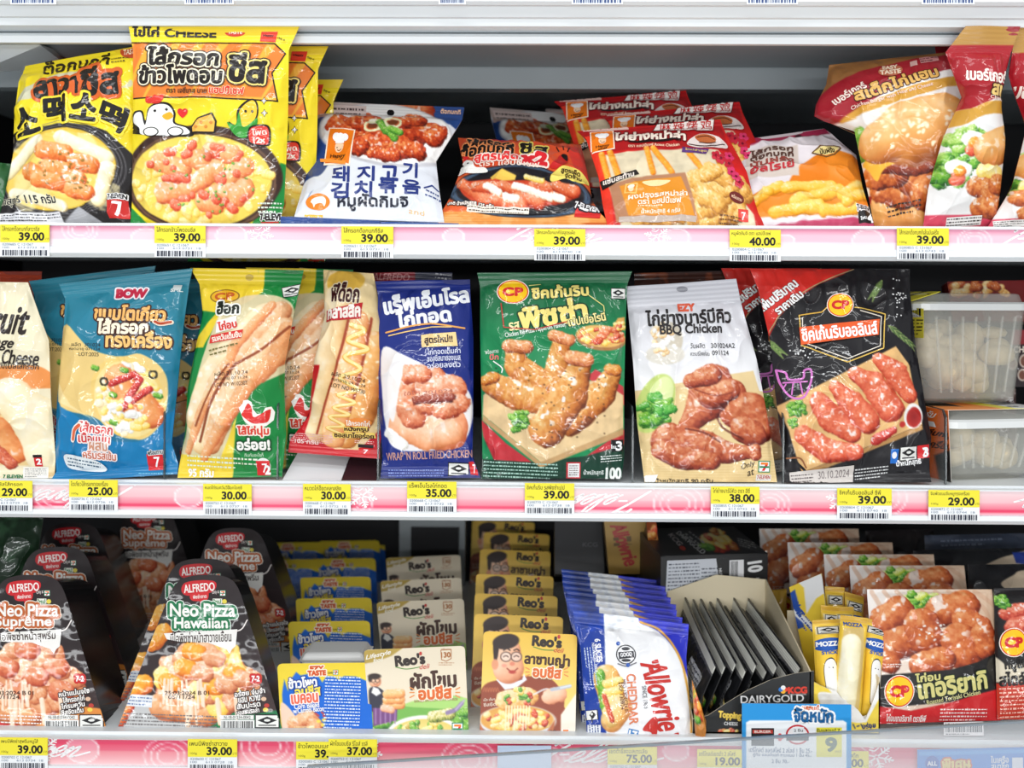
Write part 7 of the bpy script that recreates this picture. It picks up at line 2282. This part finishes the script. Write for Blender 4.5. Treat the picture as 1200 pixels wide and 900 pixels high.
# mozzarella sticks in a torn yellow carton
mz = empty('stick_carton', W(985, 855, .02), 'torn open yellow carton with blue trim holding cheese sticks', 'carton')
p = Pack([(130, 285), (240, 238), (300, 740), (225, 740)], (.12, .10), (.10, .06), zoom=B7, kind='card', thick=.0012, seed=11, base=(244, 210, 60),
         outline=[(0, 0, 0), (1, 0, 0)])
p.poly([(160, 270), (238, 238), (268, 330), (225, 360), (195, 420), (180, 300)], (240, 240, 240))
p.poly([(120, 330), (150, 300), (190, 470), (150, 480)], (36, 80, 170)); p.poly([(128, 365), (226, 470), (240, 520), (140, 400)], (236, 240, 246))
p.text('Mozz', 170, 395, 60, (36, 80, 170), 24, 58, .1); p.smallprint(140, 430, 240, 470, 3, (60, 90, 170), 56)
bx0, bx1 = W(880 + 212 / 2.903, 855, .014)[0], W(880 + 438 / 2.903, 855, .014)[0]
zlow = zc + .0006
zlt = W(940, 590 + 290 / 2.903, .1)[2]
p._strip(0, p.nv, 'side_flap', CARD, mz, (230, 226, 215), list(enumerate(p.layers)))
p = Pack([(206, 770), (206, 600), (438, 600), (438, 770)], .014, .014, zoom=B7, kind='card', thick=.0012, seed=12, base=(246, 244, 240),
         outline=[(0, 0, -2), (.1, 0, -6), (.2, 0, -9), (.34, 0, -12), (.42, 0, -19), (.55, 0, -24), (.68, 0, -33), (.78, 0, -43), (.86, 0, -30), (.93, 0, -16), (1, 0, 0)])
p.c = np.array([(bx0, .014, zlow), (bx0, .014, W(950, 590 + 600 / 2.903, .014)[2]), (bx1, .014, W(950, 590 + 600 / 2.903, .014)[2]), (bx1, .014, zlow)])
p.n = np.array((0, -1., 0))
p.rim = (240, 236, 226)
p.poly([(200, 600), (236, 600), (300, 680), (390, 735), (440, 650), (440, 780), (200, 780)], (246, 216, 74)); p.poly([(225, 640), (300, 650), (345, 690), (395, 725), (360, 735), (300, 720), (240, 690)], (248, 246, 242), 1, True)
p.mottle((200, 600, 440, 700), .06, .05, 3)
for k in range(6): p.pen([(345 + k * 14, 740 + (k % 2) * 6), (352 + k * 14, 752 - (k % 2) * 8)], 4, (30, 50, 110))
p.text('อร่อย', 400, 742, 46, (30, 50, 110), 18, -6, .06)
p._strip(0, p.nv, 'front_panel', CARD, mz, (230, 226, 215), list(enumerate(p.layers)))
MB().prism([(bx1, .014, zlow), (bx1, .014, zlow + .055), (bx1 - .012, .13, zlow + .08), (bx1 - .012, .13, zlow)], (-.0012, 0, 0)).build('side_panel', CREAM_CARD, mz)
MB().prism([(bx0, .132, zlow), (bx0, .132, zlow + .09), (bx1 - .012, .132, zlow + .09), (bx1 - .012, .132, zlow)], (0, .0012, 0)).build('back_panel', CREAM_CARD, mz)
MB().prism([(bx0, .014, zlow), (bx1, .014, zlow), (bx1 - .012, .13, zlow), (bx0, .13, zlow)], (0, 0, .0012)).build('bottom_panel', CREAM_CARD, mz)


def stick(quad, yt, yb, sd, label, window=False):
    p = Pack(quad, yt, yb, zoom=B7, kind='bag', seal=(.06, .0), pill=.010, thick=.008, seed=sd, base=(248, 206, 66), wrinkle=.6)
    q = np.array(quad, float)
    (x0, y0), (x1, y1), (x2, y2), (x3, y3) = q
    L = lambda u, v: tuple((q[0] * (1 - u) + q[1] * u) * (1 - v) + (q[3] * (1 - u) + q[2] * u) * v)
    w = np.hypot(*(q[1] - q[0]))
    h = np.hypot(*(q[3] - q[0]))
    ang = math.degrees(math.atan2(y1 - y0, x1 - x0))
    p.poly([L(0, 0), L(1, 0), L(1, .06), L(0, .06)], (216, 170, 60))
    if window:
        p.poly([L(.1, .12), L(.85, .10), L(.85, .96), L(.05, .98)], (220, 190, 120))
        p.food([L(.40, .26), L(.36, .88)], w * .34, [(226, 206, 150), (246, 234, 190), (252, 245, 215), (255, 252, 236)], sd, rough=.12, bump=.05, gloss=.2)
        p.text('MOZZA', *L(.45, .08), w * .7, (40, 90, 170), h * .035, ang, .08)
    else:
        p.poly([L(.08, .10), L(.92, .10), L(.92, .21), L(.08, .21)], (240, 226, 180)); halal(p, *L(.5, .155), w * .7, h * .10, ang)
        p.shape([L(.02, .30), L(.5, .26), L(.98, .29), L(.95, .39), L(.5, .42), L(.05, .40)], (34, 90, 180), True)
        p.text('MOZZA', *L(.5, .335), w * .78, (250, 250, 250), h * .055, ang, .1); p.text('STICK', *L(.5, .44), w * .5, (34, 90, 180), h * .035, ang, .08)
        p.shape([L(.25, .62), L(.35, .52), L(.6, .50), L(.78, .6), L(.8, .8), L(.7, .9), L(.4, .9), L(.3, .78)], (60, 60, 70), True)
        p.shape([L(.27, .62), L(.36, .53), L(.6, .515), L(.76, .6), L(.78, .8), L(.69, .89), L(.41, .89), L(.32, .78)], (250, 248, 244), True)
        for a in ((.45, .6), (.6, .6)): p.oval(*L(*a), w * .02, w * .02, (40, 40, 50))
    return p.build('cheese_stick', label, 'cheese stick', 'cheese sticks in the yellow carton', FILM, (240, 200, 80))


stick([(208, 398), (312, 392), (300, 720), (228, 720)], .050, .022, 21, 'yellow cheese stick pouch at the left front of the torn carton')
stick([(305, 380), (398, 390), (372, 740), (280, 720)], .036, .018, 22, 'cheese stick pouch with its clear side out, white cheese showing', True)
stick([(385, 388), (470, 410), (425, 740), (372, 720)], .044, .024, 23, 'yellow cheese stick pouch at the right front, tilted outward')
stick([(238, 345), (300, 352), (300, 640), (240, 640)], .085, .07, 24, 'yellow cheese stick pouch, its top above the left front one')
stick([(282, 350), (350, 352), (345, 640), (285, 640)], .085, .07, 25, 'yellow cheese stick pouch, its top behind the one with its clear side out')
stick([(320, 300), (384, 318), (375, 600), (320, 600)], .11, .10, 26, 'yellow cheese stick pouch deep in the carton, rearmost on the right')
stick([(252, 282), (318, 286), (312, 600), (255, 600)], .115, .10, 27, 'yellow cheese stick pouch deep in the carton, rearmost on the left')

# gold film pack behind the two boxes
p = Pack([(408, 296), (470, 290), (470, 420), (420, 400)], .22, .22, zoom=B6, kind='bag', pill=.008, seed=6, base=(190, 150, 50))
p.build('cheese_pack', 'gold film pack glinting between the display box and the torn yellow carton', 'cheese pack', None, FILM, (150, 110, 40))

# teriyaki chicken pouches
p = Pack([(104, 292), (530, 292), (560, 738), (138, 750)], .055, .016, zoom=B8, kind='bag', seal=(.02, .0), pill=.010, thick=.010, seed=41, base=(240, 238, 234), wrinkle=.5,
         outline=[(0, 0, 0), (.3, 0, 2), (.6, 0, 0), (1, 0, 0)])
p.grad((110, 290), (520, 420), (246, 240, 236), (224, 190, 160))
for k in range(9): p.pen([(120 + k * 44, 300), (150 + k * 50, 360), (160 + k * 52, 420)], 16, (214, 170, 140), .6)
p.scatter(30, (285, 335, 60, 34), 12, [LEAF, [(150, 180, 40), (200, 215, 80), (226, 236, 130), (245, 250, 200)]], 4, bump=.4)
for pts, r, sd in (([(165, 400), (210, 370)], 52, 1), ([(350, 370), (430, 350)], 56, 2), ([(430, 400), (480, 430)], 46, 9), ([(190, 490), (230, 470)], 58, 4), ([(285, 420), (300, 460)], 62, 3), ([(410, 470), (430, 510)], 64, 5), ([(490, 450), (500, 490)], 44, 6),
                   ([(290, 550), (350, 540)], 48, 7), ([(160, 540), (180, 550)], 34, 8)):
    p.food(pts, r, [(84, 24, 12), (160, 62, 26), (212, 112, 58), (244, 180, 125)], 80 + sd, rough=.45, bump=.16, gloss=.75)
p.scatter(16, (330, 440, 60, 30), 3, [WHITEF], 5)
p.poly([(120, 590), (230, 582), (380, 570), (470, 545), (570, 500), (570, 660), (130, 700)], (28, 26, 26), 1, False)
p.poly([(130, 690), (250, 706), (380, 680), (480, 650), (570, 630), (580, 770), (120, 770)], (206, 34, 38), 1, False)
cp_mark(p, 210, 642, 44, 48)
p.text('ไก่อบ', 304, 594, 82, (214, 206, 130), 28, -6, .08, ((.22, (30, 50, 20)),))
p.text('เทอริยากิ', 388, 620, 232, (214, 206, 130), 58, -9, .08, ((.2, (40, 60, 30)),))
p.text('Roasted Teriyaki Chicken', 392, 664, 184, (220, 214, 150), 20, -11, .02)
p.text('ไก่อบเทอริยากิ ตราซีพี', 236, 730, 136, (250, 240, 235), 24, 1, .05); p.smallprint(172, 744, 330, 760, 2, (240, 210, 205))
p.smallprint(350, 696, 510, 742, 4, (250, 225, 220)); p.smallprint(168, 548, 232, 564, 2, (240, 230, 220))
ter = p.build('chicken_pouch', 'teriyaki chicken pouch with a yellow round emblem, frontmost and whole', 'food pouch', 'teriyaki chicken pouches', FILM, (170, 60, 40))
for t, lab in (((995.5, 663), 'second'), ((965.4, 650), 'third'), ((923, 636), 'fourth'), ((890, 620), 'rearmost, beside the black carton')):
    place(ter, (1016, 691), .055, t, 'teriyaki chicken pouch, %s of the five stepping back to the left' % lab, 'teriyaki chicken pouches')
p = Pack([(366, 745), (500, 742), (502, 790), (366, 790)], .012, .010, zoom=B8, kind='card', thick=.0006, seed=3, base=(240, 236, 236))
p.barcode(370, 748, 498, 778); p.smallprint(372, 780, 496, 789, 1, (60, 50, 50))
pc = p._strip(0, p.nv, 'barcode_label', PAPER, ter, (240, 240, 240), list(enumerate(p.layers)))

# black pork packs at the right edge
p = Pack([(536, 288), (760, 284), (760, 735), (548, 735)], .05, .014, zoom=B8, kind='bag', seal=(.02, .0), pill=.010, thick=.010, seed=51, base=(30, 28, 30), wrinkle=.5)
p.poly([(540, 620), (700, 610), (770, 620), (770, 760), (540, 760)], (206, 60, 40)); p.poly([(540, 530), (570, 560), (770, 540), (770, 610), (540, 616)], (238, 226, 200), .95)
p.food([(580, 380), (640, 370)], 30, [(110, 20, 12), (180, 50, 36), (220, 100, 75), (250, 180, 150)], 4, gloss=.7); p.food([(600, 430), (660, 420)], 36, [(110, 20, 12), (180, 50, 36), (220, 100, 75), (250, 180, 150)], 5, gloss=.7)
p.scatter(14, (560, 340, 22, 20), 10, [LEAF], 3, bump=.4); p.food([(650, 470), (720, 440)], 40, REDDISH, 7)
cp_mark(p, 592, 482, 38, 44)
p.text('หมูแดดเดียว', 640, 552, 150, (30, 24, 22), 50, -6, .09); p.text('สไตล์ฮ่องกง', 640, 598, 180, (30, 24, 22), 46, -5, .09); p.smallprint(552, 626, 740, 730, 8, (250, 190, 170), -3)
pork2 = p.build('pork_pack', 'black pork pack with a round yellow emblem, cut off by the right edge', 'food pouch', None, FILM, (26, 24, 26))
for i, (q, yy, lab) in enumerate((([(448, 208), (720, 205), (720, 420), (452, 420)], .16, 'black pack with a beige corner, just behind the round emblem pork pack'),
                                  ([(262, 158), (720, 150), (720, 380), (270, 380)], .24, 'long black pack with a beige patch, behind the teriyaki pouches'),
                                  ([(300, 108), (720, 100), (720, 330), (310, 330)], .33, 'grey-blue film pack in the shade, uppermost at the right of the bottom row'),
                                  ([(100, 92), (330, 86), (330, 300), (110, 300)], .40, 'dark pack in the shade above the third teriyaki pouch'))):
    p = Pack(q, yy, yy - .02, zoom=B8, kind='bag', seal=(.0, .0), pill=.012, thick=.012, seed=60 + i, base=((24, 24, 28), (24, 24, 28), (70, 78, 96), (40, 34, 36))[i], wrinkle=.7)
    x0, y0 = q[0]
    if i < 2:
        p.poly([(x0 + (100 if i == 0 else 200), y0 + 75), (x0 + (140 if i == 0 else 260), y0 + 40), (x0 + 190 + i * 130, y0 + 20), (x0 + 400, y0 + 10), (x0 + 500, y0 + 120), (x0 + 200, y0 + 120)], (206, 186, 160), 1, True)
    else:
        p.mottle((0, 0, 900, 900), .5, .02, i, (120, 128, 146) if i == 2 else (70, 60, 60))
        if i == 2: p.smallprint(350, 118, 560, 150, 2, (120, 130, 150), -2)
    if i == 1: p.poly([(590, 168), (740, 160), (740, 230), (600, 205)], (36, 60, 150))
    p.build('food_pack', lab, 'food pouch', None, FILM, (26, 24, 28))

# offer cards in front of the bottom rail
p = Pack([(318, 680), (690, 684), (690, 960), (318, 960)], -.0125, -.0125, zoom=B6, kind='card', thick=.0008, seed=70, base=(40, 150, 220), res=1.2)
p.poly([(332, 745), (345, 738), (662, 738), (674, 745), (674, 930), (332, 930)], (246, 248, 250))
p.text('แสตมป์', 552, 696, 56, (240, 110, 50), 20, 2, .08, ((.5, (255, 255, 255)),))
p.text('จัดหนัก', 562, 720, 132, (20, 100, 160), 46, 2, .09, ((.45, (255, 255, 255)),))
p.box2(350, 764, 428, 824, (30, 28, 30)); p.box2(354, 770, 424, 782, (200, 60, 50)); p.text('BURGER', 389, 776, 56, (250, 240, 230), 8, 0, .05)
p.food([(370, 802), (410, 806)], 13, BUN, 3); p.text('+', 448, 795, 20, (226, 60, 60), 18, 0, .2)
p.oval(508, 786, 40, 34, (200, 40, 50)); p.oval(508, 786, 34, 28, (246, 240, 240)); p.box2(470, 784, 546, 806, (30, 30, 34)); p.box2(492, 760, 530, 782, (240, 240, 242)); p.text('2 ชิ้น', 511, 771, 30, (60, 60, 60), 10, 0, .04)
p.text('เดรี่โกลด์ ชอตสไลซ์ 2 สไลซ์ 1 ชิ้น 25.-', 450, 838, 216, (60, 90, 130), 18, 1, .02); p.text('คู่กับ แอมป์แอก์ ชามขนม 1 ชิ้น 45.-', 456, 856, 200, (60, 90, 130), 16, 1, .02); p.text('2 ชิ้น 70.-', 450, 876, 60, (60, 90, 130), 14, 1, .02)
p.box2(572, 762, 658, 862, (240, 230, 60)); p.text('รับแสตมป์ 7', 612, 771, 78, (40, 40, 20), 12, 0, .05); p.text('9', 622, 820, 34, (70, 100, 60), 44, 0, .1); p.text('แสตมป์', 645, 842, 20, (100, 100, 50), 8, 0, 0)
p.build('offer_card', 'blue and white offer card with a yellow 9 sticker, in front of the display box', 'offer card', None, PAPER, (240, 240, 240), 'card')
p = Pack([(276, 838), (760, 826), (760, 960), (276, 960)], -.0125, -.0125, zoom=B8, kind='card', thick=.0008, seed=71, base=(60, 140, 226), res=1.0)
p.poly([(282, 845), (760, 833), (760, 846), (282, 858)], (90, 170, 240)); p.text('พิเศษ', 400, 888, 90, (246, 220, 120), 40, -2, .1, ((.4, (220, 110, 70)),)); p.text('ในเครือ', 545, 870, 60, (250, 250, 250), 24, -2, .06); p.text('สมาชิก', 545, 895, 60, (250, 250, 250), 24, -2, .06)
p.oval(322, 884, 22, 26, (40, 90, 190)); p.text('ALL', 322, 884, 30, (250, 250, 250), 14, 0, .08); p.box2(588, 864, 626, 905, (240, 240, 244))
p.build('offer_card', 'blue offer card seen hazily through the guard glass at the bottom right', 'offer card', None, PAPER, (240, 240, 240), 'card')
